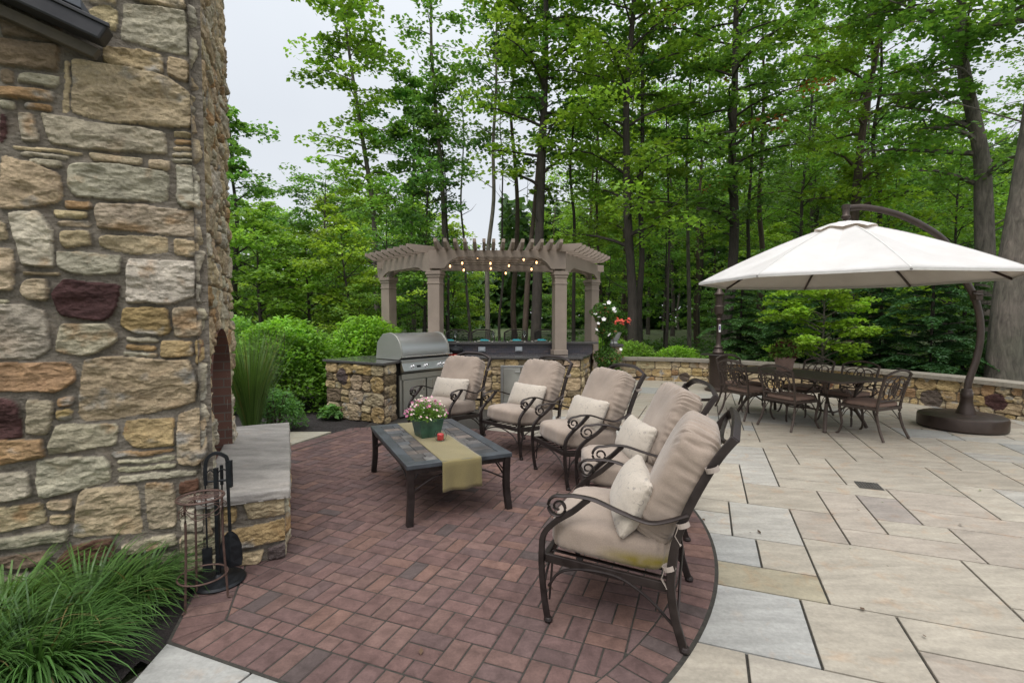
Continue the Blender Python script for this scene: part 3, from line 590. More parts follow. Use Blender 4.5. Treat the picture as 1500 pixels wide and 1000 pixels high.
for i in range(-4, 40):
    for j in range(-24, 22):
        a0, b0 = oa + i * U, ob + j * U
        cx, cy = ab(a0 + U / 2, b0 + U / 2)
        if math.hypot(cx - CIRC[0], cy - CIRC[1]) > RAD + 0.2: continue
        # basket weave: the pair runs along a or along b
        if (i + j) % 2 == 0: rects = [(a0, a0 + U, b0, b0 + U / 2), (a0, a0 + U, b0 + U / 2, b0 + U)]
        else: rects = [(a0, a0 + U / 2, b0, b0 + U), (a0 + U / 2, a0 + U, b0, b0 + U)]
        for r in rects:
            brick([ab(r[0], r[2]), ab(r[0], r[3]), ab(r[1], r[3]), ab(r[1], r[2])], inner)
# soldier borders
n = int(2 * math.pi * (RAD - 0.1) / 0.1)
sold_clip = clip_half(outer, ab(1.842, 0), tuple(AD))
for k in range(n):
    t0, t1 = 2 * math.pi * k / n, 2 * math.pi * (k + 1) / n
    def pt(r, t): return (CIRC[0] + r * math.cos(t), CIRC[1] + r * math.sin(t))
    brick([pt(RAD - 0.205, t0), pt(RAD, t0), pt(RAD, t1), pt(RAD - 0.205, t1)], sold_clip)
inn_r = region(RAD - 0.205, 0.0)
# straight edge by the near slab
left = [(-1.70, 2.40), (-1.945, 3.08)]
d = np.array(left[1]) - np.array(left[0]); d /= np.linalg.norm(d); nL = (d[1], -d[0])
oc = [(CIRC[0] + (RAD) * math.cos(t), CIRC[1] + (RAD) * math.sin(t)) for t in angs]
bis = np.array(nL) - AD; 
for k in range(-12, 40):
    b0 = -2.46 + k * 0.1018
    P = [ab(1.617, b0), ab(1.617, b0 + 0.1018), ab(1.844, b0 + 0.1018), ab(1.844, b0)]
    if area(P) < 0: P = P[::-1]
    P = clip_half(P, left[0], tuple(bis)) if True else P
    if len(P) > 2: brick(P, outer)
for k in range(-4, 8):
    p = np.array(left[0]) + d * (k * 0.1018); q = p + d * 0.1018; w = np.array(nL) * 0.2275
    P = [tuple(p), tuple(p + w), tuple(q + w), tuple(q)]
    if area(P) < 0: P = P[::-1]
    P = clip_half(P, left[0], tuple(-bis))
    if len(P) > 2: brick(P, outer)
fl = [(-2.80, 6.16), (-2.30, 7.36)]
d = np.array(fl[1]) - np.array(fl[0]); d /= np.linalg.norm(d); nL = (d[1], -d[0])
for k in range(-3, 12):
    p = np.array(fl[0]) + d * (k * 0.1018); q = p + d * 0.1018; w = np.array(nL) * 0.205
    P = [tuple(p), tuple(p + w), tuple(q + w), tuple(q)]
    brick(P, inn_r)
tag(br.build('brick_paving', M['brick']), kind='structure')

# mulch beds ------------------------------------------------------------
def mulch_bed(name, poly, z=0.0):
    A = np.array(poly); lo, hi = A.min(0), A.max(0); st = 0.035
    nx = int((hi[0] - lo[0]) / st) + 2; ny = int((hi[1] - lo[1]) / st) + 2
    X, Y = np.meshgrid(np.linspace(lo[0], hi[0], nx), np.linspace(lo[1], hi[1], ny))
    Z = z + fbm(X * 14, Y * 14, 4, 4) * 0.022 + fbm(X * 2, Y * 2, 8, 2) * 0.02
    inside = np.zeros(X.shape, bool); n = len(poly)
    for i in range(n):
        x1, y1 = poly[i]; x2, y2 = poly[(i + 1) % n]
        if y1 == y2: continue
        c = ((y1 > Y) != (y2 > Y)) & (X < (x2 - x1) * (Y - y1) / (y2 - y1) + x1); inside ^= c
    idx = np.arange(nx * ny).reshape(ny, nx); q = np.stack([idx[:-1, :-1], idx[:-1, 1:], idx[1:, 1:], idx[1:, :-1]], -1)
    k = inside[:-1, :-1] & inside[1:, 1:] & inside[:-1, 1:] & inside[1:, :-1]
    return tag(link(name, mesh_np(name, np.stack([X.ravel(), Y.ravel(), Z.ravel()], -1), quads=q[k], mat=M['mulch'])), kind='structure')
mulch_bed('near_mulch_bed', [(-1.69, 2.40), (-2.02, 1.2), (-5.0, 1.0), (-5.0, 2.2), (-1.93, 3.12)], -0.022)
mulch_bed('far_mulch_bed', [(-2.3, 5.1), (-2.78, 6.15), (-2.29, 7.38), (-1.9, 7.56), (-1.9, 9.4), (-3, 12), (-8.5, 12), (-8.5, 5.0)], -0.03)

# ------------------------------------------------------------------ stone chimney and hearth
C0 = np.array((-1.9396, 3.0814)); HP = np.array((-1.52, 3.27)); NF = -CV     # outward normal of the near face
house = empty('stone_house', (-3.6, 3.6, 0), 0, 'stone house corner with tall fieldstone chimney, arched fireplace and dark gutter', 'house')
def rel(o):  # keep world placement of a child of house built in world coordinates
    o.matrix_parent_inverse = Matrix.Translation(o.parent.location).inverted(); return o
SC = math.hypot(0.9121, 0.41)
wall_st = [(k, [(-1.585, q[1]) if q[0] < -1.36 else q for q in p]) for k, p in STONES if sum(q[0] for q in p) / len(p) < -0.44]
hearth_st = [(k, p) for k, p in STONES if sum(q[0] for q in p) / len(p) >= -0.46]
hearth_map = flat_map(HP, CU, NF)
rr = random.Random(3)
def fill_check(sts, lo, hi, z0, z1, extra):
    return sts + extra
rel(stone_panel('chimney_face', house, -1.62, -0.405, -0.05, 3.72, 0.0062, wall_st, hearth_map, 1, 0.027, edge=0.008, warp=0.013))
ext = ashlar(-4.4, -1.47, -0.05, 3.7, rr, 0.05, 0.3, 0.6, 0.02)
rel(stone_panel('wall_face', house, -4.4, -1.60, -0.05, 3.72, 0.02, ext, hearth_map, 2, 0.034))
ext = ashlar(-1.7, -0.415, 3.72, 4.9, rr, 0.06, 0.3, 0.6, 0.02)
rel(stone_panel('chimney_face', house, -1.62, -0.415, 3.72, 4.9, 0.02, ext, hearth_map, 3, 0.034))
# fireplace face, with the arch
def arch(s, z):
    c = 0.87; w = 0.59
    return (np.abs(s - c) < w) & (z > 0.40) & (z < 1.12 + 0.40 * np.sqrt(np.clip(1 - ((s - c) / w) ** 2, 0, 1)))
face_map = flat_map(C0, CV, CU)
ff = ashlar(-0.03, 1.80, -0.05, 4.9, rr, 0.05, 0.30, 0.55, 0.012, keys='bbbggwwttvo')
ff = [s for s in ff if not (abs(sum(p[0] for p in s[1]) / len(s[1]) - 0.87) < 0.62 and 0.35 < sum(p[1] for p in s[1]) / len(s[1]) < 1.62)]
for k in range(13):   # voussoirs
    t0 = math.pi * k / 13 + 0.03; t1 = math.pi * (k + 1) / 13 - 0.03
    f = lambda t, r: (0.87 + (0.57 + r) * math.cos(t), 1.12 + (0.38 + r) * math.sin(t))
    ff.append((rr.choice('bgtow'), [f(t0, 0.02), f(t0, 0.24), f(t1, 0.24), f(t1, 0.02)]))
for zz in (0.45, 0.68, 0.9):
    ff.append((rr.choice('bgw'), [(0.02, zz), (0.27, zz), (0.27, zz + 0.21), (0.02, zz + 0.21)]))
    ff.append((rr.choice('bgw'), [(1.47, zz), (1.78, zz), (1.78, zz + 0.21), (1.47, zz + 0.21)]))
rel(stone_panel('fireplace_face', house, -0.032, 1.80, -0.05, 4.9, 0.009, ff, face_map, 5, 0.034, hole=arch, edge=0.010, warp=0.018))
bk = ashlar(0.0, 1.75, -0.05, 4.9, rr, 0.06, 0.3, 0.5, 0.02)
rel(stone_panel('chimney_face', house, 0.0, 1.75, -0.05, 4.9, 0.025, bk, flat_map(C0 + CV * 1.80, -CU, CV), 6, 0.03))
# jambs, arch soffit and firebox in brick
fb = MB(); prof = [(0.28, 0.42)] + [(0.28, 1.12)] + [(0.87 - 0.59 * math.cos(math.pi * k / 14), 1.12 + 0.40 * math.sin(math.pi * k / 14)) for k in range(1, 14)] + [(1.46, 1.12), (1.46, 0.42)]
vs = []; 
for s, z in prof:
    for dep in (0.03, -0.62):
        p = C0 + CV * s + CU * dep; vs.append((p[0], p[1], z))
fs = [(2 * i, 2 * i + 1, 2 * i + 3, 2 * i + 2) for i in range(len(prof) - 1)] + [tuple(2 * i + 1 for i in range(len(prof)))]
fb.add(vs, fs); fb.add([vs[0], vs[1], vs[-1], vs[-2]], [(0, 1, 2, 3)])
m, nt, bs = nodes('firebox brick'); co = objco(nt)
bt = nt.nodes.new('ShaderNodeTexBrick'); bt.inputs['Scale'].default_value = 1.0; bt.inputs['Brick Width'].default_value = 0.23; bt.inputs['Row Height'].default_value = 0.076
bt.inputs['Mortar Size'].default_value = 0.006; bt.inputs['Color1'].default_value = (0.17, 0.085, 0.06, 1); bt.inputs['Color2'].default_value = (0.12, 0.06, 0.045, 1); bt.inputs['Mortar'].default_value = (0.14, 0.12, 0.1, 1)
sx = nt.nodes.new('ShaderNodeSeparateXYZ'); cx = nt.nodes.new('ShaderNodeCombineXYZ'); nt.links.new(co, sx.inputs[0])
ad = N(nt, 'ShaderNodeMath', operation='ADD'); nt.links.new(sx.outputs[0], ad.inputs[0]); nt.links.new(sx.outputs[1], ad.inputs[1])
nt.links.new(ad.outputs[0], cx.inputs[0]); nt.links.new(sx.outputs[2], cx.inputs[1]); nt.links.new(cx.outputs[0], bt.inputs['Vector'])
nt.links.new(bt.outputs['Color'], bs.inputs['Base Color']); bs.inputs['Roughness'].default_value = 0.9
rel(fb.build('firebox', m, house))
# core volume so the chimney casts shadow and hides the firebox
def rect_uv(s0, s1, t0, t1): return [tuple(C0 + CU * s + CV * t) for s, t in ((s0, t0), (s1, t0), (s1, t1), (s0, t1))]
cr = MB(); cr.prism(rect_uv(-3.9, -0.66, 0.03, 1.76), -0.05, 4.88); cr.prism(rect_uv(-0.67, -0.03, 0.03, 0.26), -0.05, 4.88)
cr.prism(rect_uv(-0.67, -0.03, 1.48, 1.76), -0.05, 4.88); cr.prism(rect_uv(-0.67, -0.03, 0.25, 1.49), 1.56, 4.88); cr.prism(rect_uv(-0.67, -0.03, 0.25, 1.49), -0.05, 0.40)
rel(cr.build('wall_core', M['joint'], house))
cp = MB(); cp.prism(rect_uv(-1.25, 0.08, -0.08, 1.9), 4.88, 5.0); rel(cp.build('chimney_cap', M['slab'], house, bevel=0.01))
# sloping eave against the chimney: gutter, board, roof edge
def sz(s_, z_, d_):
    p = HP + CU * s_ + NF * d_; return (p[0], p[1], z_)
def rake(name, mat, s0, s1, zt0, slope, h0, h1, d0, d1, cut=0.0, bevel=0.004):
    """bar that follows the roof slope; top line z = zt0 - slope*(s - s1)"""
    f = lambda s_: zt0 - slope * (s_ - s1)
    v = [sz(s0, f(s0) - h0, d0), sz(s1, f(s1) - h0, d0), sz(s1 - cut, f(s1 - cut) - h1, d0), sz(s0, f(s0) - h1, d0),
         sz(s0, f(s0) - h0, d1), sz(s1, f(s1) - h0, d1), sz(s1 - cut, f(s1 - cut) - h1, d1), sz(s0, f(s0) - h1, d1)]
    g = MB(); g.add(v, [(0, 1, 2, 3), (7, 6, 5, 4), (0, 4, 5, 1), (1, 5, 6, 2), (2, 6, 7, 3), (3, 7, 4, 0)]); return rel(g.build(name, mat, house, bevel=bevel))
SLP = 0.345
rake('gutter', M['gutter'], -4.3, -0.806, 3.176, SLP, 0.0, 0.10, 0.09, 0.20, 0.045, 0.012)
rake('gutter_lip', M['gutter'], -4.3, -0.800, 3.182, SLP, 0.0, 0.022, 0.195, 0.212, 0.0, 0.004)
rake('fascia', M['soffit'], -4.3, -0.88, 3.166, SLP, 0.075, 0.135, 0.035, 0.088, 0.03)
rake('roof', M['shingle'], -4.3, -0.93, 3.30, SLP, 0.0, 0.05, -0.2, 0.17, 0.0)

hearth = empty('fireplace_hearth', H2(HP), 0, 'raised stone hearth ledge with grey slab top in front of the fireplace', 'hearth')
rel(stone_panel('stone_side', hearth, -0.475, -0.0, -0.03, 0.415, 0.0055, hearth_st, hearth_map, 7, 0.024, edge=0.011))
sd = ashlar(0.0, 2.2, -0.03, 0.415, rr, 0.06, 0.2, 0.4, 0.014)
rel(stone_panel('stone_side', hearth, 0.0, 2.2, -0.03, 0.415, 0.012, sd, flat_map(HP, CV, CU), 8, 0.026))
rel(stone_panel('stone_side', hearth, 0.0, 0.47, -0.03, 0.415, 0.02, ashlar(0, 0.47, -.03, .415, rr), flat_map(HP + CV * 2.2, -CU, CV), 9, 0.026))
hc = MB(); hc.prism([tuple(HP + CU * s + CV * t) for s, t in ((-0.44, 0.03), (-0.03, 0.03), (-0.03, 2.17), (-0.44, 2.17))], -0.03, 0.414); rel(hc.build('core', M['joint'], hearth))
# slab: slightly wavy grid box
def slab_mesh(name, poly, z0, z1, parent, mat, colr, seed):
    """rock-faced slab from a quad (4 pts) via fine grid"""
    A, B_, C_, D_ = [np.array(p) for p in poly]; nu, nv = 40, 120
    Uu, Vv = np.meshgrid(np.linspace(0, 1, nu), np.linspace(0, 1, nv))
    P = (1 - Vv)[..., None] * ((1 - Uu)[..., None] * A + Uu[..., None] * B_) + Vv[..., None] * ((1 - Uu)[..., None] * D_ + Uu[..., None] * C_)
    Zt = z1 + fbm(P[..., 0] * 6, P[..., 1] * 6, seed, 4) * 0.003
    top = np.concatenate([P, Zt[..., None]], -1)
    idx = np.arange(nu * nv).reshape(nv, nu); q = [np.stack([idx[:-1, :-1], idx[:-1, 1:], idx[1:, 1:], idx[1:, :-1]], -1).reshape(-1, 4)]
    V = [top.reshape(-1, 3)]; base = nu * nv
    ring = list(idx[0, :]) + list(idx[1:, -1]) + list(idx[-1, ::-1][1:]) + list(idx[::-1, 0][1:-1]); ring = np.array(ring)
    rp = V[0][ring]; ctr = rp[:, :2].mean(0); n = len(ring)
    nxt = np.roll(rp, -1, 0) - np.roll(rp, 1, 0); nrm = np.stack([nxt[:, 1], -nxt[:, 0]], -1); nrm /= np.linalg.norm(nrm, axis=1)[:, None]
    prev = ring; lv = 6; s = np.arange(n) * 0.03
    for k in range(1, lv + 1):
        t = k / lv; z = z1 + (z0 - z1) * t
        off = (0.007 * math.sin(math.pi * min(t * 1.1, 1)) + fbm(s * 3.0, np.full(n, t * 2.2), seed + 3, 4) * 0.014 * (0.3 + 0.7 * math.sin(math.pi * t)))
        v = rp.copy(); v[:, :2] += nrm * off[:, None]; v[:, 2] = z; V.append(v)
        cur = base + np.arange(n); base += n
        q.append(np.stack([prev, cur, np.roll(cur, -1), np.roll(prev, -1)], -1)); prev = cur
    V = np.concatenate(V); me = mesh_np(name, V, quads=np.concatenate(q), tris=np.array([[prev[0], prev[i + 1], prev[i]] for i in range(1, n - 1)]), mat=mat, col=np.tile(np.array(colr), (len(V), 1)))
    return link(name, me, parent)
sp = [HP + CU * -0.50 + CV * -0.045, HP + CU * 0.035 + CV * -0.045, HP + CU * 0.035 + CV * 2.26, HP + CU * -0.50 + CV * 2.26]
M['hslab'] = attr_mat('weathered hearth slab', rough=0.7, dark=0.6, light=1.25, scale=5.0, bs=0.35, bd=0.005, bscale=60, stretch=(0.6, 1.8, 1), rust=0.1)
rel(slab_mesh('slab', sp, 0.415, 0.475, hearth, M['hslab'], (0.28, 0.262, 0.238), 4))

# ------------------------------------------------------------------ curved garden wall
gwf, GL = curve_map(WALLP)
gw = empty('garden_wall', (6.4, 11.0, 0), 0, 'low curved fieldstone garden wall with thick stone cap behind the dining table', 'wall')
rw = random.Random(21)
gst = ashlar(0, GL, -0.03, 0.50, rw, 0.08, 0.26, 0.50, 0.009, keys='bbyyetovo', flat=0.2)
for sc_, zc, rad, key in ((2.1, 0.12, 0.14, 'd'), (7.02, 0.15, 0.20, 'd'), (8.0, 0.23, 0.17, 'm'), (5.2, 0.2, 0.14, 'r')):
    gst.append((key, [(sc_ + rad * rw.uniform(.78, 1.15) * math.cos(t), zc + rad * rw.uniform(.75, 1.1) * math.sin(t)) for t in np.linspace(0, 6.28, 8)[:-1]]))
rel(stone_panel('stone_face', gw, 0, GL, -0.03, 0.50, 0.0115, gst, gwf, 13, 0.018, mortar=(0.15, 0.12, 0.085), edge=0.008, warp=0.014))
bkf = lambda s, z, d: gwf(s, z, -0.30 - d)
o = rel(stone_panel('stone_face', gw, 0, GL, -0.10, 0.50, 0.04, [], bkf, 14, 0.02))
# cap
WP = np.array(WALLP); cm = MB(); mpts = []
T = np.gradient(WP, axis=0); T /= np.linalg.norm(T, axis=1)[:, None]; Nn = np.stack([T[:, 1], -T[:, 0]], -1)
rc = random.Random(4)
segs = [0]; 
while segs[-1] < len(WP) - 1: segs.append(min(len(WP) - 1, segs[-1] + 6))
cm = MB()
for i0, i1 in zip(segs[:-1], segs[1:]):
    k = rc.uniform(0.88, 1.1); cm.cur = (0.27 * k, 0.245 * k, 0.20 * k)
    poly = [tuple(WP[i] + Nn[i] * 0.065) for i in range(i0, i1 + 1)]; back = [tuple(WP[i] - Nn[i] * 0.36) for i in range(i1, i0 - 1, -1)]
    poly[-1] = tuple(np.array(poly[-1]) - T[i1] * 0.006); back[0] = tuple(np.array(back[0]) - T[i1] * 0.006)
    P = poly + back
    if area(P) < 0: P = P[::-1]
    P = P
    b_ = MB; cm.prism(P, 0.50, 0.575, 0.006)
rel(cm.build('wall_cap', M['slab'], gw))
# pillar where the wall meets the pergola
pl = empty('stone_pillar', (2.62, 12.75, 0), R(-8), 'short fieldstone pillar at the left end of the low garden wall', 'pillar')
for k, (ox, oy, ux, uy, nx_, ny_) in enumerate([(-.16, -.16, 1, 0, 0, -1), (.16, -.16, 0, 1, 1, 0), (.16, .16, -1, 0, 0, 1), (-.16, .16, 0, -1, -1, 0)]):
    stone_panel('stone_side', pl, 0, .32, -.05, .88, .016, ashlar(0, .32, 0, .88, rw, .06, .18, .3, .014, keys='byetov'), flat_map((ox, oy), (ux, uy), (nx_, ny_)), 30 + k, .022)
pc = MB(); pc.box((0, 0, .915), (.44, .44, .07)); pc.cur = (.33, .30, .25); pc.build('cap', M['granite'], pl, bevel=.008)

# drain grate
dr = MB(); c = ab(5.63, 1.475)
ang = math.atan2(BD[1], BD[0])
for k in range(9): 
    t = -0.09 + k * 0.0225
    p = (c[0] + BD[0] * t, c[1] + BD[1] * t); dr.box((p[0], p[1], 0.0), (0.009, 0.19, 0.008), ang)
for k in range(5):
    t = -0.09 + k * 0.045; p = (c[0] + AD[0] * t, c[1] + AD[1] * t); dr.box((p[0], p[1], -0.001), (0.19, 0.006, 0.007), ang)
dr.box((c[0], c[1], -0.0045), (0.2, 0.2, 0.002), ang)
tag(dr.build('drain_grate', M['drain']), 'small square dark metal drain grate set in the pale flagstones', 'drain')

g = np.random.default_rng(44); n = 90; a_ = g.uniform(1.7, 9, n); b_ = g.uniform(-1.5, 4, n)
pos = np.stack([a_ * AD[0] + b_ * BD[0], a_ * AD[1] + b_ * BD[1], np.full(n, .008)], -1); sz_ = g.uniform(.008, .028, n)
ang_ = g.uniform(0, 6.28, n); t_ = np.stack([np.cos(ang_), np.sin(ang_), g.normal(0, .15, n)], -1); u_ = np.stack([-np.sin(ang_), np.cos(ang_), g.normal(0, .2, n)], -1)
V = np.stack([pos - t_ * sz_[:, None], pos + u_ * sz_[:, None] * .5, pos + t_ * sz_[:, None], pos - u_ * sz_[:, None] * .5], 1).reshape(-1, 3); V[:, 2] = np.clip(V[:, 2], .002, .02)
cc_ = np.where((g.random(n) < .35)[:, None], np.array((.10, .14, .03))[None], np.array((.10, .06, .035))[None]) * g.uniform(.5, 1.4, (n, 1))
tag(link('leaf_litter', mesh_np('leaf_litter', V, quads=np.arange(4 * n).reshape(n, 4), mat=M['slab'], col=np.repeat(cc_, 4, axis=0), smooth=False)), 'tiny fallen leaf bits scattered on the paving', 'leaf litter', kind='stuff')
# ------------------------------------------------------------------ outdoor kitchen
kt = empty('kitchen_counter', (-0.3, 8.8, 0), 0, 'angled fieldstone outdoor kitchen counter with dark granite tops and raised bar', 'counter')
A0, A1, A2, G2, M1, M2 = (-3.09, 8.25), (-1.95, 7.55), (-1.86, 7.96), (-1.15, 8.84), (1.21, 8.70), (1.53, 9.72)
rk = random.Random(33)
def face(name, p, q, z1, seed, extra=(), hole=None, res=0.0115, keys='bbbyyetk'):
    p = np.array(p); q = np.array(q); L = np.linalg.norm(q - p); u = (q - p) / L; n = (u[1], -u[0])
    st = ashlar(0, L, -0.03, z1, rk, 0.085, 0.27, 0.5, 0.010, keys=keys, flat=0.16) + list(extra)
    return rel(stone_panel(name, kt, 0, L, -0.03, z1, res, st, flat_map(p, u, n), seed, 0.024, mortar=(0.12, 0.095, 0.065), hole=hole, edge=0.010, warp=0.014))
bl = [('d', [(0.42 + 0.13 * math.cos(t), 0.66 + 0.15 * math.sin(t)) for t in np.linspace(0, 6.28, 9)[:-1]])]
face('stone_face', A0, A1, 0.88, 41, bl)
face('stone_face', A1, A2, 0.88, 42)
face('stone_face', G2, M1, 0.88, 43)
face('stone_face', M1, M2, 0.88, 44)
face('stone_face', (-2.74, 8.86), A0, 0.88, 45, res=.03)
kb = MB(); body = [A0, A1, A2, G2, M1, M2, (1.5, 9.75), (-1.35, 9.42), (-2.70, 8.84)]
kb.prism([tuple(p) for p in inset(clean(body), 0.03)], -0.03, 0.875); rel(kb.build('counter_core', M['joint'], kt))
ct = MB(); ctop = [(-3.15, 8.235), (-1.935, 7.485), (-1.80, 7.93), (-1.12, 8.785), (1.235, 8.64), (1.59, 9.74), (1.5, 9.80), (-1.4, 9.45), (-2.74, 8.93)]
ct.prism(ctop, 0.882, 0.922); rel(ct.build('countertop', M['granite'], kt, bevel=.006))
# raised bar wall
rb0, rb1 = np.array((-1.50, 9.36)), np.array((1.55, 9.54)); ru = (rb1 - rb0) / np.linalg.norm(rb1 - rb0); rn = np.array((ru[1], -ru[0]))
m, nt, bs = nodes('dark mosaic tile'); co = objco(nt)
sx = nt.nodes.new('ShaderNodeSeparateXYZ'); cx = nt.nodes.new('ShaderNodeCombineXYZ'); nt.links.new(co, sx.inputs[0])
nt.links.new(sx.outputs[0], cx.inputs[0]); nt.links.new(sx.outputs[2], cx.inputs[1])
bt = nt.nodes.new('ShaderNodeTexBrick'); nt.links.new(cx.outputs[0], bt.inputs['Vector']); bt.inputs['Scale'].default_value = 1
bt.inputs['Brick Width'].default_value = 0.1; bt.inputs['Row Height'].default_value = 0.045; bt.inputs['Mortar Size'].default_value = 0.003
bt.inputs['Color1'].default_value = (0.045, 0.045, 0.06, 1); bt.inputs['Color2'].default_value = (0.075, 0.06, 0.065, 1); bt.inputs['Mortar'].default_value = (0.02, 0.02, 0.02, 1)
nt.links.new(bt.outputs['Color'], bs.inputs['Base Color']); bs.inputs['Roughness'].default_value = 0.35
M['mosaic'] = m
def rp(s, t): return tuple(rb0 + ru * s - rn * t)
LB = np.linalg.norm(rb1 - rb0)
x = MB(); x.prism([rp(0, 0), rp(LB, 0), rp(LB, .02), rp(0, .02)], 0.924, 1.108); rel(x.build('backsplash', m, kt))
x = MB(); x.prism([rp(0, .021), rp(LB - .03, .021), rp(LB - .03, .24), rp(0, .24)], -0.03, 1.108); rel(x.build('bar_wall', M['joint'], kt))
face('stone_face', rp(LB, -0.01), rp(LB, .27), 1.108, 46)
p0, p1 = np.array(rp(LB, .27)), np.array(rp(0, .27)); face('stone_face', p0, p1, 1.108, 47, res=.03)
x = MB(); x.prism([rp(-.05, -.06), rp(LB + .1, -.06), rp(LB + .1, .52), rp(-.05, .52)], 1.11, 1.15); rel(x.build('bar_top', M['granite'], kt, bevel=.006))
for px_ in (0.93, 1.63):
    o = MB(); c = rp(px_, -0.012); o.box((c[0], c[1], 1.015), (.135, .03, .095), math.atan2(ru[1], ru[0]))
    o.box((c[0] , c[1]-.012, 1.005), (.10, .03, .05), math.atan2(ru[1], ru[0]))
    rel(o.build('outlet_cover', M['greyplastic'], kt, bevel=.008))
# steel double door in the main face
du = np.array(M1) - np.array(G2); du /= np.linalg.norm(du); dn = np.array((du[1], -du[0]))
def dp(s, t, z): p = np.array(G2) + du * s + dn * t; return (p[0], p[1], z)
for k, s0 in enumerate((1.0, 1.32)):
    o = MB(); o.m = Matrix.Translation(dp(s0 + .155, .048, .42)) @ Matrix.Rotation(math.atan2(du[1], du[0]), 4, 'Z')
    o.box((0, 0, 0), (.30, .022, .60)); d_ = rel(o.build('cabinet_door', M['steel_flat'], kt, bevel=.003))
    o = MB(); o.m = Matrix.Translation(dp(s0 + .155, .075, .42)) @ Matrix.Rotation(math.atan2(du[1], du[0]), 4, 'Z')
    o.box(((.10 if k == 0 else -.10), 0, .24), (.09, .02, .014)); o.build('handle', M['steel'], d_, bevel=.002)
o = MB(); o.m = Matrix.Translation(dp(1.315, .036, .42)) @ Matrix.Rotation(math.atan2(du[1], du[0]), 4, 'Z')
for c, d in (((-.34, 0, 0), (.045, .03, .70)), ((.34, 0, 0), (.045, .03, .70)), ((0, 0, .3285), (.635, .03, .043)), ((0, 0, -.3285), (.635, .03, .043))): o.box(c, d)
rel(o.build('door_frame', M['steel'], kt, bevel=.003))

# ------------------------------------------------------------------ built-in gas grill
gu = np.array((0.615, 0.788)); ga = math.atan2(gu[1], gu[0])
grill = empty('gas_grill', (-1.80, 7.945, 0), ga, 'large built-in stainless steel gas grill with rounded closed hood and four knobs', 'grill')
W = 1.0
# local: x along the face, y negative = towards the viewer, z up
g = MB(); g.box((.55, .02, .345), (1.10, .03, .67)); g.build('base_panel', M['steel_flat'], grill, bevel=.003)
for s0 in (.05, .56):
    g = MB(); g.box((s0 + .245, -.010, .33), (.475, .022, .53)); d_ = g.build('cabinet_door', M['steel_flat'], grill, bevel=.004)
    g = MB(); hx = s0 + (.40 if s0 < .3 else .09)
    g.sweep([(hx, -.02, .40), (hx, -.065, .40), (hx, -.065, .56), (hx, -.02, .56)], .014, n=8); g.build('handle', M['chrome'], d_, smooth=True)
g = MB(); g.box((.55, -.012, .655), (1.06, .03, .09)); g.build('drip_drawer', M['steel_flat'], grill, bevel=.004)
g = MB()
for xx in (0.0, W + .08):
    pass
prof = [(-.02, .715), (-.075, .72), (-.11, .755), (-.055, .875), (-.055, .93), (-.02, .93)]
vs = [(xx, y, z) for xx in (0, W + .08) for y, z in prof]; k = len(prof)
g.add(vs, [(i, (i + 1) % k, k + (i + 1) % k, k + i) for i in range(k)] + [tuple(range(k - 1, -1, -1)), tuple(range(k, 2 * k))])
cp_ = g.build('control_panel', M['steel'], grill, bevel=.004)
for kx in (.20, .49, .80, .88):
    g = MB(); T_ = Matrix.Translation((kx, -.083, .815)) @ Matrix.Rotation(R(65), 4, 'X')
    g.lathe([(.034, 0), (.034, .008), (.024, .010), (.022, .045), (.012, .05), (0, .05)], n=20, M=T_); g.build('knob', M['chrome'], grill, smooth=True)
g = MB(); g.m = Matrix.Translation((.33, -.083, .815)) @ Matrix.Rotation(R(-25), 4, 'X'); g.box((0, 0, 0), (.085, .012, .035)); g.build('gauge', M['black_iron'], grill, bevel=.004)
# hood: quarter-round shell with end caps
hp = [(-.03, .965), (-.035, 1.0)] + [(.25 - .285 * math.cos(t), 1.02 + .335 * math.sin(t)) for t in np.linspace(0.1, math.pi / 2, 12)] + [(.42, 1.33), (.56, 1.20), (.60, .93), (.02, .93)]
g = MB(); vs = [(xx, y, z) for xx in (.035, W + .045) for y, z in hp]; k = len(hp)
g.add(vs, [(i, (i + 1) % k, k + (i + 1) % k, k + i) for i in range(k)])
hood = g.build('hood', M['steel'], grill, smooth=True, sharp=30)
for x0, x1 in ((.0, .034), (W + .046, W + .08)):
    g = MB(); hp2 = [(.25 + (y - .25) * 1.03, .93 + (z - .93) * 1.025) for y, z in hp]
    vs = [(xx, y, z) for xx in (x0, x1) for y, z in hp2]
    g.add(vs, [(i, (i + 1) % k, k + (i + 1) % k, k + i) for i in range(k)] + [tuple(range(k - 1, -1, -1)), tuple(range(k, 2 * k))])
    g.build('hood_end_cap', M['steel_flat'], grill, bevel=.004)
g = MB(); g.sweep([(.03, -.035, .985), (.03, -.085, .985)], .022, n=8); g.sweep([(W + .05, -.035, .985), (W + .05, -.085, .985)], .022, n=8)
g.sweep([(-.01, -.09, .985), (W + .09, -.09, .985)], .026, n=12); g.build('hood_handle', M['chrome'], grill, smooth=True)

# little charcoal grill with red tray on the counter
cg = empty('tabletop_grill', (-1.02, 9.03, .922), 0, 'small black round tabletop grill on a red tray beside the gas grill', 'small grill')
g = MB(); g.lathe([(.09, 0), (.15, .01), (.155, .02), (.14, .03), (0, .03)], n=24); g.build('tray', M['red'], cg, smooth=True)
g = MB(); g.lathe([(.05, .03), (.12, .05), (.135, .09), (.137, .10)], n=24); g.build('bowl', M['black_iron'], cg, smooth=True)
g = MB(); g.lathe([(.14, .10), (.137, .115), (.10, .15), (.03, .165), (.02, .19), (0, .192)], n=24); g.build('lid', M['black_iron'], cg, smooth=True)

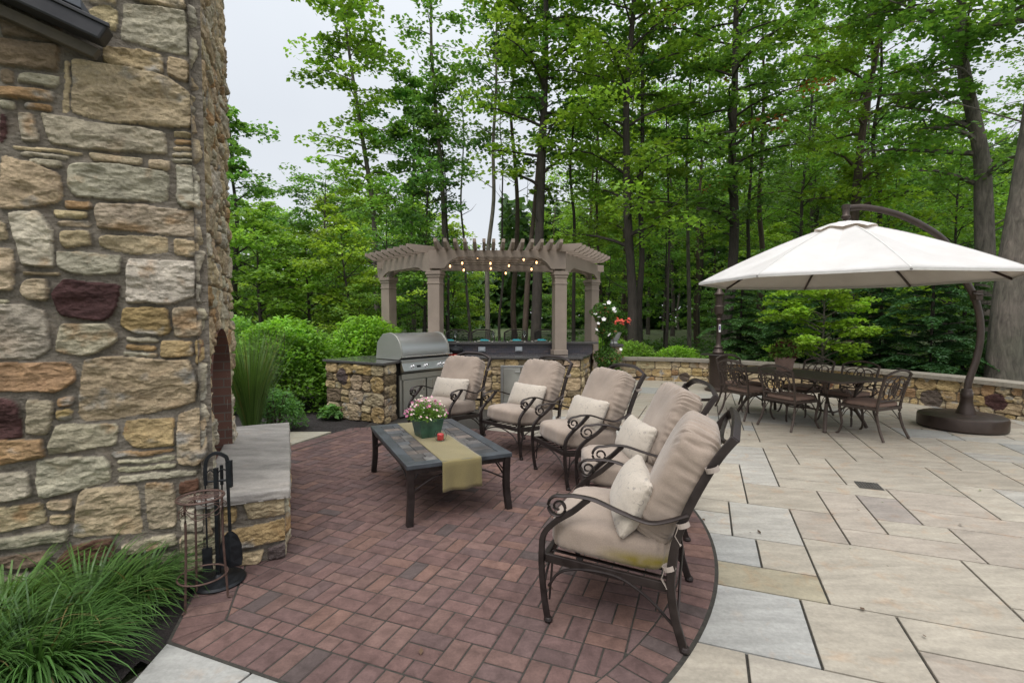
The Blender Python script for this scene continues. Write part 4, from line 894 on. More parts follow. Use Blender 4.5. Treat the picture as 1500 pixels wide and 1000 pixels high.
# bar settings --------------------------------------------------------
bs_ = [(-1.18, 'stemmed glass and teal plate setting nearest the grill hood'), (-0.50, ''), (0.13, ''), (0.66, '')]
labs_g = ['wine glass on the bar just right of the left front pergola post', 'wine glass on the bar above the left outlet cover', 'wine glass on the bar above the right outlet cover']
for i, gx in enumerate((-1.08, -.36, .24)):
    w = empty('wine_glass', (gx, 9.40 + .05 * i + .1, 1.15), 0, labs_g[i], 'wine glass', 'glasses on the bar')
    g = MB(); g.lathe([(.034, 0), (.034, .003), (.006, .008), (.0045, .09)], n=16); g.build('stem', M['glass'], w, smooth=True)
    g = MB(); g.lathe([(.0045, .09), (.02, .105), (.038, .14), (.041, .175), (.036, .215), (.034, .215), (.039, .175), (.036, .142), (.018, .11), (0, .106)], n=16); g.build('bowl', M['glass'], w, smooth=True)
labs_p = ['cream plate with folded teal napkin at the left end of the bar', 'cream plate with teal napkin left of the middle wine glass', 'cream plate with teal napkin left of the rightmost wine glass', 'cream plate with teal napkin beside the right front pergola post']
for i, gx in enumerate((-1.20, -.54, .08, .56)):
    w = empty('place_setting', (gx, 9.42 + .04 * i + .06, 1.15), 0, labs_p[i], 'plate', 'place settings along the bar')
    g = MB(); g.lathe([(.06, 0), (.07, .004), (.125, .016), (.13, .02), (.07, .008), (0, .008)], n=28); g.build('plate', M['porcelain'], w, smooth=True)
    g = MB(); g.box((.01, 0, .028), (.16, .10, .022), .2); g.box((.0, .01, .043), (.12, .07, .012), -.1); g.build('napkin', M['teal'], w, bevel=.006)
    g = MB(); g.box((-.17, 0, .004), (.018, .19, .004), .1); g.box((.17, 0, .004), (.016, .19, .004), -.1); g.build('cutlery', M['porcelain'], w)

# bar stools behind the bar ------------------------------------------------
def make_stool():
    r = empty('bar_stool', (0, 0, 0))
    for sx_ in (-1, 1):
        for sy_ in (-1, 1):
            g = MB(); g.sweep([(sx_ * .25, sy_ * .24, 0), (sx_ * .215, sy_ * .2, .4), (sx_ * .2, sy_ * .185, .76)], .03, n=8); g.build('leg', M['bronze'], r, smooth=True)
    g = MB(); g.box((0, 0, .77), (.46, .44, .03)); g.build('seat_frame', M['bronze'], r, bevel=.006)
    g = MB(); g.box((0, 0, .81), (.44, .42, .05)); g.build('seat', M['brownseat'], r, bevel=.02)
    g = MB()
    for sx_ in (-1, 1): g.sweep(spline([(sx_ * .22, .20, .76), (sx_ * .235, .25, 1.0), (sx_ * .24, .32, 1.30)], 4), .028, n=8)
    g.sweep(spline([(-.24, .32, 1.29), (-.12, .335, 1.345), (.12, .335, 1.345), (.24, .32, 1.29)], 5), .03, n=8)
    g.build('back_frame', M['bronze'], r, smooth=True)
    g = MB()
    for k in range(-10, 11): 
        h = 1.33 - abs(k) * .003; g.sweep([(k * .022, .25, .96), (k * .022, .325, h)], .010, n=4)
    for k in range(8):
        t = k / 7; g.sweep([(-.225, .255 + .065 * t, .97 + .33 * t), (.225, .255 + .065 * t, .97 + .33 * t)], .008, n=4)
    g.build('woven_back', M['black_iron'], r)
    g = MB(); g.sweep([(-.23, -.22, .25), (.23, -.22, .25)], .02, n=6); g.build('foot_rail', M['bronze'], r)
    return r
st0 = make_stool()
labs_s = ['dark woven bar stool behind the bar next to the left front pergola post', 'dark woven bar stool behind the bar between the left and middle wine glasses', 'dark woven bar stool behind the bar between the middle and right wine glasses', 'dark woven bar stool behind the bar touching the right front pergola post']
for i, (sx_, a_) in enumerate(((-1.16, 0), (-.60, 4), (.06, -3), (.74, 2))):
    o = st0 if i == 0 else copy_tree(st0)
    o.location = (sx_, 10.28 + .04 * i, 0); o.rotation_euler = (0, 0, R(a_)); tag(o, labs_s[i], 'bar stool', 'bar stools behind the bar')

# ------------------------------------------------------------------ pergola
pg = empty('pergola', (-.3, 9.9, 0), 0, 'taupe wooden pergola on four square posts over the outdoor kitchen', 'pergola')
PP = [(-2.62, 10.62, 0.0), (-1.40, 9.15, .924), (.88, 9.27, .924), (1.80, 11.25, 0.0)]
PT = 2.45
angs_p = [R(-30), R(-12), R(10), R(35)]
for (x, y, z), an in zip(PP, angs_p):
    s = MB(); s.box((x, y, (z + PT) / 2), (.225, .225, PT - z), an); post = rel(s.build('post', M['taupe'], pg, bevel=.006))
    s = MB()
    for (w_, z0, z1) in ((.245, 2.22, 2.25), (.255, 2.34, 2.39), (.29, 2.39, 2.43), (.265, 2.43, 2.46)): s.box((x, y, (z0 + z1) / 2), (w_, w_, z1 - z0 - .001), an)
    s.build('capital', M['taupe'], post, bevel=.006); s = MB()
    for (w_, z0, z1) in ((.265, z, z + .09), ): s.box((x, y, (z0 + z1) / 2 + .002), (w_, w_, z1 - z0), an)
    s.build('plinth', M['taupe'], post, bevel=.006)
def ext(p, q, e0, e1):
    p = np.array(p[:2]); q = np.array(q[:2]); u = (q - p) / np.linalg.norm(q - p); return p - u * e0, q + u * e1, u
def dbl_beam(name, p, q, zb, zt, e0=0, e1=0, arch=0.0):
    a, b_, u = ext(p, q, e0, e1); n = np.array((u[1], -u[0])); L = np.linalg.norm(b_ - a)
    for off in (-.10, .10):
        s = MB(); NN = 28; low = []
        for i in range(NN + 1):
            t = i / NN; dd = min(t, 1 - t) * L
            k = 0 if arch == 0 else arch * min(1, max(0, (dd - .28) / .22)) ** 0.6
            low.append((t * L, zb + k))
        for i in range(NN):
            x0, z0 = low[i]; x1, z1 = low[i + 1]
            for hw in (0,):
                c0 = a + u * x0 + n * off; c1 = a + u * x1 + n * off
                v = []
                for c_, zz in ((c0, z0), (c1, z1)):
                    for o_ in (-.02, .02):
                        v.append((c_[0] + n[0] * o_, c_[1] + n[1] * o_, zz)); v.append((c_[0] + n[0] * o_, c_[1] + n[1] * o_, zt))
                F = [(0, 2, 6, 4), (1, 5, 7, 3), (0, 4, 5, 1), (2, 3, 7, 6)]
                if i == 0: F.append((0, 1, 3, 2))
                if i == NN - 1: F.append((4, 6, 7, 5))
                s.add(v, F)
        rel(s.build(name, M['taupe'], pg))
dbl_beam('beam', PP[1], PP[2], 2.50, 2.83, .10, .10, arch=.21)
dbl_beam('beam', PP[0], PP[1], 2.462, 2.80, .28, .02, arch=.10)
dbl_beam('beam', PP[2], PP[3], 2.462, 2.80, .02, .26, arch=.10)
dbl_beam('beam', (PP[0][0], PP[0][1] + .1), (PP[3][0], PP[3][1] + .1), 2.64, 2.79, .25, .25)
def rafter(p, q, zb, h=.135, w=.055):
    """rafter with scrolled tails, from p to q (2-d)"""
    p = np.array(p); q = np.array(q); L = np.linalg.norm(q - p); u = (q - p) / L; n = np.array((u[1], -u[0]))
    t = .20
    prof = [(0, h), (0, h * .55), (.03, h * .50), (.06, h * .28), (.11, h * .22), (.14, .0), (t, 0)]
    out = prof + [(L - x, z) for x, z in prof[::-1]]
    poly = out + []; v = []
    for o_ in (-w / 2, w / 2):
        for x, z in poly: c = p + u * x + n * o_; v.append((c[0], c[1], zb + z))
    k = len(poly)
    s = MB(); s.add(v, [tuple(range(k)), tuple(range(2 * k - 1, k - 1, -1))] + [(i, k + i, k + (i + 1) % k, (i + 1) % k) for i in range(k)])
    return rel(s.build('rafter', M['taupe'], pg))
p1, p2 = np.array(PP[1][:2]), np.array(PP[2][:2]); u = (p2 - p1) / np.linalg.norm(p2 - p1); n = np.array((u[1], -u[0]))
L = np.linalg.norm(p2 - p1)
for i in range(14):
    a = p1 + u * (L * (i + .3) / 13.6); fwd = a + n * .56
    # far end: on the back beam
    bk0, bk1 = np.array(PP[0][:2]), np.array(PP[3][:2]); f = (a[0] - bk0[0]) / (bk1[0] - bk0[0]); bp_ = bk0 + (bk1 - bk0) * f
    back = a - n * (bp_[1] + .45 - a[1]); rafter(fwd, back, 2.835)
def side_rafters(p, q, cnt, seed):
    p = np.array(p[:2]); q = np.array(q[:2]); L = np.linalg.norm(q - p); u = (q - p) / L; n = np.array((u[1], -u[0]))
    for i in range(cnt):
        a = p + u * (L * i / (cnt - .6) - .12); rafter(a + n * .46, a - n * (1.1 if 0 < i < cnt - 1 else .8) * 0.62, 2.805)
side_rafters(PP[0], PP[1], 8, 1)
side_rafters(PP[2], PP[3], 9, 2)
# purlins seen from below
for k, yy in enumerate((9.75, 10.15, 10.55)):
    f0 = (yy - PP[1][1]) / (PP[0][1] - PP[1][1]); f1 = (yy - PP[2][1]) / (PP[3][1] - PP[2][1])
    a = (PP[1][0] + (PP[0][0] - PP[1][0]) * f0, yy); b_ = (PP[2][0] + (PP[3][0] - PP[2][0]) * f1, yy)
    s = MB(); s.beam((*a, 2.765), (*b_, 2.765), .09, .09); rel(s.build('purlin', M['taupe'], pg, bevel=.004))

# string lights
sl = empty('string_lights', (-.3, 9.7, 0), 0, 'string of small glowing warm bulbs hanging under the pergola', 'string lights')
BP = [(505,255),(607,235),(610,272),(685,200),(767,228),(763,262),(877,243),(858,282),(965,208),(1045,222),(1018,268)]
def unproj(px_, py_, Y):
    F = 729.; P = math.atan(34 / 729.); xx = (px_ - 750) / F; yy = -(py_ - 500) / F
    d = (xx, math.cos(P) + yy * math.sin(P), -math.sin(P) + yy * math.cos(P)); t = Y / d[1]; return (d[0] * t, Y, 1.6 + d[2] * t)
bl_pos = [(-1.2, 9.7, 2.60), (-.93, 9.35, 2.62), (-.96, 9.95, 2.55), (-.64, 9.30, 2.72), (-.42, 9.75, 2.66), (-.43, 10.15, 2.60), (-.06, 9.8, 2.62), (-.13, 10.3, 2.52), (.22, 9.45, 2.70), (.47, 9.6, 2.66), (.39, 10.0, 2.57)]
g = MB(); order_ = [0, 2, 1, 3, 4, 5, 7, 6, 10, 9, 8]
pts = []
for a, b_ in zip(order_[:-1], order_[1:]):
    P0_, P1_ = np.array(bl_pos[a]), np.array(bl_pos[b_])
    for t in np.linspace(0, 1, 7)[:-1]:
        p = P0_ + (P1_ - P0_) * t; p[2] += .06 + .0 - .05 * math.sin(math.pi * t) * 0; pts.append(tuple(p))
pts.append(tuple(np.array(bl_pos[8]) + (0, 0, .06)))
pts = [(-1.32, 9.3, 2.75), (-1.05, 9.3, 2.66)] + pts + [(.8, 9.4, 2.78)]
g.sweep(spline(pts, 2), .007, n=5); rel(g.build('cord', M['cord'], sl))
for p in bl_pos:
    g = MB(); g.lathe([(.012, .06), (.012, .03)], c=p, n=10); sk = rel(g.build('socket', M['cord'], sl))
    g = MB(); g.lathe([(.009, .03), (.016, .012), (.017, -.002), (.010, -.016), (0, -.02)], c=p, n=12); g.build('bulb', M['bulb'], sk, smooth=True)

# ------------------------------------------------------------------ cushions
def pnorm_box(w, d, t, p=4.5, n=22, wr=0.006, seed=0, crown=0.0, pinch=0.0, tint=None, mat=None, name='cushion'):
    """soft box: subdivided cube projected on a p-norm ball, scaled, wrinkled"""
    L = np.linspace(-1, 1, n + 1); V = []; Q = []; base = 0
    for ax in range(3):
        for sg in (-1, 1):
            a, b_ = np.meshgrid(L, L); c = np.full(a.shape, float(sg)); P = [None] * 3
            P[ax] = c; P[(ax + 1) % 3] = a; P[(ax + 2) % 3] = b_
            V.append(np.stack(P, -1).reshape(-1, 3)); idx = base + np.arange((n + 1) ** 2).reshape(n + 1, n + 1)
            q = np.stack([idx[:-1, :-1], idx[:-1, 1:], idx[1:, 1:], idx[1:, :-1]], -1).reshape(-1, 4)
            if sg < 0: q = q[:, ::-1]
            Q.append(q); base += (n + 1) ** 2
    V = np.concatenate(V); Q = np.concatenate(Q)
    key = np.round(V * 1000).astype(np.int64); _, first, inv = np.unique(key, axis=0, return_index=True, return_inverse=True)
    V = V[first]; Q = inv.ravel()[Q]
    V = np.sin(V * math.pi / 2 * 0.92) / math.sin(math.pi / 2 * 0.92)
    r = (np.abs(V) ** p).sum(1) ** (1 / p); U_ = V / r[:, None]
    X = U_ * np.array((w / 2, d / 2, t / 2))
    if pinch > 0:   # knife-edge pillow
        ex = 1 - np.clip(np.abs(U_[:, 0]), 0, 1) ** 3.2; ey = 1 - np.clip(np.abs(U_[:, 1]), 0, 1) ** 3.2
        X[:, 2] *= np.clip((ex * ey), 0.0, 1) ** 0.55 * pinch + (1 - pinch) * 0.35
        cr_ = np.clip(np.abs(U_[:, 0]) * np.abs(U_[:, 1]), 0, 1) ** 3; X[:, :2] *= (1 + 0.10 * cr_ - 0.035 * (1 - np.abs(U_[:, :2]).max(1)) )[:, None]
    if crown: X[:, 2] += np.sign(U_[:, 2]) * crown * (1 - U_[:, 0] ** 2) * (1 - U_[:, 1] ** 2)
    nn = U_ / np.linalg.norm(U_, axis=1)[:, None]
    edge_ = np.clip(np.max(np.abs(U_[:, :2]), axis=1), 0, 1) ** 2
    ang_ = np.arctan2(U_[:, 1], U_[:, 0])
    ew_ = np.clip((edge_ - .35) / .65, 0, 1); crn = np.clip(np.abs(U_[:, 0] * U_[:, 1]), 0, 1)
    wv = -np.clip(np.abs(fbm(ang_ * 13 + 40, edge_ * .9 + U_[:, 2] * .4, seed, 2)) * 2.2 - .25, 0, 1) * ew_ * (.5 + 1.3 * crn) + fbm(X[:, 0] * 4 + seed, X[:, 1] * 4 + X[:, 2] * 3, seed + 3, 2) * 0.55
    X = X + nn * (wv * wr)[:, None]
    col = np.ones((len(X), 3))
    # welt seam darker line is real geometry below
    if tint: col = tint(X, col)
    me = mesh_np(name, X, quads=Q, mat=mat or M['cushion'], col=col); return me
def welt(w, d, z, r=.0045, p=4.5, n=80):
    out = []
    for k in range(n + 1):
        t = 2 * math.pi * k / n; c, s = math.cos(t), math.sin(t); q = (abs(c) ** p + abs(s) ** p) ** (-1 / p)
        out.append((w / 2 * c * q, d / 2 * s * q, z))
    g = MB(); g.sweep(out, r * 2, n=6, caps=False); return g

# ------------------------------------------------------------------ lounge chairs
# local: +y is where the sitter faces, x across.  side profile measured as (s from the front foot, z)
def sp_(s, z, x): return (x, .34 - s, z)
def scroll(c, r0, r1, a0, a1, n=26):
    return [(c[0] + (r0 + (r1 - r0) * k / n) * math.cos(a0 + (a1 - a0) * k / n), c[1] + (r0 + (r1 - r0) * k / n) * math.sin(a0 + (a1 - a0) * k / n)) for k in range(n + 1)]
def make_lounge(cush_seed=1, stain=False):
    r = empty('lounge_chair', (0, 0, 0))
    for sx_ in (-1, 1):
        X = sx_ * .35
        leg = spline([(0, 0), (-.018, .10), (-.035, .25), (-.037, .38), (-.024, .47), (.04, .545), (.13, .61), (.19, .665), (.215, .685)], 4)
        g = MB(); g.sweep([sp_(s, z, X) for s, z in leg], .030, .026, square=True, ref=(1, 0, 0)); g.lathe([(.020, 0), (.024, .012), (.018, .028)], c=sp_(0, 0, X), n=12)
        g.build('front_leg', M['bronze'], r, bevel=.004)
        post = spline([(.683, 0), (.655, .09), (.634, .167), (.613, .332), (.629, .504), (.679, .671), (.753, .834), (.82, .955), (.885, 1.045)], 4)
        g = MB(); pp = []
        for s, z in post:
            k = max(0, z - .5) / .6; pp.append(sp_(s, z, X * (1 - .10 * k)))
        g.sweep(pp, .040, .026, square=True, ref=(1, 0, 0)); g.lathe([(.022, 0), (.026, .014), (.02, .03)], c=sp_(.683, 0, X), n=12)
        g.build('rear_leg', M['bronze'], r, bevel=.004)
        arm = scroll((.052, .622), .012, .060, R(90 + 560), R(95), 30) + [(.075, .683), (.13, .692)] 
        arm2 = spline([(.13, .692), (.24, .684), (.375, .640), (.507, .608), (.60, .630), (.690, .672)], 5)
        g = MB(); g.sweep([sp_(s, z, X) for s, z in arm + arm2[1:]], .044, .017, n=10, ref=(0, 0, 1) if False else (0.001, 0, 1), taper=lambda t: .55 + .45 * min(1, t * 2.2))
        g.build('armrest', M['bronze'], r, smooth=True, sharp=60)
        g = MB(); br_ = spline([(.0, .19), (.05, .265), (.12, .30), (.24, .315), (.38, .30), (.52, .22), (.645, .10)], 5)
        g.sweep([sp_(s, z, X * .985) for s, z in br_], .015, n=8); g.sweep([sp_(.02, .32, X * .985), sp_(.005, .12, X * .985)], .012, n=6)
        g.build('side_brace', M['bronze'], r, smooth=True)
    g = MB()
    for sx_ in (-1, 1): g.beam(sp_(-.02, .338, sx_ * .335), sp_(.625, .295, sx_ * .335), .022, .045)
    g.beam(sp_(-.02, .338, -.34), sp_(-.02, .338, .34), .03, .04); g.beam(sp_(.615, .297, -.34), sp_(.615, .297, .34), .03, .04)
    for k in range(1, 8): g.beam(sp_(-.01, .345, -.34 + k * .085), sp_(.61, .300, -.34 + k * .085), .03, .006)
    g.build('seat_frame', M['bronze'], r, bevel=.003)
    g = MB(); ar = spline([(-.34, .17), (-.22, .27), (0, .315), (.22, .27), (.34, .17)], 6)
    g.sweep([(x, .34 + .03, z) for x, z in ar], .014, n=8); g.build('front_brace', M['bronze'], r, smooth=True); g = MB(); g.sweep([(x, -.31, z - .02) for x, z in ar], .014, n=8); g.build('rear_brace', M['bronze'], r, smooth=True)
    g = MB(); bx = .35 * (1 - .10 * 1.0)
    tr = spline([(-bx, .885, 1.035), (-bx * .72, .893, 1.075), (-bx * .35, .90, 1.10), (bx * .35, .90, 1.10), (bx * .72, .893, 1.075), (bx, .885, 1.035)], 6)
    g.sweep([sp_(s, z, x) for x, s, z in tr], .040, .024, square=True, ref=(0, -.6, .8))
    tr = spline([(-bx, .875, 1.02), (-bx * .5, .85, .99), (0, .84, .97), (bx * .5, .85, .99), (bx, .875, 1.02)], 6)
    g.sweep([sp_(s, z, x) for x, s, z in tr], .020, .020, square=True)
    for k in (-2, -1, 0, 1, 2):
        xx = k * .1; g.sweep([sp_(.65, .52, xx), sp_(.70, .68, xx), sp_(.75, .82, xx)], .012, n=6)
    g.beam(sp_(.625, .50, -.34), sp_(.625, .50, .34), .02, .03)
    g.build('back_frame', M['bronze'], r, bevel=.003)
    def moss(Xv, col):
        if not stain: return col
        # algae on the lower rear edge of the seat, on the outer side
        f = np.clip((.06 - Xv[:, 1]) * 5, 0, 1) * np.clip((.02 - Xv[:, 2]) * 22, 0, 1) * np.clip(1 + fbm(Xv[:, 0] * 9 + Xv[:, 1] * 14, Xv[:, 2] * 20, 9, 3) * 1.1, 0, 1)
        return col * (1 - f[:, None]) + np.array((.62, .60, .10)) * f[:, None]
    me = pnorm_box(.665, .64, .185, p=5.0, n=30, wr=.009, seed=cush_seed, crown=.022, tint=moss, name='seat_cushion')
    o = link('seat_cushion', me, r); o.location = sp_(.295, .44, 0); o.rotation_euler = (R(3.5), 0, 0)
    me = pnorm_box(.645, .645, .215, p=5.2, n=56, wr=.016, seed=cush_seed + 5, crown=.012, name='back_cushion')
    o = link('back_cushion', me, r); o.location = sp_(.622, .765, 0); o.rotation_euler = (R(90 + 25), 0, 0)
    for sx_ in (-1, 1):
        for (s, z, tl) in ((.600, .40, 0), (.66, .62, 0), (.785, .90, 0)):
            X = sx_ * .345; g = MB()
            g.m = Matrix.Translation(sp_(s + .005, z, X)) @ Matrix.Rotation(R(-20), 4, 'X')
            loop = [(.027 * math.cos(t), .030 * math.sin(t), 0) for t in np.linspace(0, 2 * math.pi, 14)]
            g.sweep(loop, .003, .024, square=True, caps=False)
            if z < .8: g.sweep([(sx_ * .02, .02, 0), (sx_ * .012, .05, -.04), (sx_ * .015, .04, -.09)], .016, .003, square=True)
            g.build('cushion_tie', M['tie'], r)
    return r
LC = [  # x, y, facing
 ((-.86, 6.63), (-.55, -.83), 'lounge chair facing the camera beside the gas grill, farthest from the camera'),
 ((.13, 6.05), (-.75, -.66), 'second lounge chair from the gas grill, in front of the steel counter doors'),
 ((.70, 5.02), (-.92, -.39), 'middle lounge chair of the five in the arc'),
 ((.925, 3.87), (-1, .02), 'lounge chair just behind the nearest one'),
 ((.635, 2.765), (-.93, .36), 'nearest lounge chair, seen from its side, with green mildew under its seat cushion')]
base_c = make_lounge(1)
near_c = make_lounge(8, True)
chairs = []
for i, (p, f, lb_) in enumerate(LC):
    o = base_c if i == 0 else (near_c if i == 4 else copy_tree(base_c))
    o.location = (p[0], p[1], 0); o.rotation_euler = (0, 0, math.atan2(f[1], f[0]) - math.pi / 2)
    tag(o, 'taupe cushioned ' + lb_, 'lounge chair', 'lounge chairs around the coffee table'); chairs.append(o)
# throw pillows
pil_me = [pnorm_box(.56, .31, .18, p=9, n=30, wr=.006, seed=60 + k, pinch=1.0, mat=M['pillow'], name='throw_pillow') for k in range(3)]
PL = [(.0, .0, 'on the chair beside the gas grill'), (-.02, .0, 'on the second chair from the gas grill'), (-.03, 4, 'on the middle chair of the arc'), (.02, 6, 'on the chair behind the nearest one'), (-.07, 12, 'on the nearest lounge chair')]
for i, (dx, rt, lb_) in enumerate(PL):
    o = link('throw_pillow', pil_me[i % 3]); tag(o, 'small cream speckled lumbar pillow ' + lb_, 'pillow', 'lumbar pillows on the lounge chairs')
    Mx = Matrix.Translation((LC[i][0][0], LC[i][0][1], 0)) @ Matrix.Rotation(chairs[i].rotation_euler[2], 4, 'Z') @ Matrix.Translation(sp_(.385, .645, dx)) @ Matrix.Rotation(R(rt), 4, 'Z') @ Matrix.Rotation(R(90 + 26), 4, 'X')
    o.matrix_world = Mx

# ------------------------------------------------------------------ coffee table
L_, S_ = np.array((-.43, .90)), np.array((.90, .43)); L_ /= np.linalg.norm(L_); S_ /= np.linalg.norm(S_)
cc = np.array((-.80, 3.74)) + L_ * .775 + S_ * .44
tb = empty('coffee_table', H2(cc), math.atan2(S_[1], S_[0]), 'low rectangular coffee table with slate tile top and dark metal legs', 'table')
# local x = short direction (.88), y = long (1.55)
hx, hy = .445, .785
g = MB()
for c, d in (((0, hy - .045, .462), (2 * hx, .09, .036)), ((0, -hy + .045, .462), (2 * hx, .09, .036)), ((hx - .045, 0, .462), (.09, 2 * hy - .182, .036)), ((-hx + .045, 0, .462), (.09, 2 * hy - .182, .036))): g.box(c, d)
g.build('frame', simple('blue black slate rim', (.045, .052, .06), .45, vary=.4, scale=7, bs=.3), tb, bevel=.005)
g = MB(); rt = random.Random(8); ny = 12; w_ = (2 * hx - .18); ll = (2 * hy - .18)
yy = -ll / 2
for j in range(ny):
    hgt = ll / ny; xs = [-w_ / 2]
    while xs[-1] < w_ / 2 - .06: xs.append(min(w_ / 2, xs[-1] + rt.choice([.09, .12, .16])))
    xs[-1] = w_ / 2
    for a, b_ in zip(xs[:-1], xs[1:]):
        k = rt.uniform(.6, 1.4); c = rt.choice([(.085, .08, .078), (.11, .105, .10), (.075, .078, .082), (.12, .10, .088)]); g.cur = tuple(q * k for q in c)
        g.prism([(a + .003, yy + .003), (b_ - .003, yy + .003), (b_ - .003, yy + hgt - .003), (a + .003, yy + hgt - .003)], .455, .474 + rt.uniform(0, .0025), .002)
    yy += hgt
g.build('tile_top', attr_mat('slate tile', rough=.5, dark=.6, light=1.35, scale=14, bs=.6, bd=.004, bscale=50), tb)
g = MB(); g.box((0, 0, .456), (w_, ll, .020)); g.build('tile_bed', simple('pale grout', (.12, .12, .11), .9), tb)
for sx_ in (-1, 1):
    for sy_ in (-1, 1):
        g = MB(); X, Y = sx_ * (hx - .035), sy_ * (hy - .035)
        g.sweep(spline([(X + sx_ * .012, Y + sy_ * .012, 0), (X - sx_ * .004, Y - sy_ * .004, .2), (X, Y, .444)], 5), .052, .052, square=True, ref=(0, 1, 0)); g.build('leg', M['bronze'], tb, bevel=.005)
g = MB()
for sx_ in (-1, 1): g.beam((sx_ * (hx - .03), -hy + .06, .425), (sx_ * (hx - .03), hy - .06, .425), .02, .04)
for sy_ in (-1, 1):
    g.beam((-hx + .06, sy_ * (hy - .03), .425), (hx - .06, sy_ * (hy - .03), .425), .02, .04)
g.build('apron', M['bronze'], tb)
g = MB()
for sy_ in (-1, 1):
    g.sweep(spline([(-hx + .05, sy_ * (hy - .04), .26), (-.2, sy_ * (hy - .06), .35), (0, sy_ * (hy - .07), .375), (.2, sy_ * (hy - .06), .35), (hx - .05, sy_ * (hy - .04), .26)], 6), .014, n=8)
    for sx_ in (-1, 1): g.sweep([(sx_ * (hx - .035), sy_ * (hy - .05), .30), (sx_ * (hx - .13), sy_ * (hy - .06), .43)], .012, n=6)
for sx_ in (-1, 1): g.sweep(spline([(sx_ * (hx - .04), -hy + .05, .26), (sx_ * (hx - .05), -.4, .37), (sx_ * (hx - .05), .4, .37), (sx_ * (hx - .04), hy - .05, .26)], 6), .014, n=8)
g.build('brace', M['bronze'], tb, smooth=True)
# runner hangs over both ends
rl = empty('table_runner', (cc[0], cc[1], .474), math.atan2(S_[1], S_[0]), 'olive green cloth runner along the coffee table, hanging over its end', 'runner')
nx, path = 14, []
for t in np.linspace(0, 1, 8): path.append((-hy - .008, -.235 + .225 * t))
path += [(-hy - .004, -.001), (-hy + .006, .004)] + [(y_, .004) for y_ in np.linspace(-hy + .05, hy - .05, 40)] + [(hy - .006, .004), (hy + .004, -.001)] + [(hy + .008, -.01 - .22 * t) for t in np.linspace(0, 1, 8)]
V = []; 
for (y_, z_) in path:
    for x_ in np.linspace(-.165, .165, nx):
        hang = max(0, -z_); wv = hang * .06 * math.sin(x_ * 34 + 1) ; top = 0 if z_ < 0 else .0015 * math.sin(y_ * 9 + x_ * 14) ** 2
        V.append((x_ * (1 + hang * .1) + .0, y_ + np.sign(y_) * wv if z_ < 0 else y_, z_ + top))
V = np.array(V); idx = np.arange(len(V)).reshape(-1, nx); q = np.stack([idx[:-1, :-1], idx[:-1, 1:], idx[1:, 1:], idx[1:, :-1]], -1).reshape(-1, 4)
o = link('cloth', mesh_np('cloth', V, quads=q, mat=M['runner']), rl); sm = o.modifiers.new('thick', 'SOLIDIFY'); sm.thickness = .002; sm.offset = 1
TZ = .480
# ------------------------------------------------------------------ leaves
def leaf_cloud(pos, size, nrm_up=1.0, spread=0.55, aspect=0.8, rnd=None, dirs=None, jit=0.3):
    """kite leaves: returns V (4n,3), quads (n,4)"""
    rnd = rnd or rng; n = len(pos)
    nn = np.stack([rnd.normal(0, spread, n), rnd.normal(0, spread, n), np.full(n, nrm_up)], -1); nn /= np.linalg.norm(nn, axis=1)[:, None]
    if dirs is None: dirs = rnd.normal(0, 1, (n, 3))
    t = dirs - (dirs * nn).sum(1)[:, None] * nn; t /= np.linalg.norm(t, axis=1)[:, None] + 1e-9
    b = np.cross(nn, t); s = (size * (1 + rnd.uniform(-jit, jit, n)))[:, None] if not hasattr(size, '__len__') else np.asarray(size)[:, None]
    a0 = pos - t * s * .5; a2 = pos + t * s * .5
    m = pos - t * s * .05; fold = nn * s * .10
    a1 = m + b * s * aspect * .5 + fold; a3 = m - b * s * aspect * .5 + fold
    V = np.stack([a0, a1, a2, a3], 1).reshape(-1, 3); q = np.arange(4 * n).reshape(n, 4)
    return V, q
def leaf_mesh(name, V, q, col, mat):
    return mesh_np(name, V, quads=q, mat=mat, col=np.repeat(col, 4, axis=0), smooth=False)
LEAFM = leaf_mat('maple leaf', (1, 1, 1)); BARK = {}
def bark(name, c, v=.35):
    m, nt, b = nodes(name); co = objco(nt, (1, 1, .22)); n = noise_n(nt, co, 14, 7, .65, .6); n2 = noise_n(nt, objco(nt), 1.3, 4, .6)
    r = ramp(nt, n.outputs['Fac'], [(.3, tuple(x * (1 - v) for x in c)), (.7, tuple(x * (1 + v) for x in c))])
    r2 = ramp(nt, n2.outputs['Fac'], [(.35, (.75, .8, .72)), (.65, (1.15, 1.1, 1.1))])
    nt.links.new(mix(nt, 'MULTIPLY', 1.0, r.outputs[0], r2.outputs[0]), b.inputs['Base Color']); b.inputs['Roughness'].default_value = .95
    bump(nt, b, n.outputs['Fac'], 1.0, .03); return m
BK = {'dark': bark('dark bark', (.052, .043, .036)), 'grey': bark('grey bark', (.125, .110, .092), .55), 'brown': bark('brown bark', (.095, .068, .052)), 'pale': bark('pale bark', (.155, .138, .115), .5)}
GREEN = {'maple': (.175, .340, .066), 'deep': (.115, .245, .072), 'yellow': (.245, .405, .064), 'mid': (.148, .300, .076), 'hem': (.032, .085, .028)}

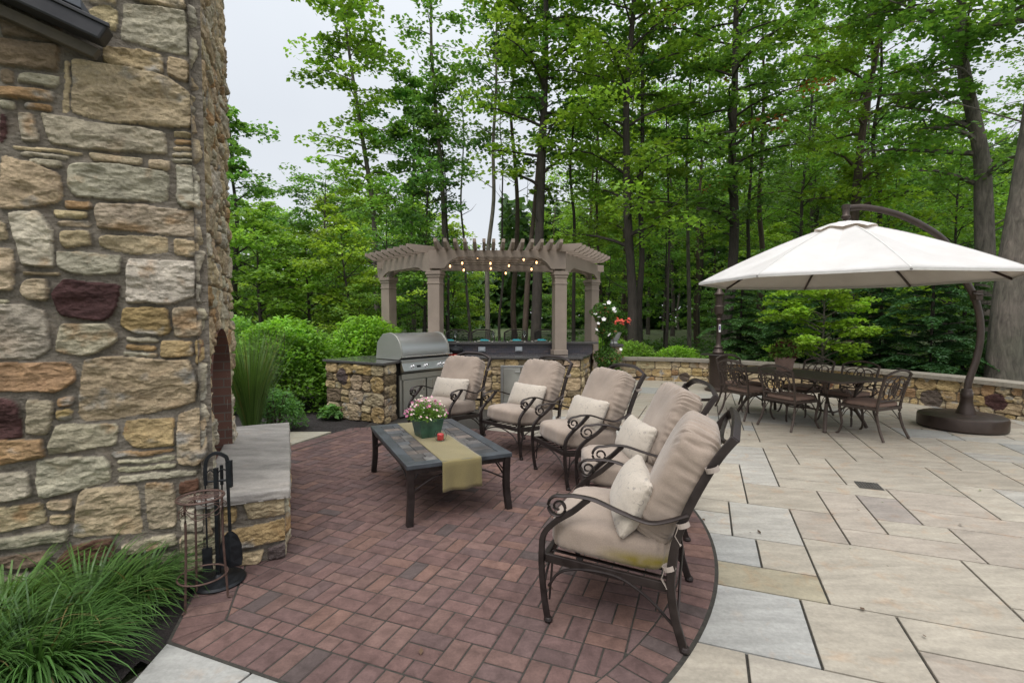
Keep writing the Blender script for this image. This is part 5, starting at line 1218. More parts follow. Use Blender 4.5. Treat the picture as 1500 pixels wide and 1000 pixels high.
def build_tree(seed, H, r0, cbase, crad, nl, leaf, per, tone, path=None, low=0, spray_r=.62, shape=0, dead=0, side=None, tw=True, bare=6):
    """trunk with limbs and a crown made of flat leafy sprays; returns (trunk mesh builder, V, q, col)"""
    g = np.random.default_rng(seed); tr = MB()
    if path is None:
        lean = g.normal(0, .012, 2); path = [(0, 0, -.2)]
        x = y = 0
        for k in range(1, 9):
            x += lean[0] * H / 8 + g.normal(0, .006) * H; y += lean[1] * H / 8 + g.normal(0, .006) * H; path.append((x, y, H * k / 8))
    P = np.array(spline(path, 5)); hz = P[:, 2]
    tr.sweep([tuple(p) for p in P], r0 * 2, n=9, ref=(0, 1, 0), taper=lambda t: max(.04, (1 - t) ** .8 * (1 + .35 * math.exp(-t * 30))))
    def at(h): return np.array([np.interp(h, hz, P[:, k]) for k in range(3)])
    cen = []; rad = []; bri = []; az = g.uniform(0, 6.28)
    for i in range(nl):
        t = (i + g.uniform(0, 1)) / nl; h = cbase + (H * .97 - cbase) * t; az += 2.4 + g.normal(0, .4)
        if side is not None and g.random() < .5: az = side + g.normal(0, .7)
        if shape == 0: pr = .55 + .9 * t if t < .4 else .93 * (1 - ((t - .4) / .63) ** 2) ** .5 + .05
        elif shape == 1: pr = (1 - t) ** .7 + .08
        else: pr = math.sin(math.pi * min(.97, t * .85 + .15)) ** .6
        L = crad * pr * g.uniform(.6, 1.15); p = at(h); el = R(g.uniform(15, 48)) if shape != 1 else R(g.uniform(-8, 12))
        pts = [p]; d = np.array((math.cos(az), math.sin(az)))
        for k in range(1, 5):
            e = el * (1 - k / 4.2); st = L / 4; az2 = g.normal(0, .22); d = np.array((d[0] * math.cos(az2) - d[1] * math.sin(az2), d[0] * math.sin(az2) + d[1] * math.cos(az2)))
            pts.append(pts[-1] + np.array((d[0] * st * math.cos(e), d[1] * st * math.cos(e), st * math.sin(e))))
        rr_ = max(.012, r0 * (1 - h / H) * .42 + .008)
        tr.sweep([tuple(q_) for q_ in pts], rr_ * 2, n=5, taper=lambda t: 1 - .8 * t, caps=False)
        ns = max(2, int(L / spray_r * 1.5)); lb_ = g.uniform(.72, 1.3)
        for k in range(ns):
            u = .35 + .65 * (k + g.uniform(0, 1)) / ns; f = u * 4; j = min(3, int(f)); q0 = pts[j] + (pts[j + 1] - pts[j]) * (f - j)
            off = g.normal(0, .33 * L * u * .55, 2); c = q0 + np.array((off[0], off[1], g.normal(.02, .12 * spray_r / .6)))
            if tw: tr.sweep([tuple(q0), tuple((q0 + c) / 2 + (0, 0, .04)), tuple(c)], rr_ * .7, n=3, taper=lambda t: 1 - .7 * t, caps=False)
            cen.append(c); rad.append(spray_r * g.uniform(.6, 1.25)); bri.append(lb_ * g.uniform(.8, 1.22))
    for k in range(4):
        cen.append(at(H * (.9 + .03 * k)) + g.normal(0, .2, 3)); rad.append(spray_r * .7); bri.append(1.1)
    for k in range(bare):   # thin bare twigs below the crown and poking out of it
        h = g.uniform(cbase * .5, H * .95); p = at(h); a = g.uniform(0, 6.28); l = g.uniform(.4, 1.3) * crad * .5
        q1 = p + np.array((math.cos(a) * l * .6, math.sin(a) * l * .6, l * .35)); q2 = p + np.array((math.cos(a + .2) * l, math.sin(a + .2) * l, l * .8))
        tr.sweep([tuple(p), tuple(q1), tuple(q2)], .035, n=4, taper=lambda t: 1 - .8 * t, caps=False)
    cen = np.array(cen); rad = np.array(rad); bri = np.array(bri)
    n = len(cen) * per; which = np.repeat(np.arange(len(cen)), per)
    rr2 = np.sqrt(g.uniform(0, 1, n)) ; an = g.uniform(0, 6.283, n); ra = rad[which]
    ell = g.uniform(.6, 1.0, len(cen))[which]; ea = g.uniform(0, 3.14, len(cen))[which]
    px_, py_ = rr2 * np.cos(an), rr2 * np.sin(an) * ell
    X = px_ * np.cos(ea) - py_ * np.sin(ea); Y = px_ * np.sin(ea) + py_ * np.cos(ea)
    Z = g.normal(0, .11, n) - .28 * rr2 ** 2
    # lobes: make the outline of a spray ragged
    pos = cen[which] + np.stack([X * ra, Y * ra, Z * ra * (1.0 if shape != 1 else .8)], -1)
    keep = g.uniform(0, 1, n) > .35 * rr2
    pos = pos[keep]; which = which[keep]; rr2 = rr2[keep]; X = X[keep]; Y = Y[keep]
    out = np.stack([X, Y, -.35 * np.ones(len(X))], -1) + g.normal(0, .5, (len(X), 3))
    V, q = leaf_cloud(pos, leaf, 1.0, .5, .85 if shape != 1 else .35, g, out)
    base = np.array(GREEN[tone]); col = base[None] * (bri[which] * g.uniform(.75, 1.25, len(pos)))[:, None]
    yl = g.uniform(0, 1, len(cen))[which][:, None] ** 3; col = col * (1 - .5 * yl) + np.array((.19, .30, .03)) * .5 * yl
    if dead:
        dm = (g.uniform(0, 1, len(cen)) < dead)[which][:, None]; col = np.where(dm, np.array((.30, .12, .045)) * g.uniform(.7, 1.2, (len(pos), 1)), col)
    return tr, V, q, col
def make_tree(name, seed, bk='dark', loc=(0, 0, 0), label=None, cat='tree', group=None, mat=None, **kw):
    tr, V, q, col = build_tree(seed, **kw)
    t = empty(name, loc, 0, label, cat, group)
    tr.build('trunk', BK[bk], t, smooth=True, sharp=60)
    link('crown', leaf_mesh('crown', V, q, col, mat or LEAFM), t)
    return t
def wx(px_, Y): return (px_ - 750) / 729. * Y

# prominent trees -------------------------------------------------------
make_tree('maple_tree', 101, 'grey', (wx(553, 20), 20, 0), 'tall slim maple with layered leafy sprays, leftmost tall tree against the open sky', H=17.5, r0=.135, cbase=5.6, crad=2.2, nl=38, leaf=.18, per=90, tone='maple', bare=12, path=[(0, 0, -.2), (-.02, 0, 3), (-.12, 0, 6), (-.55, 0, 9), (-1.0, .1, 12), (-1.35, .1, 15), (-1.5, 0, 17.5)], spray_r=.72)
make_tree('maple_tree', 102, 'grey', (wx(604, 21), 21, 0), 'slender tree with a small crown, second tall tree from the left above the pergola', H=11.8, r0=.11, cbase=6.6, crad=1.7, nl=22, leaf=.18, per=90, tone='mid', spray_r=.62, bare=10)
make_tree('maple_tree', 103, 'grey', (wx(644, 20), 20, 0), 'tall straight grey trunk rising beside the left front pergola post', H=18.5, r0=.125, cbase=8.0, crad=1.7, nl=20, leaf=.17, per=65, tone='mid', spray_r=.65, bare=14)
make_tree('maple_tree', 104, 'pale', (wx(716, 18), 18, 0), 'slim pale grey trunk seen through the middle of the pergola', H=15.5, r0=.10, cbase=7.5, crad=1.7, nl=18, leaf=.15, per=60, tone='deep', spray_r=.62)
make_tree('maple_tree', 105, 'dark', (wx(784, 17), 17, 0), 'thick dark trunk leaning right behind the right part of the pergola', H=19, r0=.20, cbase=5.5, crad=3.3, nl=34, leaf=.16, per=70, tone='yellow', path=[(0, 0, -.2), (.08, 0, 3), (.22, 0, 7), (.34, .1, 11), (.3, .1, 15), (.2, 0, 19)], spray_r=.66)
make_tree('maple_tree', 106, 'brown', (wx(767, 17.6), 17.6, 0), 'reddish brown leaning trunk just left of the thick dark trunk behind the pergola', H=16, r0=.12, cbase=7, crad=2.2, nl=22, leaf=.15, per=60, tone='mid', path=[(0, 0, -.2), (.15, 0, 3), (.42, 0, 6), (.7, .1, 10), (.9, .1, 16)], spray_r=.6)
make_tree('maple_tree', 107, 'dark', (wx(927, 16), 16, 0), 'tall forked maple between the pergola and the umbrella', H=18, r0=.165, cbase=3.6, crad=3.6, nl=44, leaf=.15, per=75, tone='maple', spray_r=.68)
make_tree('maple_tree', 108, 'dark', (wx(1052, 17), 17, 0), 'dark trunked maple with a few orange dead leaves high up, rising behind the patio heater', H=19, r0=.19, cbase=4.2, crad=3.6, nl=42, leaf=.155, per=75, tone='mid', spray_r=.68, dead=.035)
make_tree('maple_tree', 109, 'brown', (wx(1240, 15), 15, 0), 'brown weathered trunk rising behind the top of the umbrella', H=17, r0=.19, cbase=4.5, crad=3.0, nl=32, leaf=.14, per=70, tone='yellow', spray_r=.62, path=[(0, 0, -.2), (0, 0, 3), (.15, 0, 5), (.4, .1, 7.5), (.9, .1, 11), (1.3, 0, 17)])
make_tree('maple_tree', 110, 'grey', (wx(1446, 12), 12, 0), 'large crooked grey trunk behind the umbrella pole', H=16, r0=.235, cbase=4.6, crad=3.6, nl=40, leaf=.125, per=85, tone='maple', spray_r=.62, side=2.6, path=[(0, 0, -.2), (-.06, 0, 2), (-.22, 0, 4.4), (-.35, 0, 5.6), (-.85, 0, 7.6), (-.95, 0, 9.4), (-.9, 0, 12), (-1.1, 0, 16)])
make_tree('maple_tree', 111, 'grey', (wx(1473, 9.6), 9.6, 0), 'thickest grey trunk at the right edge of the view behind the garden wall', H=17, r0=.30, cbase=6.5, crad=3.8, nl=30, leaf=.115, per=80, tone='maple', spray_r=.6, path=[(0, 0, -.2), (.05, 0, 2), (.22, 0, 4), (.42, 0, 6.5), (.6, .1, 10), (.8, 0, 17)])
for i, (px_, Y, r_, bk_, H_, tone, lb_) in enumerate([(658, 19.5, .06, 'dark', 11, 'deep', 'thin dark trunk right of the left front pergola post'), (733, 19, .055, 'dark', 12, 'mid', 'thin dark trunk just right of the pale trunk seen through the pergola'),
        (757, 21, .13, 'brown', 16, 'deep', 'brown trunk left of the leaning pair behind the pergola'), (940, 17.5, .12, 'dark', 15, 'deep', 'dark trunk close behind the tall forked maple right of the pergola'),
        (975, 18, .06, 'dark', 12, 'mid', 'thin dark trunk standing between the forked maple and the patio heater'), (1082, 19, .09, 'dark', 14, 'deep', 'slim dark trunk just right of the heater above the umbrella edge'),
        (1108, 20, .13, 'brown', 16, 'mid', 'slanting brown trunk above the left part of the umbrella'), (1283, 17, .10, 'dark', 15, 'mid', 'slim dark trunk above the umbrella arm'),
        (692, 22, .07, 'grey', 13, 'mid', 'slim grey trunk between the left post and the pale trunk behind the pergola'), (841, 19, .08, 'dark', 14, 'mid', 'slim dark trunk just right of the right front pergola post'), (889, 21, .08, 'brown', 14, 'deep', 'thin brown trunk left of the tall forked maple'), (1010, 20, .09, 'grey', 15, 'mid', 'slender grey trunk left of the patio heater')]):
    make_tree('slim_tree', 130 + i, bk_, (wx(px_, Y), Y, 0), lb_, H=H_, r0=r_, cbase=H_ * (.58 if px_ < 760 else .4), crad=1.3 if px_ < 760 else 1.9, nl=9 if px_ < 760 else 16, leaf=.15, per=65, tone=tone, spray_r=.6)
# left side trees in front of the open sky
make_tree('maple_tree', 121, 'dark', (wx(342, 17), 17, 0), 'dark green tree whose crown shows just right of the stone chimney', H=8.7, r0=.12, cbase=2.2, crad=2.1, nl=30, leaf=.14, per=75, tone='mid', spray_r=.55, shape=2)
make_tree('maple_tree', 122, 'dark', (wx(385, 15), 15, 0), 'light green tree with layered sprays behind the tall grass', H=4.8, r0=.08, cbase=.9, crad=1.9, nl=26, leaf=.12, per=75, tone='yellow', spray_r=.5, shape=2)
make_tree('maple_tree', 123, 'grey', (wx(478, 24), 24, 0), 'spreading open tree with visible branches left of the pergola', H=8.6, r0=.12, cbase=3.2, crad=2.8, nl=26, leaf=.14, per=60, tone='mid', spray_r=.55, shape=0, bare=16)
make_tree('maple_tree', 124, 'dark', (wx(455, 15.5), 15.5, 0), 'low bushy tree behind the bright green hedge', H=4.2, r0=.07, cbase=.6, crad=1.7, nl=26, leaf=.11, per=75, tone='maple', spray_r=.45, shape=2)
make_tree('maple_tree', 125, 'dark', (wx(520, 15), 15, 0), 'young yellow green tree just left of the pergola', H=4.6, r0=.06, cbase=.8, crad=1.4, nl=24, leaf=.11, per=70, tone='yellow', spray_r=.42, shape=2)

# shared tree kinds for the wood ---------------------------------------------
protos = []
for i, kw in enumerate([dict(H=19, r0=.15, cbase=5.0, crad=3.2, nl=34, leaf=.19, per=55, tone='maple', spray_r=.85), dict(H=17, r0=.13, cbase=4.2, crad=3.0, nl=32, leaf=.19, per=55, tone='mid', spray_r=.85),
                        dict(H=21, r0=.17, cbase=6.5, crad=3.6, nl=36, leaf=.20, per=55, tone='deep', spray_r=.9), dict(H=16, r0=.12, cbase=3.2, crad=2.8, nl=34, leaf=.18, per=55, tone='yellow', spray_r=.8)]):
    protos.append(make_tree('forest_tree', 200 + i, ['dark', 'grey', 'dark', 'brown'][i], **kw))
under = []
for i, kw in enumerate([dict(H=6.2, r0=.05, cbase=1.0, crad=2.0, nl=26, leaf=.13, per=60, tone='yellow', spray_r=.55, shape=2), dict(H=7.5, r0=.06, cbase=1.2, crad=2.2, nl=28, leaf=.13, per=60, tone='maple', spray_r=.6, shape=2),
                        dict(H=5.0, r0=.045, cbase=.5, crad=1.9, nl=26, leaf=.12, per=65, tone='mid', spray_r=.55, shape=2), dict(H=8.5, r0=.07, cbase=1.5, crad=2.4, nl=30, leaf=.14, per=60, tone='deep', spray_r=.65, shape=2)]):
    under.append(make_tree('young_tree', 220 + i, 'dark', **kw))
used = set()
def place(kind, protolist, k, x, y, s, label, group):
    p = protolist[k]
    if id(p) in used or p.name in used: o = copy_tree(p)
    else: o = p; used.add(p.name)
    o.location = (x, y, -.05); o.scale = (s, s, s * rt2.uniform(.92, 1.1)); o.rotation_euler = (0, 0, rt2.uniform(0, 6.28)); tag(o, label, 'tree', group)
rt2 = random.Random(77)
pts_ = []
def far_enough(x, y, d): return all(math.hypot(x - a, y - b_) > d for a, b_ in pts_)
cnt = 0
# tall wood from the pergola rightwards
while cnt < 46:
    px_ = rt2.uniform(770, 1750); Y = rt2.choice([rt2.uniform(19, 28), rt2.uniform(26, 42), rt2.uniform(38, 58)]); x = wx(px_, Y)
    if (Y < 36 and px_ < 850): continue
    if not far_enough(x, Y, 2.0): continue
    pts_.append((x, Y)); place('f', protos, rt2.randrange(4), x, Y, rt2.uniform(.85, 1.12), 'tall leafy tree standing deep in the wood behind the patio', 'tall trees of the wood'); cnt += 1
cnt = 0
while cnt < 40:
    px_ = rt2.uniform(560, 1700); Y = rt2.choice([rt2.uniform(15.5, 20), rt2.uniform(18, 30), rt2.uniform(28, 44)]); x = wx(px_, Y)
    if not far_enough(x, Y, 1.5) or (640 < px_ < 1080 and Y < 21): continue
    pts_.append((x, Y)); place('u', under, rt2.randrange(4), x, Y, rt2.uniform(.75, 1.1), 'young leafy tree growing in the shade beneath the tall trees', 'young trees under the wood'); cnt += 1
# lower tree line on the left under the open sky
cnt = 0
while cnt < 26:
    px_ = rt2.uniform(180, 640); Y = rt2.uniform(24, 48); x = wx(px_, Y)
    if not far_enough(x, Y, 2.2): continue
    top = 1.6 + (466 - rt2.uniform(262, 330)) / 729 * Y; k = rt2.randrange(4); s = top / [6.2, 7.5, 5.0, 8.5][k]
    pts_.append((x, Y)); place('u', under, k, x, Y, s, 'leafy tree in the lower tree line left of the pergola', 'lower tree line on the left'); cnt += 1
cnt = 0
while cnt < 14:
    px_ = rt2.uniform(250, 620); Y = rt2.uniform(14, 24); x = wx(px_, Y)
    if not far_enough(x, Y, 1.6) or (px_ > 540 and Y < 17): continue
    top = 1.6 + (466 - rt2.uniform(330, 400)) / 729 * Y; k = rt2.randrange(4); s = top / [6.2, 7.5, 5.0, 8.5][k]
    pts_.append((x, Y)); place('u', under, k, x, Y, s, 'low leafy tree behind the bright green hedge', 'low trees behind the hedge'); cnt += 1
# a very distant mass of trees closing the view
g = np.random.default_rng(5); n = 62000
th = g.uniform(-1.25, 1.15, n); rr_ = g.uniform(60, 78, n); X = np.sin(th) * rr_; Y = np.cos(th) * rr_
hgt = 7.5 + 3.5 * fbm(th * 14, th * 3, 2, 3) + np.where(th > -.02, 9, 0) ; Z = g.uniform(0, 1, n) ** .8 * hgt - .3
V, q = leaf_cloud(np.stack([X, Y, Z], -1), 1.15, .8, .8, .9, g)
far_col = np.array((.075, .15, .045))[None] * g.uniform(.5, 1.3, (n, 1))
tag(link('distant_woods', leaf_mesh('distant_woods', V, q, far_col, LEAFM)), 'dense far off green woods closing the view behind the nearer trees', 'woods', kind='stuff')

# shrubs ------------------------------------------------------------------
def shrub_mesh(seed, rx, ry, h, n, leaf, tone, shell=.5, stems=14, droop=.3, top=1.3, aspect=.55, bumps=.18):
    g = np.random.default_rng(seed)
    u = g.normal(0, 1, (n, 3)); u /= np.linalg.norm(u, axis=1)[:, None]; u[:, 2] = np.abs(u[:, 2]) * 1.0 - .15 * (g.random(n) < .3)
    az = np.arctan2(u[:, 1], u[:, 0]); el = u[:, 2]
    lump = 1 + bumps * fbm(az * 2.6 + 10, el * 5, seed, 3) + bumps * .6 * fbm(az * 8 + 10, el * 14, seed + 5, 2)
    r = (shell + (1 - shell) * g.uniform(0, 1, n) ** .5) * lump
    pos = np.stack([u[:, 0] * rx * r, u[:, 1] * ry * r, h * .5 + (u[:, 2] - .5) * h * r * .95], -1); pos[:, 2] = np.clip(pos[:, 2], .03, None)
    out = u + g.normal(0, .45, (n, 3)); out[:, 2] -= droop
    V, q = leaf_cloud(pos, leaf, 1.0, .55, aspect, g, out)
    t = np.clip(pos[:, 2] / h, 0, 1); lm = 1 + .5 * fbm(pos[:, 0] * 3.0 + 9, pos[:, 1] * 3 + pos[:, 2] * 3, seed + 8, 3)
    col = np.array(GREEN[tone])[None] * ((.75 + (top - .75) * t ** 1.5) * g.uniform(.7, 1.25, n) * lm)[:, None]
    st = MB()
    for k in range(stems):
        a = g.uniform(0, 6.28); f = g.uniform(.3, .85)
        st.sweep([(math.cos(a) * .1, math.sin(a) * .1, 0), (math.cos(a) * rx * f * .5, math.sin(a) * ry * f * .5, h * .45), (math.cos(a) * rx * f, math.sin(a) * ry * f, h * .85)], .025, n=5, taper=lambda t: 1 - .7 * t)
    return st, V, q, col
def shrub(name, label, loc, cat='shrub', mat=None, bk='brown', group=None, **kw):
    st, V, q, col = shrub_mesh(**kw); t = empty(name, loc, 0, label, cat, group)
    st.build('stems', BK[bk], t); link('foliage', leaf_mesh('foliage', V, q, col, mat or LEAFM), t); return t
GREEN['bright'] = (.20, .375, .045)
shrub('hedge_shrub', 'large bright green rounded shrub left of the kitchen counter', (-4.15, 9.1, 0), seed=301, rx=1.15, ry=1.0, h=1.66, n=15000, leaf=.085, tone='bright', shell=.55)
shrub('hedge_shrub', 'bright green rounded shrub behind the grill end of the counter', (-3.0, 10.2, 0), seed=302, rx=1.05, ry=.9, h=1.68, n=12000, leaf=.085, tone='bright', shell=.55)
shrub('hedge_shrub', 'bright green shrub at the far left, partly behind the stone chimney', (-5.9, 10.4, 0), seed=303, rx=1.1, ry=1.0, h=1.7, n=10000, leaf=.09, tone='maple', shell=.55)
shrub('low_shrub', 'small dark leafy shrub at the foot of the tall grass clump', (-3.45, 7.2, 0), seed=304, rx=.42, ry=.4, h=.62, n=2600, leaf=.05, tone='mid', shell=.4)
shrub('low_plant', 'little broad leaved plant at the foot of the stone counter corner', (-2.92, 7.95, 0), seed=305, rx=.20, ry=.18, h=.22, n=260, leaf=.10, tone='mid', shell=.3, stems=6)
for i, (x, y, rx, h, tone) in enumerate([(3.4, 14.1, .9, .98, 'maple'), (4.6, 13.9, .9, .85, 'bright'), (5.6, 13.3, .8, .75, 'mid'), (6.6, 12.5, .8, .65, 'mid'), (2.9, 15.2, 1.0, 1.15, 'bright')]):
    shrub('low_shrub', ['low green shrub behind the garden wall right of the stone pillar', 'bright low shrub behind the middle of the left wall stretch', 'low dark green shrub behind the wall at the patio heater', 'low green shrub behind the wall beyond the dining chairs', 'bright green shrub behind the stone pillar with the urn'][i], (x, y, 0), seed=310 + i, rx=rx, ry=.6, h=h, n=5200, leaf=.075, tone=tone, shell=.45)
# light green dogwood behind the table
make_tree('dogwood_tree', 330, 'pale', (wx(1205, 11.2), 11.2, 0), 'light green layered dogwood shrub behind the dining table', 'tree', H=2.75, r0=.03, cbase=.5, crad=1.25, nl=30, leaf=.085, per=60, tone='bright', spray_r=.27, shape=2, bare=10)
# hemlocks ------------------------------------------------------------------
HEM = leaf_mat('hemlock needles', (1, 1, 1), trans=.3)
def hemlock(seed, loc, H, rad, label):
    g = np.random.default_rng(seed); tr = MB(); tr.sweep([(0, 0, -.1), (0, 0, H * .5), (.03, .02, H)], .14, n=7, taper=lambda t: 1 - .9 * t)
    P, D, Bc, Sz = [], [], [], []
    nb_ = int(46 * H / 3.5)
    for i in range(nb_):
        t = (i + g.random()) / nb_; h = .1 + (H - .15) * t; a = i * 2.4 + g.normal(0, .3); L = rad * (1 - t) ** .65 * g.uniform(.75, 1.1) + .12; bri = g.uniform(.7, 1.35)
        m = int(L * 26) + 4
        for k in range(m):
            u = (k + .5) / m; z = h + .10 * L * math.sin(u * 2.2) - .34 * L * u * u; c = np.array((math.cos(a) * L * u, math.sin(a) * L * u, z))
            for sd in (-1, 1):
                w_ = .42 * L * (1 - u) * .9 + .07; nn_ = max(2, int(w_ / .035))
                for j in range(nn_):
                    f = (j + g.random()) / nn_ * w_; aa = a + sd * .95
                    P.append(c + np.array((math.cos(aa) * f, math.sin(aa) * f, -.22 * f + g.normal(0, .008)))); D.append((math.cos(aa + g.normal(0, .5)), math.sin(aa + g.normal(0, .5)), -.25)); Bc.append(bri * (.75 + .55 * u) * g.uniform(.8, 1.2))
        tr.sweep([(0, 0, h), (math.cos(a) * L * .5, math.sin(a) * L * .5, h + .08 * L)], .02, n=4, caps=False)
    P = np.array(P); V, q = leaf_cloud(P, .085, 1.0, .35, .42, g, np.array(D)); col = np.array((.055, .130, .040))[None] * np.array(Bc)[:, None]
    t = empty('hemlock_tree', loc, 0, label, 'tree'); tr.build('trunk', BK['dark'], t); link('crown', leaf_mesh('crown', V, q, col, HEM), t); return t
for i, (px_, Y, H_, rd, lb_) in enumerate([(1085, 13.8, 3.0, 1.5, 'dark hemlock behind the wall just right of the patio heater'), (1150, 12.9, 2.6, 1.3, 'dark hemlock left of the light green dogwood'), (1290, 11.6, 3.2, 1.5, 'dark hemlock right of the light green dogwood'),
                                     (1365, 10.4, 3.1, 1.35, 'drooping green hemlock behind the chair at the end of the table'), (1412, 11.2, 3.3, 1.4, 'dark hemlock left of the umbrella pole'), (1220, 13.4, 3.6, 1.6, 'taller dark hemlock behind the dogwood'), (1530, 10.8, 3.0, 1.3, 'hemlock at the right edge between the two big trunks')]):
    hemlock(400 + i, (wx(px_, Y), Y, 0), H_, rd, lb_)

# grasses ---------------------------------------------------------------------
def blades(seed, n, r, h, w, arch, segs=6, upright=.3, spread=.22):
    g = np.random.default_rng(seed); V = []; Q = []; Cc = []; base = 0
    a = g.uniform(0, 6.283, n); b0 = np.sqrt(g.random(n)) * r * .55; L = h * g.uniform(.65, 1.2, n); el = np.clip(g.normal(upright, spread, n), .02, 1.2)
    ts = np.linspace(0, 1, segs + 1); Vs = []
    for k, t in enumerate(ts):
        ang = el + arch * t ** 1.3 * g_arch(n, g, k)
        if k == 0: px_ = np.cos(a) * b0; py_ = np.sin(a) * b0; pz = np.zeros(n)
        else:
            st = L / segs; px_ = px_ + np.cos(a) * np.sin(ang) * st; py_ = py_ + np.sin(a) * np.sin(ang) * st; pz = pz + np.cos(ang) * st
            pz = np.maximum(pz, .01)
        ww = w * (1 - t ** 2.2) * .5 + .0004; Vs.append(np.stack([px_ - np.sin(a) * ww, py_ + np.cos(a) * ww, pz], -1)); Vs.append(np.stack([px_ + np.sin(a) * ww, py_ - np.cos(a) * ww, pz], -1))
    V = np.stack(Vs, 1).reshape(-1, 3); m = 2 * (segs + 1); b = np.arange(n)[:, None] * m
    Q = np.concatenate([np.stack([b[:, 0] + 2 * k, b[:, 0] + 2 * k + 1, b[:, 0] + 2 * k + 3, b[:, 0] + 2 * k + 2], -1) for k in range(segs)])
    return V, Q, n, m, g
_ga = {}
def g_arch(n, g, k):
    key = (n, id(g))
    if key not in _ga: _ga[key] = g.uniform(.55, 1.3, n)
    return _ga[key]
GM = leaf_mat('grass blade', (1, 1, 1), trans=.25, rough=.4, spec=.45)
def grass_clump(name, label, loc, seed, n, r, h, w, arch, tone, upright=.35, group=None, cat='ornamental grass'):
    V, Q, nb_, m, g = blades(seed, n, r, h, w, arch, upright=upright, spread=.22 if upright > .2 else .07)
    col = np.array(tone)[None] * g.uniform(.6, 1.35, (nb_, 1)); yl = g.random(nb_) < .02; col[yl] = (.22, .17, .07)
    t = empty(name, loc, 0, label, cat, group)
    link('blades', mesh_np('blades', V, quads=Q, mat=GM, col=np.repeat(col, m, axis=0)), t); return t
LT = (.078, .165, .036)
for i, (x, y, r, h, n, lb_) in enumerate([(-2.13, 2.78, .16, .36, 420, 'arching green lilyturf clump touching the hearth corner behind the plant stand'), (-2.26, 2.56, .24, .43, 620, 'big arching green lilyturf clump in the middle of the bed by the wall'),
        (-2.14, 2.16, .24, .43, 700, 'nearest lilyturf clump at the bottom left corner beside the pale slab'), (-2.62, 2.50, .24, .46, 520, 'lilyturf clump against the wall at the left edge'), (-2.42, 2.12, .28, .48, 640, 'lilyturf clump at the lower left edge of the view')]):
    grass_clump('lilyturf_clump', lb_, (x, y, 0), 500 + i, n, r, h, .0105, 1.75, LT, .35)
grass_clump('tall_grass_clump', 'tall fine bladed green grass clump just past the fireplace', (-3.46, 6.55, 0), 520, 850, .12, 1.36, .006, .42, (.085, .17, .04), .09)

# trailing ground cover in the wood ---------------------------------------
g = np.random.default_rng(9); n = 46000; th = g.uniform(-.75, 1.05, n); rr_ = 13 + 22 * g.random(n) ** 1.3; X = np.sin(th) * rr_; Y = np.cos(th) * rr_
k = ~((Y < 14.2) & (X > -1.5)) | (X > 9.5); X, Y = X[k], Y[k]; pz = g.random(len(X)) * .35 * (1 + fbm(X * .5, Y * .5, 4, 2))
V, q = leaf_cloud(np.stack([X, Y, pz], -1), .14, 1, .5, .8, g); cg_ = np.array((.07, .16, .03))[None] * g.uniform(.5, 1.3, (len(X), 1))
tag(link('ground_cover', leaf_mesh('ground_cover', V, q, cg_, LEAFM)), 'low leafy ground cover on the forest floor', 'ground cover', kind='stuff')

# ------------------------------------------------------------------ potted things
def flower_heads(name, pos, size, mat, parent, petals=5, rnd=None):
    g = MB(); r_ = rnd or random.Random(3)
    for p in pos:
        nrm = Vector((r_.gauss(0, .5), r_.gauss(-.6, .4), r_.uniform(.3, 1))).normalized(); t = nrm.orthogonal().normalized(); b = nrm.cross(t); s = size * r_.uniform(.8, 1.2); p = Vector(p)
        for k in range(petals):
            a = 2 * math.pi * k / petals; a2 = a + math.pi / petals * 1.1; a0 = a - math.pi / petals * 1.1
            g.add([p, p + (t * math.cos(a0) + b * math.sin(a0)) * s * .7 + nrm * s * .18, p + (t * math.cos(a) + b * math.sin(a)) * s + nrm * s * .22, p + (t * math.cos(a2) + b * math.sin(a2)) * s * .7 + nrm * s * .18], [(0, 1, 2, 3)])
    return g.build(name, mat, parent)
M['pink'] = simple('pink petals', (.50, .16, .27), .7, vary=.35, scale=40, bs=0); M['palepink'] = simple('pale pink petals', (.62, .38, .42), .7, vary=.2, scale=40, bs=0)
M['cream'] = simple('cream petals', (.68, .66, .50), .7, vary=.1, bs=0); M['whitep'] = simple('white petals', (.75, .74, .72), .7, vary=.05, bs=0); M['redp'] = simple('red orange petals', (.55, .07, .04), .7, vary=.3, scale=40, bs=0)
def on_table(s, l, z=TZ): p = cc + S_ * s + L_ * l; return (p[0], p[1], z)
fp = empty('flower_planter', on_table(-.03, .10), math.atan2(S_[1], S_[0]) + R(6), 'square dark green glazed planter of pink and cream flowers on the coffee table', 'planter')
g = MB(); w0, w1, hh = .092, .122, .175
v = [(sx_ * w0, sy_ * w0, 0) for sx_, sy_ in ((-1, -1), (1, -1), (1, 1), (-1, 1))] + [(sx_ * w1, sy_ * w1, hh) for sx_, sy_ in ((-1, -1), (1, -1), (1, 1), (-1, 1))] + [(sx_ * (w1 - .012), sy_ * (w1 - .012), hh) for sx_, sy_ in ((-1, -1), (1, -1), (1, 1), (-1, 1))] + [(sx_ * .10, sy_ * .10, hh - .03) for sx_, sy_ in ((-1, -1), (1, -1), (1, 1), (-1, 1))]
g.add(v, [(3, 2, 1, 0), (12, 13, 14, 15)] + [(a + i, a + (i + 1) % 4, a + 4 + (i + 1) % 4, a + 4 + i) for a in (0, 4, 8) for i in range(4)]); g.build('box', M['greenglaze'], fp, bevel=.005)
gg = np.random.default_rng(61); n = 1500; u = gg.normal(0, 1, (n, 3)); u /= np.linalg.norm(u, axis=1)[:, None]; u[:, 2] = np.abs(u[:, 2]); r_ = gg.uniform(.35, 1, n)[:, None]
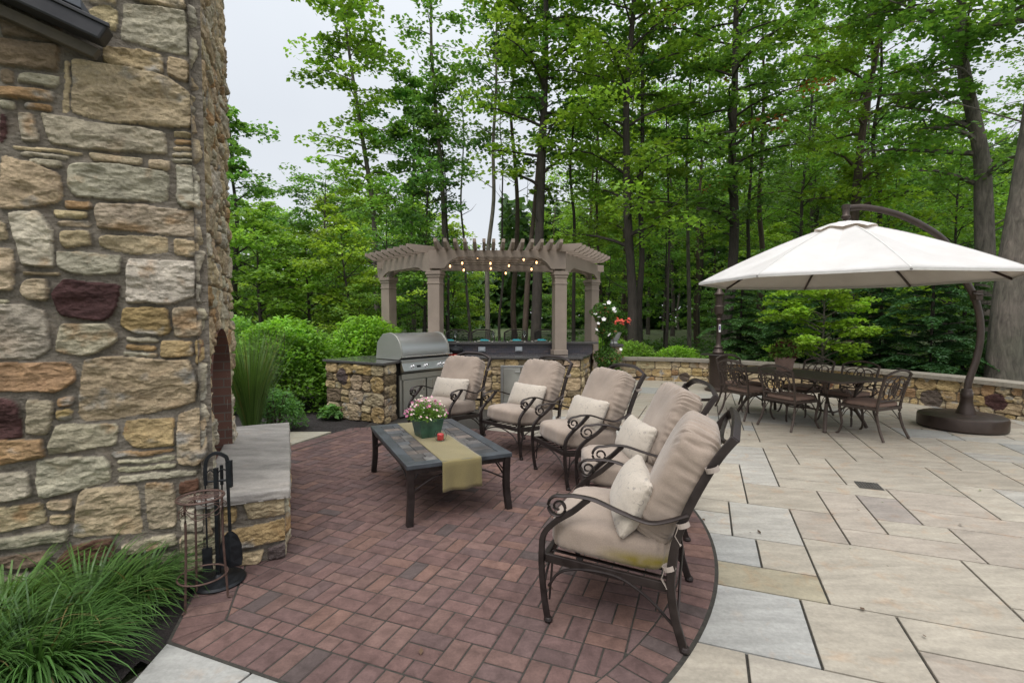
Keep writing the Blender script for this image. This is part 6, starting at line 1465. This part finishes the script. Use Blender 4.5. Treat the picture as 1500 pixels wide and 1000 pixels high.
pos = u * r_ * np.array((.19, .18, .19)) + np.array((0, 0, .165)); V, q = leaf_cloud(pos, .026, 1, .7, .45, gg); col = np.array((.13, .25, .04))[None] * gg.uniform(.6, 1.4, (n, 1))
link('foliage', leaf_mesh('foliage', V, q, col, LEAFM), fp)
g = MB()
for k in range(60):
    d = u[k]; g.sweep([(0, 0, .14), tuple(d * .5 * np.array((.16, .15, .16)) + (0, 0, .17)), tuple(d * np.array((.17, .16, .17)) + (0, 0, .16))], .002, n=3)
g.build('stems', simple('green stem', (.10, .2, .04), .7), fp)
for j, (mt, cnt_, sz, nm) in enumerate((('pink', 26, .017, 'pink_flower'), ('palepink', 22, .016, 'pale_flower'), ('cream', 46, .009, 'cream_flower'))):
    d = gg.normal(0, 1, (cnt_, 3)); d[:, 2] = np.abs(d[:, 2]) * .9 + .1; d /= np.linalg.norm(d, axis=1)[:, None]
    flower_heads(nm + 's', [tuple(x * (.8 + .35 * gg.random()) * np.array((.20, .19, .20)) + (0, 0, .17)) for x in d], sz, M[mt], fp, rnd=random.Random(j))
ch = empty('candle_holder', on_table(.025, -.135), 0, 'round clear glass candle holder with a red candle on the coffee table', 'candle holder')
g = MB(); g.lathe([(.028, 0), (.044, .010), (.058, .040), (.057, .065), (.043, .092), (.040, .092), (.054, .065), (.055, .041), (.041, .014), (0, .009)], n=28); g.build('glass_bowl', M['glass'], ch, smooth=True)
g = MB(); g.lathe([(.030, .012), (.031, .058), (.026, .064), (0, .058)], n=20); g.build('candle', M['candle'], ch, smooth=True)

# mandevilla vine at the bar end, urn on the pillar
mv = empty('flowering_vine', (1.88, 9.80, 0), 0, 'climbing vine with white flowers in a dark pot at the right end of the bar', 'vine')
g = MB(); g.lathe([(.15, 0), (.19, .2), (.21, .40), (.225, .42), (.20, .42), (.18, .38), (0, .36)], n=24); g.build('pot', M['black_iron'], mv, smooth=True)
g = MB()
for k in range(5): a = k * 1.26; g.sweep(spline([(math.cos(a) * .12, math.sin(a) * .12, .38), (math.cos(a) * .14, math.sin(a) * .14, 1.0), (-.08 + math.cos(a) * .05, math.sin(a) * .05, 1.85)], 4), .012, n=5)
g.build('trellis', M['black_iron'], mv)
gg = np.random.default_rng(71); n = 4200; t = gg.random(n); zz = .35 + 1.55 * t; rr_ = (.20 + .08 * np.sin(t * 23) + .10 * np.sin(t * 9)) * np.sqrt(gg.random(n)) * np.where(t > .8, .8, 1); a = gg.uniform(0, 6.28, n)
pos = np.stack([rr_ * np.cos(a) + .05 - .12 * t, rr_ * np.sin(a), zz], -1); V, q = leaf_cloud(pos, .06, .6, .7, .55, gg); col = np.array((.075, .17, .04))[None] * gg.uniform(.5, 1.7, (n, 1)); col[gg.random(n) < .06] = (.30, .14, .07)
link('foliage', leaf_mesh('foliage', V, q, col, LEAFM), mv)
flower_heads('white_flowers', [(-.10, -.2, 1.86), (-.02, -.22, 1.9), (-.2, -.2, 1.62), (-.22, -.22, 1.5), (.08, -.22, 1.78), (.1, -.2, 1.73), (-.27, -.18, 1.68), (-.12, -.25, 1.58), (.0, -.22, 1.28), (.22, -.2, 1.0), (-.25, -.2, 1.38)], .042, M['whitep'], mv)
ur = empty('flower_urn', (2.62, 12.75, .95), 0, 'pale grey urn of red and orange flowers on top of the stone pillar', 'urn')
g = MB(); g.lathe([(.09, 0), (.10, .02), (.07, .05), (.12, .12), (.17, .24), (.20, .30), (.185, .30), (.15, .25), (0, .22)], n=24); g.build('bowl', M['urn'], ur, smooth=True)
gg = np.random.default_rng(72); n = 900; u = gg.normal(0, 1, (n, 3)); u /= np.linalg.norm(u, axis=1)[:, None]; u[:, 2] = np.abs(u[:, 2]); pos = u * gg.uniform(.3, 1, n)[:, None] * np.array((.34, .3, .34)) + (0, 0, .28)
V, q = leaf_cloud(pos, .06, 1, .7, .5, gg); link('foliage', leaf_mesh('foliage', V, q, np.array((.08, .18, .04))[None] * gg.uniform(.6, 1.4, (n, 1)), LEAFM), ur)
flower_heads('red_flowers', [(random.Random(k).uniform(-.36, .38), random.Random(k + 9).uniform(-.25, .0), .56 + random.Random(k + 5).uniform(-.06, .09)) for k in range(34)], .045, M['redp'], ur)

# ------------------------------------------------------------------ dining set
TL = np.array((-.36, .933)); TS = np.array((.933, .36)); TC0 = np.array((4.41, 6.64)); TLEN, TW = 2.1, 1.02
dc = TC0 + TL * TLEN / 2 + TS * TW / 2; dang = math.atan2(TS[1], TS[0])
dt = empty('dining_table', H2(dc), dang, 'long dark cast metal patio dining table with latticed top', 'table')
# local x short (TW), y long
g = MB(); hx, hy = TW / 2, TLEN / 2
def rrect(hx, hy, r, n=6):
    out = []
    for (cx_, cy_, a0) in ((hx - r, hy - r, 0), (-hx + r, hy - r, 90), (-hx + r, -hy + r, 180), (hx - r, -hy + r, 270)):
        for k in range(n + 1): a = R(a0 + 90 * k / n); out.append((cx_ + r * math.cos(a), cy_ + r * math.sin(a)))
    return out
rimp = rrect(hx, hy, .06); rin = rrect(hx - .07, hy - .07, .03); k = len(rimp)
v = [(x, y, .742) for x, y in rimp] + [(x, y, .742) for x, y in rin] + [(x, y, .712) for x, y in rimp] + [(x, y, .712) for x, y in rin]
g.add(v, [(i, (i + 1) % k, k + (i + 1) % k, k + i) for i in range(k)] + [(2 * k + (i + 1) % k, 2 * k + i, 3 * k + i, 3 * k + (i + 1) % k) for i in range(k)] + [(i, 2 * k + i, 2 * k + (i + 1) % k, (i + 1) % k) for i in range(k)] + [(k + i, k + (i + 1) % k, 3 * k + (i + 1) % k, 3 * k + i) for i in range(k)])
g.build('rim', M['bronze2'], dt, bevel=.004)
g = MB(); y = -hy + .1
while y < hy - .09: g.box((0, y, .733), (2 * hx - .13, .028, .012)); y += .042
for x in (-.3, -.1, .1, .3): g.box((x, 0, .724), (.03, 2 * hy - .13, .012))
g.build('lattice_top', M['bronze2'], dt)
for sx_ in (-1, 1):
    for sy_ in (-1, 1):
        g = MB(); X, Y = sx_ * .33, sy_ * .70
        g.sweep([(X * k_ + 0, Y * k2, z) for k_, k2, z in [(1.32, 1.12, .0), (1.25, 1.1, .06), (1.0, 1.02, .22), (.82, .97, .38), (.95, 1.0, .54), (1.2, 1.05, .66), (1.25, 1.06, .715)]], .05, .05, n=8)
        g.sweep(spline([(X * 1.0, Y, .22), (X * .7, Y * .9, .30), (X * .35, Y * .85, .24), (0, Y * .85, .22)], 5), .025, n=8); g.sweep([(X, Y, .58), (X * 1.25, Y * .85, .66), (X * 1.15, Y * .75, .70)], .022, n=6)
        g.build('leg', M['bronze2'], dt, smooth=True)
g = MB(); g.sweep([(0, -.60, .22), (0, .60, .22)], .03, n=8); g.sweep([(.16 * math.cos(t), .16 * math.sin(t), .22) for t in np.linspace(0, 6.283, 24)], .024, n=6, caps=False)
for s_ in (-1, 1): g.box((0, s_ * .75, .70), (.85, .04, .03))
g.build('stretcher', M['bronze2'], dt, smooth=True)
def make_dchair():
    r = empty('dining_chair', (0, 0, 0))
    for sx_ in (-1, 1):
        g = MB(); g.sweep(spline([(sx_ * .27, .285, 0), (sx_ * .255, .25, .03), (sx_ * .235, .225, .15), (sx_ * .25, .255, .33), (sx_ * .25, .25, .41)], 4), .034, n=8, taper=lambda t: .7 + .5 * t); g.build('front_leg', M['bronze2'], r, smooth=True)
        g = MB(); g.sweep(spline([(sx_ * .28, -.34, 0), (sx_ * .26, -.275, .14), (sx_ * .25, -.235, .30), (sx_ * .25, -.235, .42), (sx_ * .262, -.27, .62), (sx_ * .275, -.335, .86)], 4), .032, .036, n=8); g.build('rear_leg', M['bronze2'], r, smooth=True)
        g = MB(); g.sweep(spline([(sx_ * .262, -.275, .64), (sx_ * .29, -.12, .665), (sx_ * .30, .08, .66), (sx_ * .295, .18, .645), (sx_ * .29, .215, .61), (sx_ * .285, .18, .585), (sx_ * .28, .15, .60)], 5), .038, .018, n=8)
        g.sweep(spline([(sx_ * .295, .14, .65), (sx_ * .29, .08, .56), (sx_ * .27, .17, .47), (sx_ * .25, .23, .41)], 5), .022, n=6); g.build('armrest', M['bronze2'], r, smooth=True)
        g = MB(); g.sweep(spline([(sx_ * .24, .235, .22), (sx_ * .245, .14, .36), (sx_ * .25, 0, .395), (sx_ * .25, -.13, .36), (sx_ * .255, -.255, .2)], 5), .012, n=6); g.build('brace', M['bronze2'], r)
    g = MB(); g.box((0, .255, .405), (.53, .03, .035)); g.box((0, -.24, .405), (.53, .03, .035))
    for s_ in (-1, 1): g.box((s_ * .255, .005, .405), (.03, .47, .035))
    for k in range(5): g.box((0, -.16 + k * .08, .412), (.49, .02, .01))
    g.sweep(spline([(-.24, .24, .22), (-.14, .245, .36), (0, .245, .39), (.14, .245, .36), (.24, .24, .22)], 5), .012, n=6)
    g.build('seat_frame', M['bronze2'], r, bevel=.004)
    me = pnorm_box(.50, .49, .062, p=7, n=14, wr=.003, seed=90, crown=.01, mat=M['brownseat'], name='seat_pad'); o = link('seat_pad', me, r); o.location = (0, .01, .452)
    def bp_(x, z): return (x, -.235 - (z - .42) ** 1.35 * .34, z)
    g = MB(); g.sweep(spline([bp_(-.275, .86), bp_(-.16, .905), bp_(0, .925), bp_(.16, .905), bp_(.275, .86)], 6), .036, .03, n=8)
    g.sweep(spline([bp_(-.265, .80), bp_(-.13, .835), bp_(0, .85), bp_(.13, .835), bp_(.265, .80)], 6), .018, n=6)
    g.sweep(spline([bp_(-.265, .80), bp_(-.272, .83), bp_(-.275, .86)], 2), .018, n=6); g.build('back_frame', M['bronze2'], r, smooth=True)
    g = MB(); g.sweep([bp_(-.255, .51), bp_(.255, .51)], .022, n=6); g.build('back_rail', M['bronze2'], r, smooth=True)
    g = MB()
    for (cx_, cz, rx, rz_) in ((0, .675, .085, .155), (-.11, .67, .10, .135), (.11, .67, .10, .135), (0, .675, .04, .08)):
        g.sweep([bp_(cx_ + rx * math.cos(t), cz + rz_ * math.sin(t)) for t in np.linspace(0, 6.283, 26)], .017, .017, n=6, caps=False)
    for s_ in (-1, 1): g.sweep(spline([bp_(s_ * .25, .78), bp_(s_ * .17, .74), bp_(s_ * .20, .67), bp_(s_ * .17, .60), bp_(s_ * .25, .56)], 5), .014, n=6)
    g.build('back_scrollwork', M['bronze2'], r, smooth=True)
    return r
dch = make_dchair(); E_ = TC0
spots = [(E_ + TL * .74 - TS * .02, TS, 'on the near side, closer to the camera'), (E_ + TL * 1.52 - TS * .02, TS, 'on the near side, farther left'),
         (E_ + TS * .52 - TL * .05, TL, 'at the near right end of the table'), (E_ + TS * .50 + TL * (TLEN + .05), -TL, 'at the far end, in front of the patio heater'),
         (E_ + TL * .68 + TS * (TW + .06), -TS, 'on the far side, nearer the umbrella pole'), (E_ + TL * 1.40 + TS * (TW + .06), -TS, 'on the far side, half hidden by the flower pot')]
for i, (p, f, lb_) in enumerate(spots):
    o = dch if i == 0 else copy_tree(dch); o.location = (p[0], p[1], -.003); o.rotation_euler = (0, 0, math.atan2(f[1], f[0]) - math.pi / 2 + R([2, -3, 3, 0, 2, -2][i]))
    tag(o, 'scroll backed metal dining chair ' + lb_, 'dining chair', 'dining chairs around the table')
pp_ = dc + TL * .28 + TS * .03
pt_ = empty('potted_plant', (pp_[0], pp_[1], .742), 0, 'clay flower pot with dark red and green leafy plant on the dining table', 'potted plant')
g = MB(); g.lathe([(.10, 0), (.115, .02), (.145, .18), (.158, .185), (.162, .235), (.148, .235), (.14, .20), (0, .19)], n=32); g.build('pot', M['terracotta'], pt_, smooth=True, sharp=40)
gg = np.random.default_rng(75); n = 900; u = gg.normal(0, 1, (n, 3)); u /= np.linalg.norm(u, axis=1)[:, None]; u[:, 2] = np.abs(u[:, 2]); pos = u * gg.uniform(.3, 1, n)[:, None] * np.array((.23, .21, .32)) + (0, 0, .22)
V, q = leaf_cloud(pos, .085, .8, .7, .5, gg); col = np.where((gg.random(n) < .2)[:, None], np.array((.12, .04, .045))[None], np.array((.17, .31, .06))[None]) * gg.uniform(.6, 1.5, (n, 1)); link('foliage', leaf_mesh('foliage', V, q, col, LEAFM), pt_)

# ------------------------------------------------------------------ umbrella
um = empty('patio_umbrella', (6.60, 7.25, 0), 0, 'big off white octagonal cantilever umbrella on a curved brown pole with round base', 'umbrella')
hub = np.array((4.70, 7.08)); ub = np.array((6.60, 7.25)); uu = (hub - ub) / np.linalg.norm(hub - ub)
def up(s, z): return (uu[0] * s, uu[1] * s, z)
g = MB(); g.lathe([(.40, 0), (.50, .004), (.515, .02), (.515, .16), (.505, .185), (.47, .20), (.16, .205), (0, .205)], n=64); g.build('base', M['umbrella_metal'], um, smooth=True, sharp=30)
g = MB(); g.lathe([(.12, .205), (.115, .23), (.085, .32), (.07, .43), (.075, .44), (.075, .50), (.068, .51), (.062, .56), (.05, .57)], c=up(-.07, 0), n=28); g.build('base_collar', M['umbrella_metal'], um, smooth=True, sharp=40)
polep = spline([up(-.075, .5), up(-.10, .70), up(-.20, 1.0), up(-.25, 1.30), up(-.228, 1.60), up(-.13, 1.90), up(.04, 2.17), up(.20, 2.47), up(.40, 2.72), up(.73, 2.92), up(1.15, 3.08), up(1.60, 3.16), up(1.86, 3.15)], 6)
g = MB(); g.sweep(polep, .11, .07, n=12, ref=(uu[1], -uu[0], 0), taper=lambda t: 1 - .35 * max(0, t - .5) * 1.2); g.build('curved_pole', M['umbrella_metal'], um, smooth=True)
g = MB(); g.box((uu[0] * -.11, uu[1] * -.11 - .05, 1.93), (.10, .10, .14)); g.sweep([up(-.1, 1.93), (uu[0] * -.1, uu[1] * -.1 - .16, 1.93), (uu[0] * .08, uu[1] * .08 - .18, 1.95)], .02, n=8); g.build('crank', M['umbrella_metal'], um, bevel=.01)
Hx, Hy = hub - ub
g = MB(); g.lathe([(.03, 2.93), (.035, 2.99), (.055, 3.0), (.06, 3.03), (.045, 3.05), (.045, 3.13), (.055, 3.14), (.055, 3.19), (.02, 3.20), (0, 3.20)], c=(Hx, Hy, 0), n=20); g.build('hub', M['umbrella_metal'], um, smooth=True, sharp=40)
UR, UZ, UA = 1.93, 2.13, 2.93; offa = R(-106)
def canopy_pt(r, a, k=None):
    """surface of the taut canopy; r 0..1, a in radians from vertex 0"""
    s = (a / (math.pi / 4)) % 1.0; fl = math.cos(math.pi / 8) / math.cos((s - .5) * math.pi / 4)
    rr = r * UR * fl; sag = .09 * math.sin(math.pi * r) * (1 - abs(2 * s - 1)) ; z = UA - (UA - UZ) * (r ** 1.28) - sag * .8
    return (Hx + rr * math.cos(offa + a), Hy + rr * math.sin(offa + a), z)
V = []; NR, NA = 20, 96
for i in range(NR + 1):
    for j in range(NA): V.append(canopy_pt(.10 + .90 * i / NR, 2 * math.pi * j / NA))
V = np.array(V); idx = np.arange((NR + 1) * NA).reshape(NR + 1, NA); nx_ = np.roll(idx, -1, 1)
q = np.stack([idx[:-1], nx_[:-1], nx_[1:], idx[1:]], -1).reshape(-1, 4)
m_, nt_, b_s = nodes('canvas canopy'); co_ = objco(nt_); nn1 = noise_n(nt_, co_, 2.2, 5, .6); r1_ = ramp(nt_, nn1.outputs['Fac'], [(.3, (.66, .65, .63)), (.7, (.76, .755, .74))]); nt_.links.new(r1_.outputs[0], b_s.inputs['Base Color']); b_s.inputs['Roughness'].default_value = .85
n5 = noise_n(nt_, co_, 3.5, 3, .5); bump(nt_, b_s, n5.outputs['Fac'], .6, .05)
tl = nt_.nodes.new('ShaderNodeBsdfTranslucent'); tl.inputs['Color'].default_value = (.62, .50, .38, 1); mx_ = nt_.nodes.new('ShaderNodeMixShader'); mx_.inputs[0].default_value = .25
nt_.links.new(b_s.outputs[0], mx_.inputs[1]); nt_.links.new(tl.outputs[0], mx_.inputs[2]); nt_.links.new(mx_.outputs[0], nt_.nodes['Material Output'].inputs['Surface'])
me = mesh_np('canopy', V, quads=q, mat=m_); o = link('canopy', me, um); sm = o.modifiers.new('t', 'SOLIDIFY'); sm.thickness = .004
try: me.set_sharp_from_angle(angle=R(9))
except Exception: pass
g = MB()   # wind vent cap with scalloped edge
v = [(Hx, Hy, UA + .04)]
for ring, (rr, dz) in enumerate(((.10, .02), (.20, -.018))):
    for j in range(64):
        a = 2 * math.pi * j / 64; x, y, z = canopy_pt(rr, a); sc_ = .03 * abs(math.sin(a * 4)) if ring else 0
        v.append((x + (x - Hx) * sc_ * 2, y + (y - Hy) * sc_ * 2, z + .045 + dz * .3 + sc_ * .35))
g.add(v, [(0, 1 + j, 1 + (j + 1) % 64) for j in range(64)] + [(1 + j, 65 + j, 65 + (j + 1) % 64, 1 + (j + 1) % 64) for j in range(64)]); g.build('vent_cap', m_, um, smooth=True)
for k in range(8):
    a = math.pi / 4 * k; g = MB(); g.sweep([tuple(np.array(canopy_pt(r, a)) - (0, 0, .022)) for r in np.linspace(.05, 1.0, 10)], .022, .024, square=True); g.build('rib', M['umbrella_metal'], um)
M['seam'] = simple('canopy seam tape', (.56, .55, .52), .85, vary=.1, bs=.1)
for k in range(8):
    a = math.pi / 4 * k; g = MB(); g.sweep([tuple(np.array(canopy_pt(r, a)) + (0, 0, .006)) for r in np.linspace(.21, 1.0, 12)], .016, .003, square=True); g.build('seam', M['seam'], um)
g = MB(); g.sweep([tuple(np.array(canopy_pt(1.0, 2 * math.pi * j / 96)) + (0, 0, -.012)) for j in range(97)], .006, .03, square=True, caps=False); g.build('hem', M['seam'], um)
g = MB()
for k in range(8):
    a = math.pi / 4 * k; e = np.array(canopy_pt(.5, a)); g.sweep([(Hx, Hy, 2.62), tuple(e - (0, 0, .02))], .014, n=6)
g.lathe([(.03, 2.55), (.05, 2.58), (.05, 2.64), (.022, 2.66), (.022, 2.93)], c=(Hx, Hy, 0), n=14); g.build('runner_struts', M['umbrella_metal'], um)
g = MB(); a0_ = canopy_pt(.78, math.pi / 4 * 6.4); g.sweep(spline([canopy_pt(.62, R(-100)), tuple(np.array(canopy_pt(.74, R(-97))) + (0, 0, .02)), tuple(np.array(canopy_pt(.86, R(-101))) + (0, 0, .012)), tuple(np.array(canopy_pt(.84, R(-92))) + (0, 0, .015)), tuple(np.array(canopy_pt(.72, R(-92))) + (0, 0, .02))], 6), .028, .004, square=True); g.build('tie_strap', M['canvas'], um)

# ------------------------------------------------------------------ patio heater
he = empty('patio_heater', (4.57, 11.0, 0), 0, 'tall brown column patio heater with a small round table ring beside the wall', 'patio heater')
g = MB(); g.lathe([(.27, 0), (.28, .03), (.23, .06), (.19, .08), (.185, .70), (.20, .74), (.20, .78)], n=36); g.build('base', M['umbrella_metal'], he, smooth=True, sharp=35)
g = MB(); g.lathe([(.20, .785), (.36, .79), (.37, .80), (.36, .81), (.08, .815)], n=40); g.build('table_ring', M['bronze'], he, smooth=True, sharp=35)
g = MB(); g.lathe([(.12, .815), (.125, .85), (.10, .89), (.085, .93), (.10, .96), (.06, 1.0), (.05, 1.02), (.047, 1.55), (.06, 1.57), (.045, 1.6), (.055, 1.66), (.095, 1.70), (.10, 1.86), (.085, 1.88), (.085, 1.93)], n=28); g.build('column', M['umbrella_metal'], he, smooth=True, sharp=35)
g = MB(); g.lathe([(.07, 1.93), (.075, 2.10)], n=20)
g.lathe([(.10, 2.10), (.11, 2.13), (.06, 2.2), (.02, 2.3), (.035, 2.34), (.02, 2.38), (.008, 2.5), (0, 2.75)], n=24)
for k in range(10): a = k * .628; g.sweep([(.09 * math.cos(a), .09 * math.sin(a), 1.92), (.095 * math.cos(a), .095 * math.sin(a), 2.11)], .01, n=4)
g.build('burner_head', M['umbrella_metal'], he, smooth=True, sharp=35)
g = MB(); g.box((0, -.052, 1.38), (.045, .004, .17)); g.build('warning_label', M['white'], he); g = MB(); g.box((0, -.055, 1.39), (.03, .003, .09)); g.build('label_print', simple('purple print', (.12, .06, .25), .5, bs=0), he)

# ------------------------------------------------------------------ by the hearth
ps = empty('plant_stand', (-1.745, 2.745, 0), R(8), 'empty round topped wire plant stand with three thin legs beside the hearth', 'plant stand')
zt = .60
g = MB()
for rr in (.115, .035): g.sweep([(rr * math.cos(t), rr * math.sin(t), zt) for t in np.linspace(0, 6.283, 40)], .008 if rr < .1 else .013, n=6, caps=False)
for k in range(22):
    a = k * 6.283 / 22; g.sweep([(.035 * math.cos(a), .035 * math.sin(a), zt), (.078 * math.cos(a + .07), .078 * math.sin(a + .07), zt + .002), (.113 * math.cos(a), .113 * math.sin(a), zt)], .0045, n=4)
for k in range(8): a = k * .785; g.sweep([(0, 0, zt), (.035 * math.cos(a), .035 * math.sin(a), zt)], .005, n=4)
g.build('top', M['rusty'], ps, smooth=True)
for k in range(3):
    a = R(250 + 120 * k); c, s = math.cos(a), math.sin(a)
    g = MB(); g.sweep(spline([(c * .105, s * .105, zt), (c * .106, s * .106, .35), (c * .118, s * .118, .10), (c * .122, s * .122, .012)], 4), .0125, n=8)
    g.sweep([(c * .122, s * .122, .012), (c * .14, s * .14, .003)], .014, n=6); g.build('leg', M['rusty'], ps, smooth=True)
    g = MB(); a2 = a + R(120)
    pts2 = [(.106 * math.cos(a + (a2 - a) * t), .106 * math.sin(a + (a2 - a) * t), zt - .035 - .035 * math.sin(t * math.pi) ) for t in np.linspace(0, 1, 14)]
    g.sweep(pts2, .006, n=5); g.sweep([(p[0], p[1], p[2] - .022 + .012 * math.cos(i * .9)) for i, p in enumerate(pts2)], .005, n=5)
    sc3 = scroll((0, zt - .05), .004, .02, 0, R(500), 18); g.sweep([(c * (.112 + q_), s * (.112 + q_), z) for q_, z in sc3], .005, n=5); g.build('apron_scroll', M['rusty'], ps, smooth=True)
g = MB(); g.sweep([(.122 * math.cos(t), .122 * math.sin(t), .155) for t in np.linspace(0, 6.283, 40)], .010, n=6, caps=False); g.build('lower_ring', M['rusty'], ps, smooth=True)

ft = empty('fireplace_tool_set', (-1.785, 2.96, 0), R(20), 'black iron fireplace tool set with arched handle, poker and shovel by the hearth', 'fireplace tools')
g = MB(); g.lathe([(.145, 0), (.15, .01), (.14, .022), (.03, .035), (.018, .05)], n=32); g.build('base', M['black_iron'], ft, smooth=True, sharp=40)
g = MB(); g.sweep([(0, 0, .03), (0, 0, .70)], .022, .022, square=True)
g.sweep(spline([(-.055, 0, .60), (-.055, 0, .70), (-.04, 0, .765), (0, 0, .79), (.04, 0, .775), (.062, 0, .74), (.062, 0, .60)], 5), .020, .016, square=True, ref=(0, 1, 0)); g.sweep([(-.055, 0, .62), (.062, 0, .62)], .014, n=6)
g.sweep(spline([(-.06, .0, .66), (-.03, 0, .69), (0, 0, .66), (.03, 0, .69), (.06, 0, .675)], 4), .008, n=5); g.build('stand', M['black_iron'], ft, bevel=.002)
g = MB(); g.sweep([(.062, -.012, .73), (.070, -.02, .30)], .014, n=8); g.sweep([(.075, -.012, .58), (.075, -.012, .74)], .024, .018, square=True)
v = []; 
for (z, w_, dp_) in ((.31, .012, 0), (.28, .035, .003), (.22, .052, .008), (.13, .056, .01), (.09, .05, .006)): v += [(.072 - w_ * 1.1, -.025 - dp_ * -1.5, z), (.072, -.025 - dp_, z), (.072 + w_ * 1.1, -.025 - dp_ * -1.5, z)]
g.add(v, [(3 * i + j, 3 * i + j + 1, 3 * i + j + 4, 3 * i + j + 3) for i in range(4) for j in range(2)]); sh = g.build('shovel', M['black_iron'], ft); so = sh.modifiers.new('t', 'SOLIDIFY'); so.thickness = .003
g = MB(); g.sweep([(.02, .055, .66), (.02, .055, .10), (.035, .055, .05)], .010, n=8); g.sweep([(.02, .055, .58), (.02, .055, .70)], .02, n=8); g.build('poker', M['black_iron'], ft, smooth=True)
g = MB(); g.sweep([(-.055, -.01, .66), (-.055, -.01, .22)], .010, n=8); g.box((-.055, -.01, .15), (.05, .022, .14)); g.build('brush', M['black_iron'], ft)

# ------------------------------------------------------------------ camera, sky, light
cam_d = bpy.data.cameras.new('camera'); cam = bpy.data.objects.new('camera', cam_d); C.objects.link(cam); bpy.context.scene.camera = cam
cam_d.sensor_width = 36; cam_d.lens = 17.496; cam_d.clip_end = 2000; cam_d.clip_start = .05
cam.location = (0, 0, 1.6); cam.rotation_euler = (R(90) - math.atan(34 / 729.), 0, 0)
w = bpy.data.worlds.new('World'); bpy.context.scene.world = w; w.use_nodes = True; nt = w.node_tree; bg = nt.nodes['Background']
SE, SR = 55, 200
sky = nt.nodes.new('ShaderNodeTexSky'); sky.sky_type = 'NISHITA'; sky.sun_disc = False; sky.sun_elevation = R(SE); sky.sun_rotation = R(SR); sky.air_density = 1.0; sky.dust_density = 4.0
tc = nt.nodes.new('ShaderNodeTexCoord'); sx = nt.nodes.new('ShaderNodeSeparateXYZ'); nt.links.new(tc.outputs['Generated'], sx.inputs[0])
cl = noise_n(nt, tc.outputs['Generated'], 1.6, 4, .5); 
rz = ramp(nt, sx.outputs[2], [(0.0, (9.0, 9.3, 9.7)), (0.35, (8.6, 9.0, 9.6)), (0.58, (10.0, 10.5, 11.1)), (0.78, (24, 22.5, 23)), (1.0, (34, 34.5, 35))])
rc_ = ramp(nt, cl.outputs['Fac'], [(.3, (.94, .95, .96)), (.7, (1.05, 1.05, 1.04))])
over = mix(nt, 'MULTIPLY', 1.0, rz.outputs[0], rc_.outputs[0])
nt.links.new(mix(nt, 'MIX', .86, sky.outputs[0], over), bg.inputs['Color']); bg.inputs['Strength'].default_value = 0.10
sd = bpy.data.lights.new('sun', 'SUN'); sd.energy = 1.3; sd.angle = R(25); sd.color = (1.0, .97, .92); so = bpy.data.objects.new('sun', sd); C.objects.link(so)
az_ = R(SR); v_ = Vector((math.sin(az_) * math.cos(R(SE)), math.cos(az_) * math.cos(R(SE)), math.sin(R(SE)))); so.rotation_euler = v_.to_track_quat('Z', 'Y').to_euler()
sc = bpy.context.scene; sc.view_settings.view_transform = 'Standard'; sc.view_settings.look = 'None'; sc.view_settings.exposure = 0; sc.view_settings.gamma = 1
sc.cycles.max_bounces = 6; sc.cycles.diffuse_bounces = 3; sc.cycles.glossy_bounces = 3; sc.cycles.transmission_bounces = 5; sc.cycles.use_denoising = True
try: sc.cycles.denoiser = 'OPENIMAGEDENOISE'
except Exception: pass
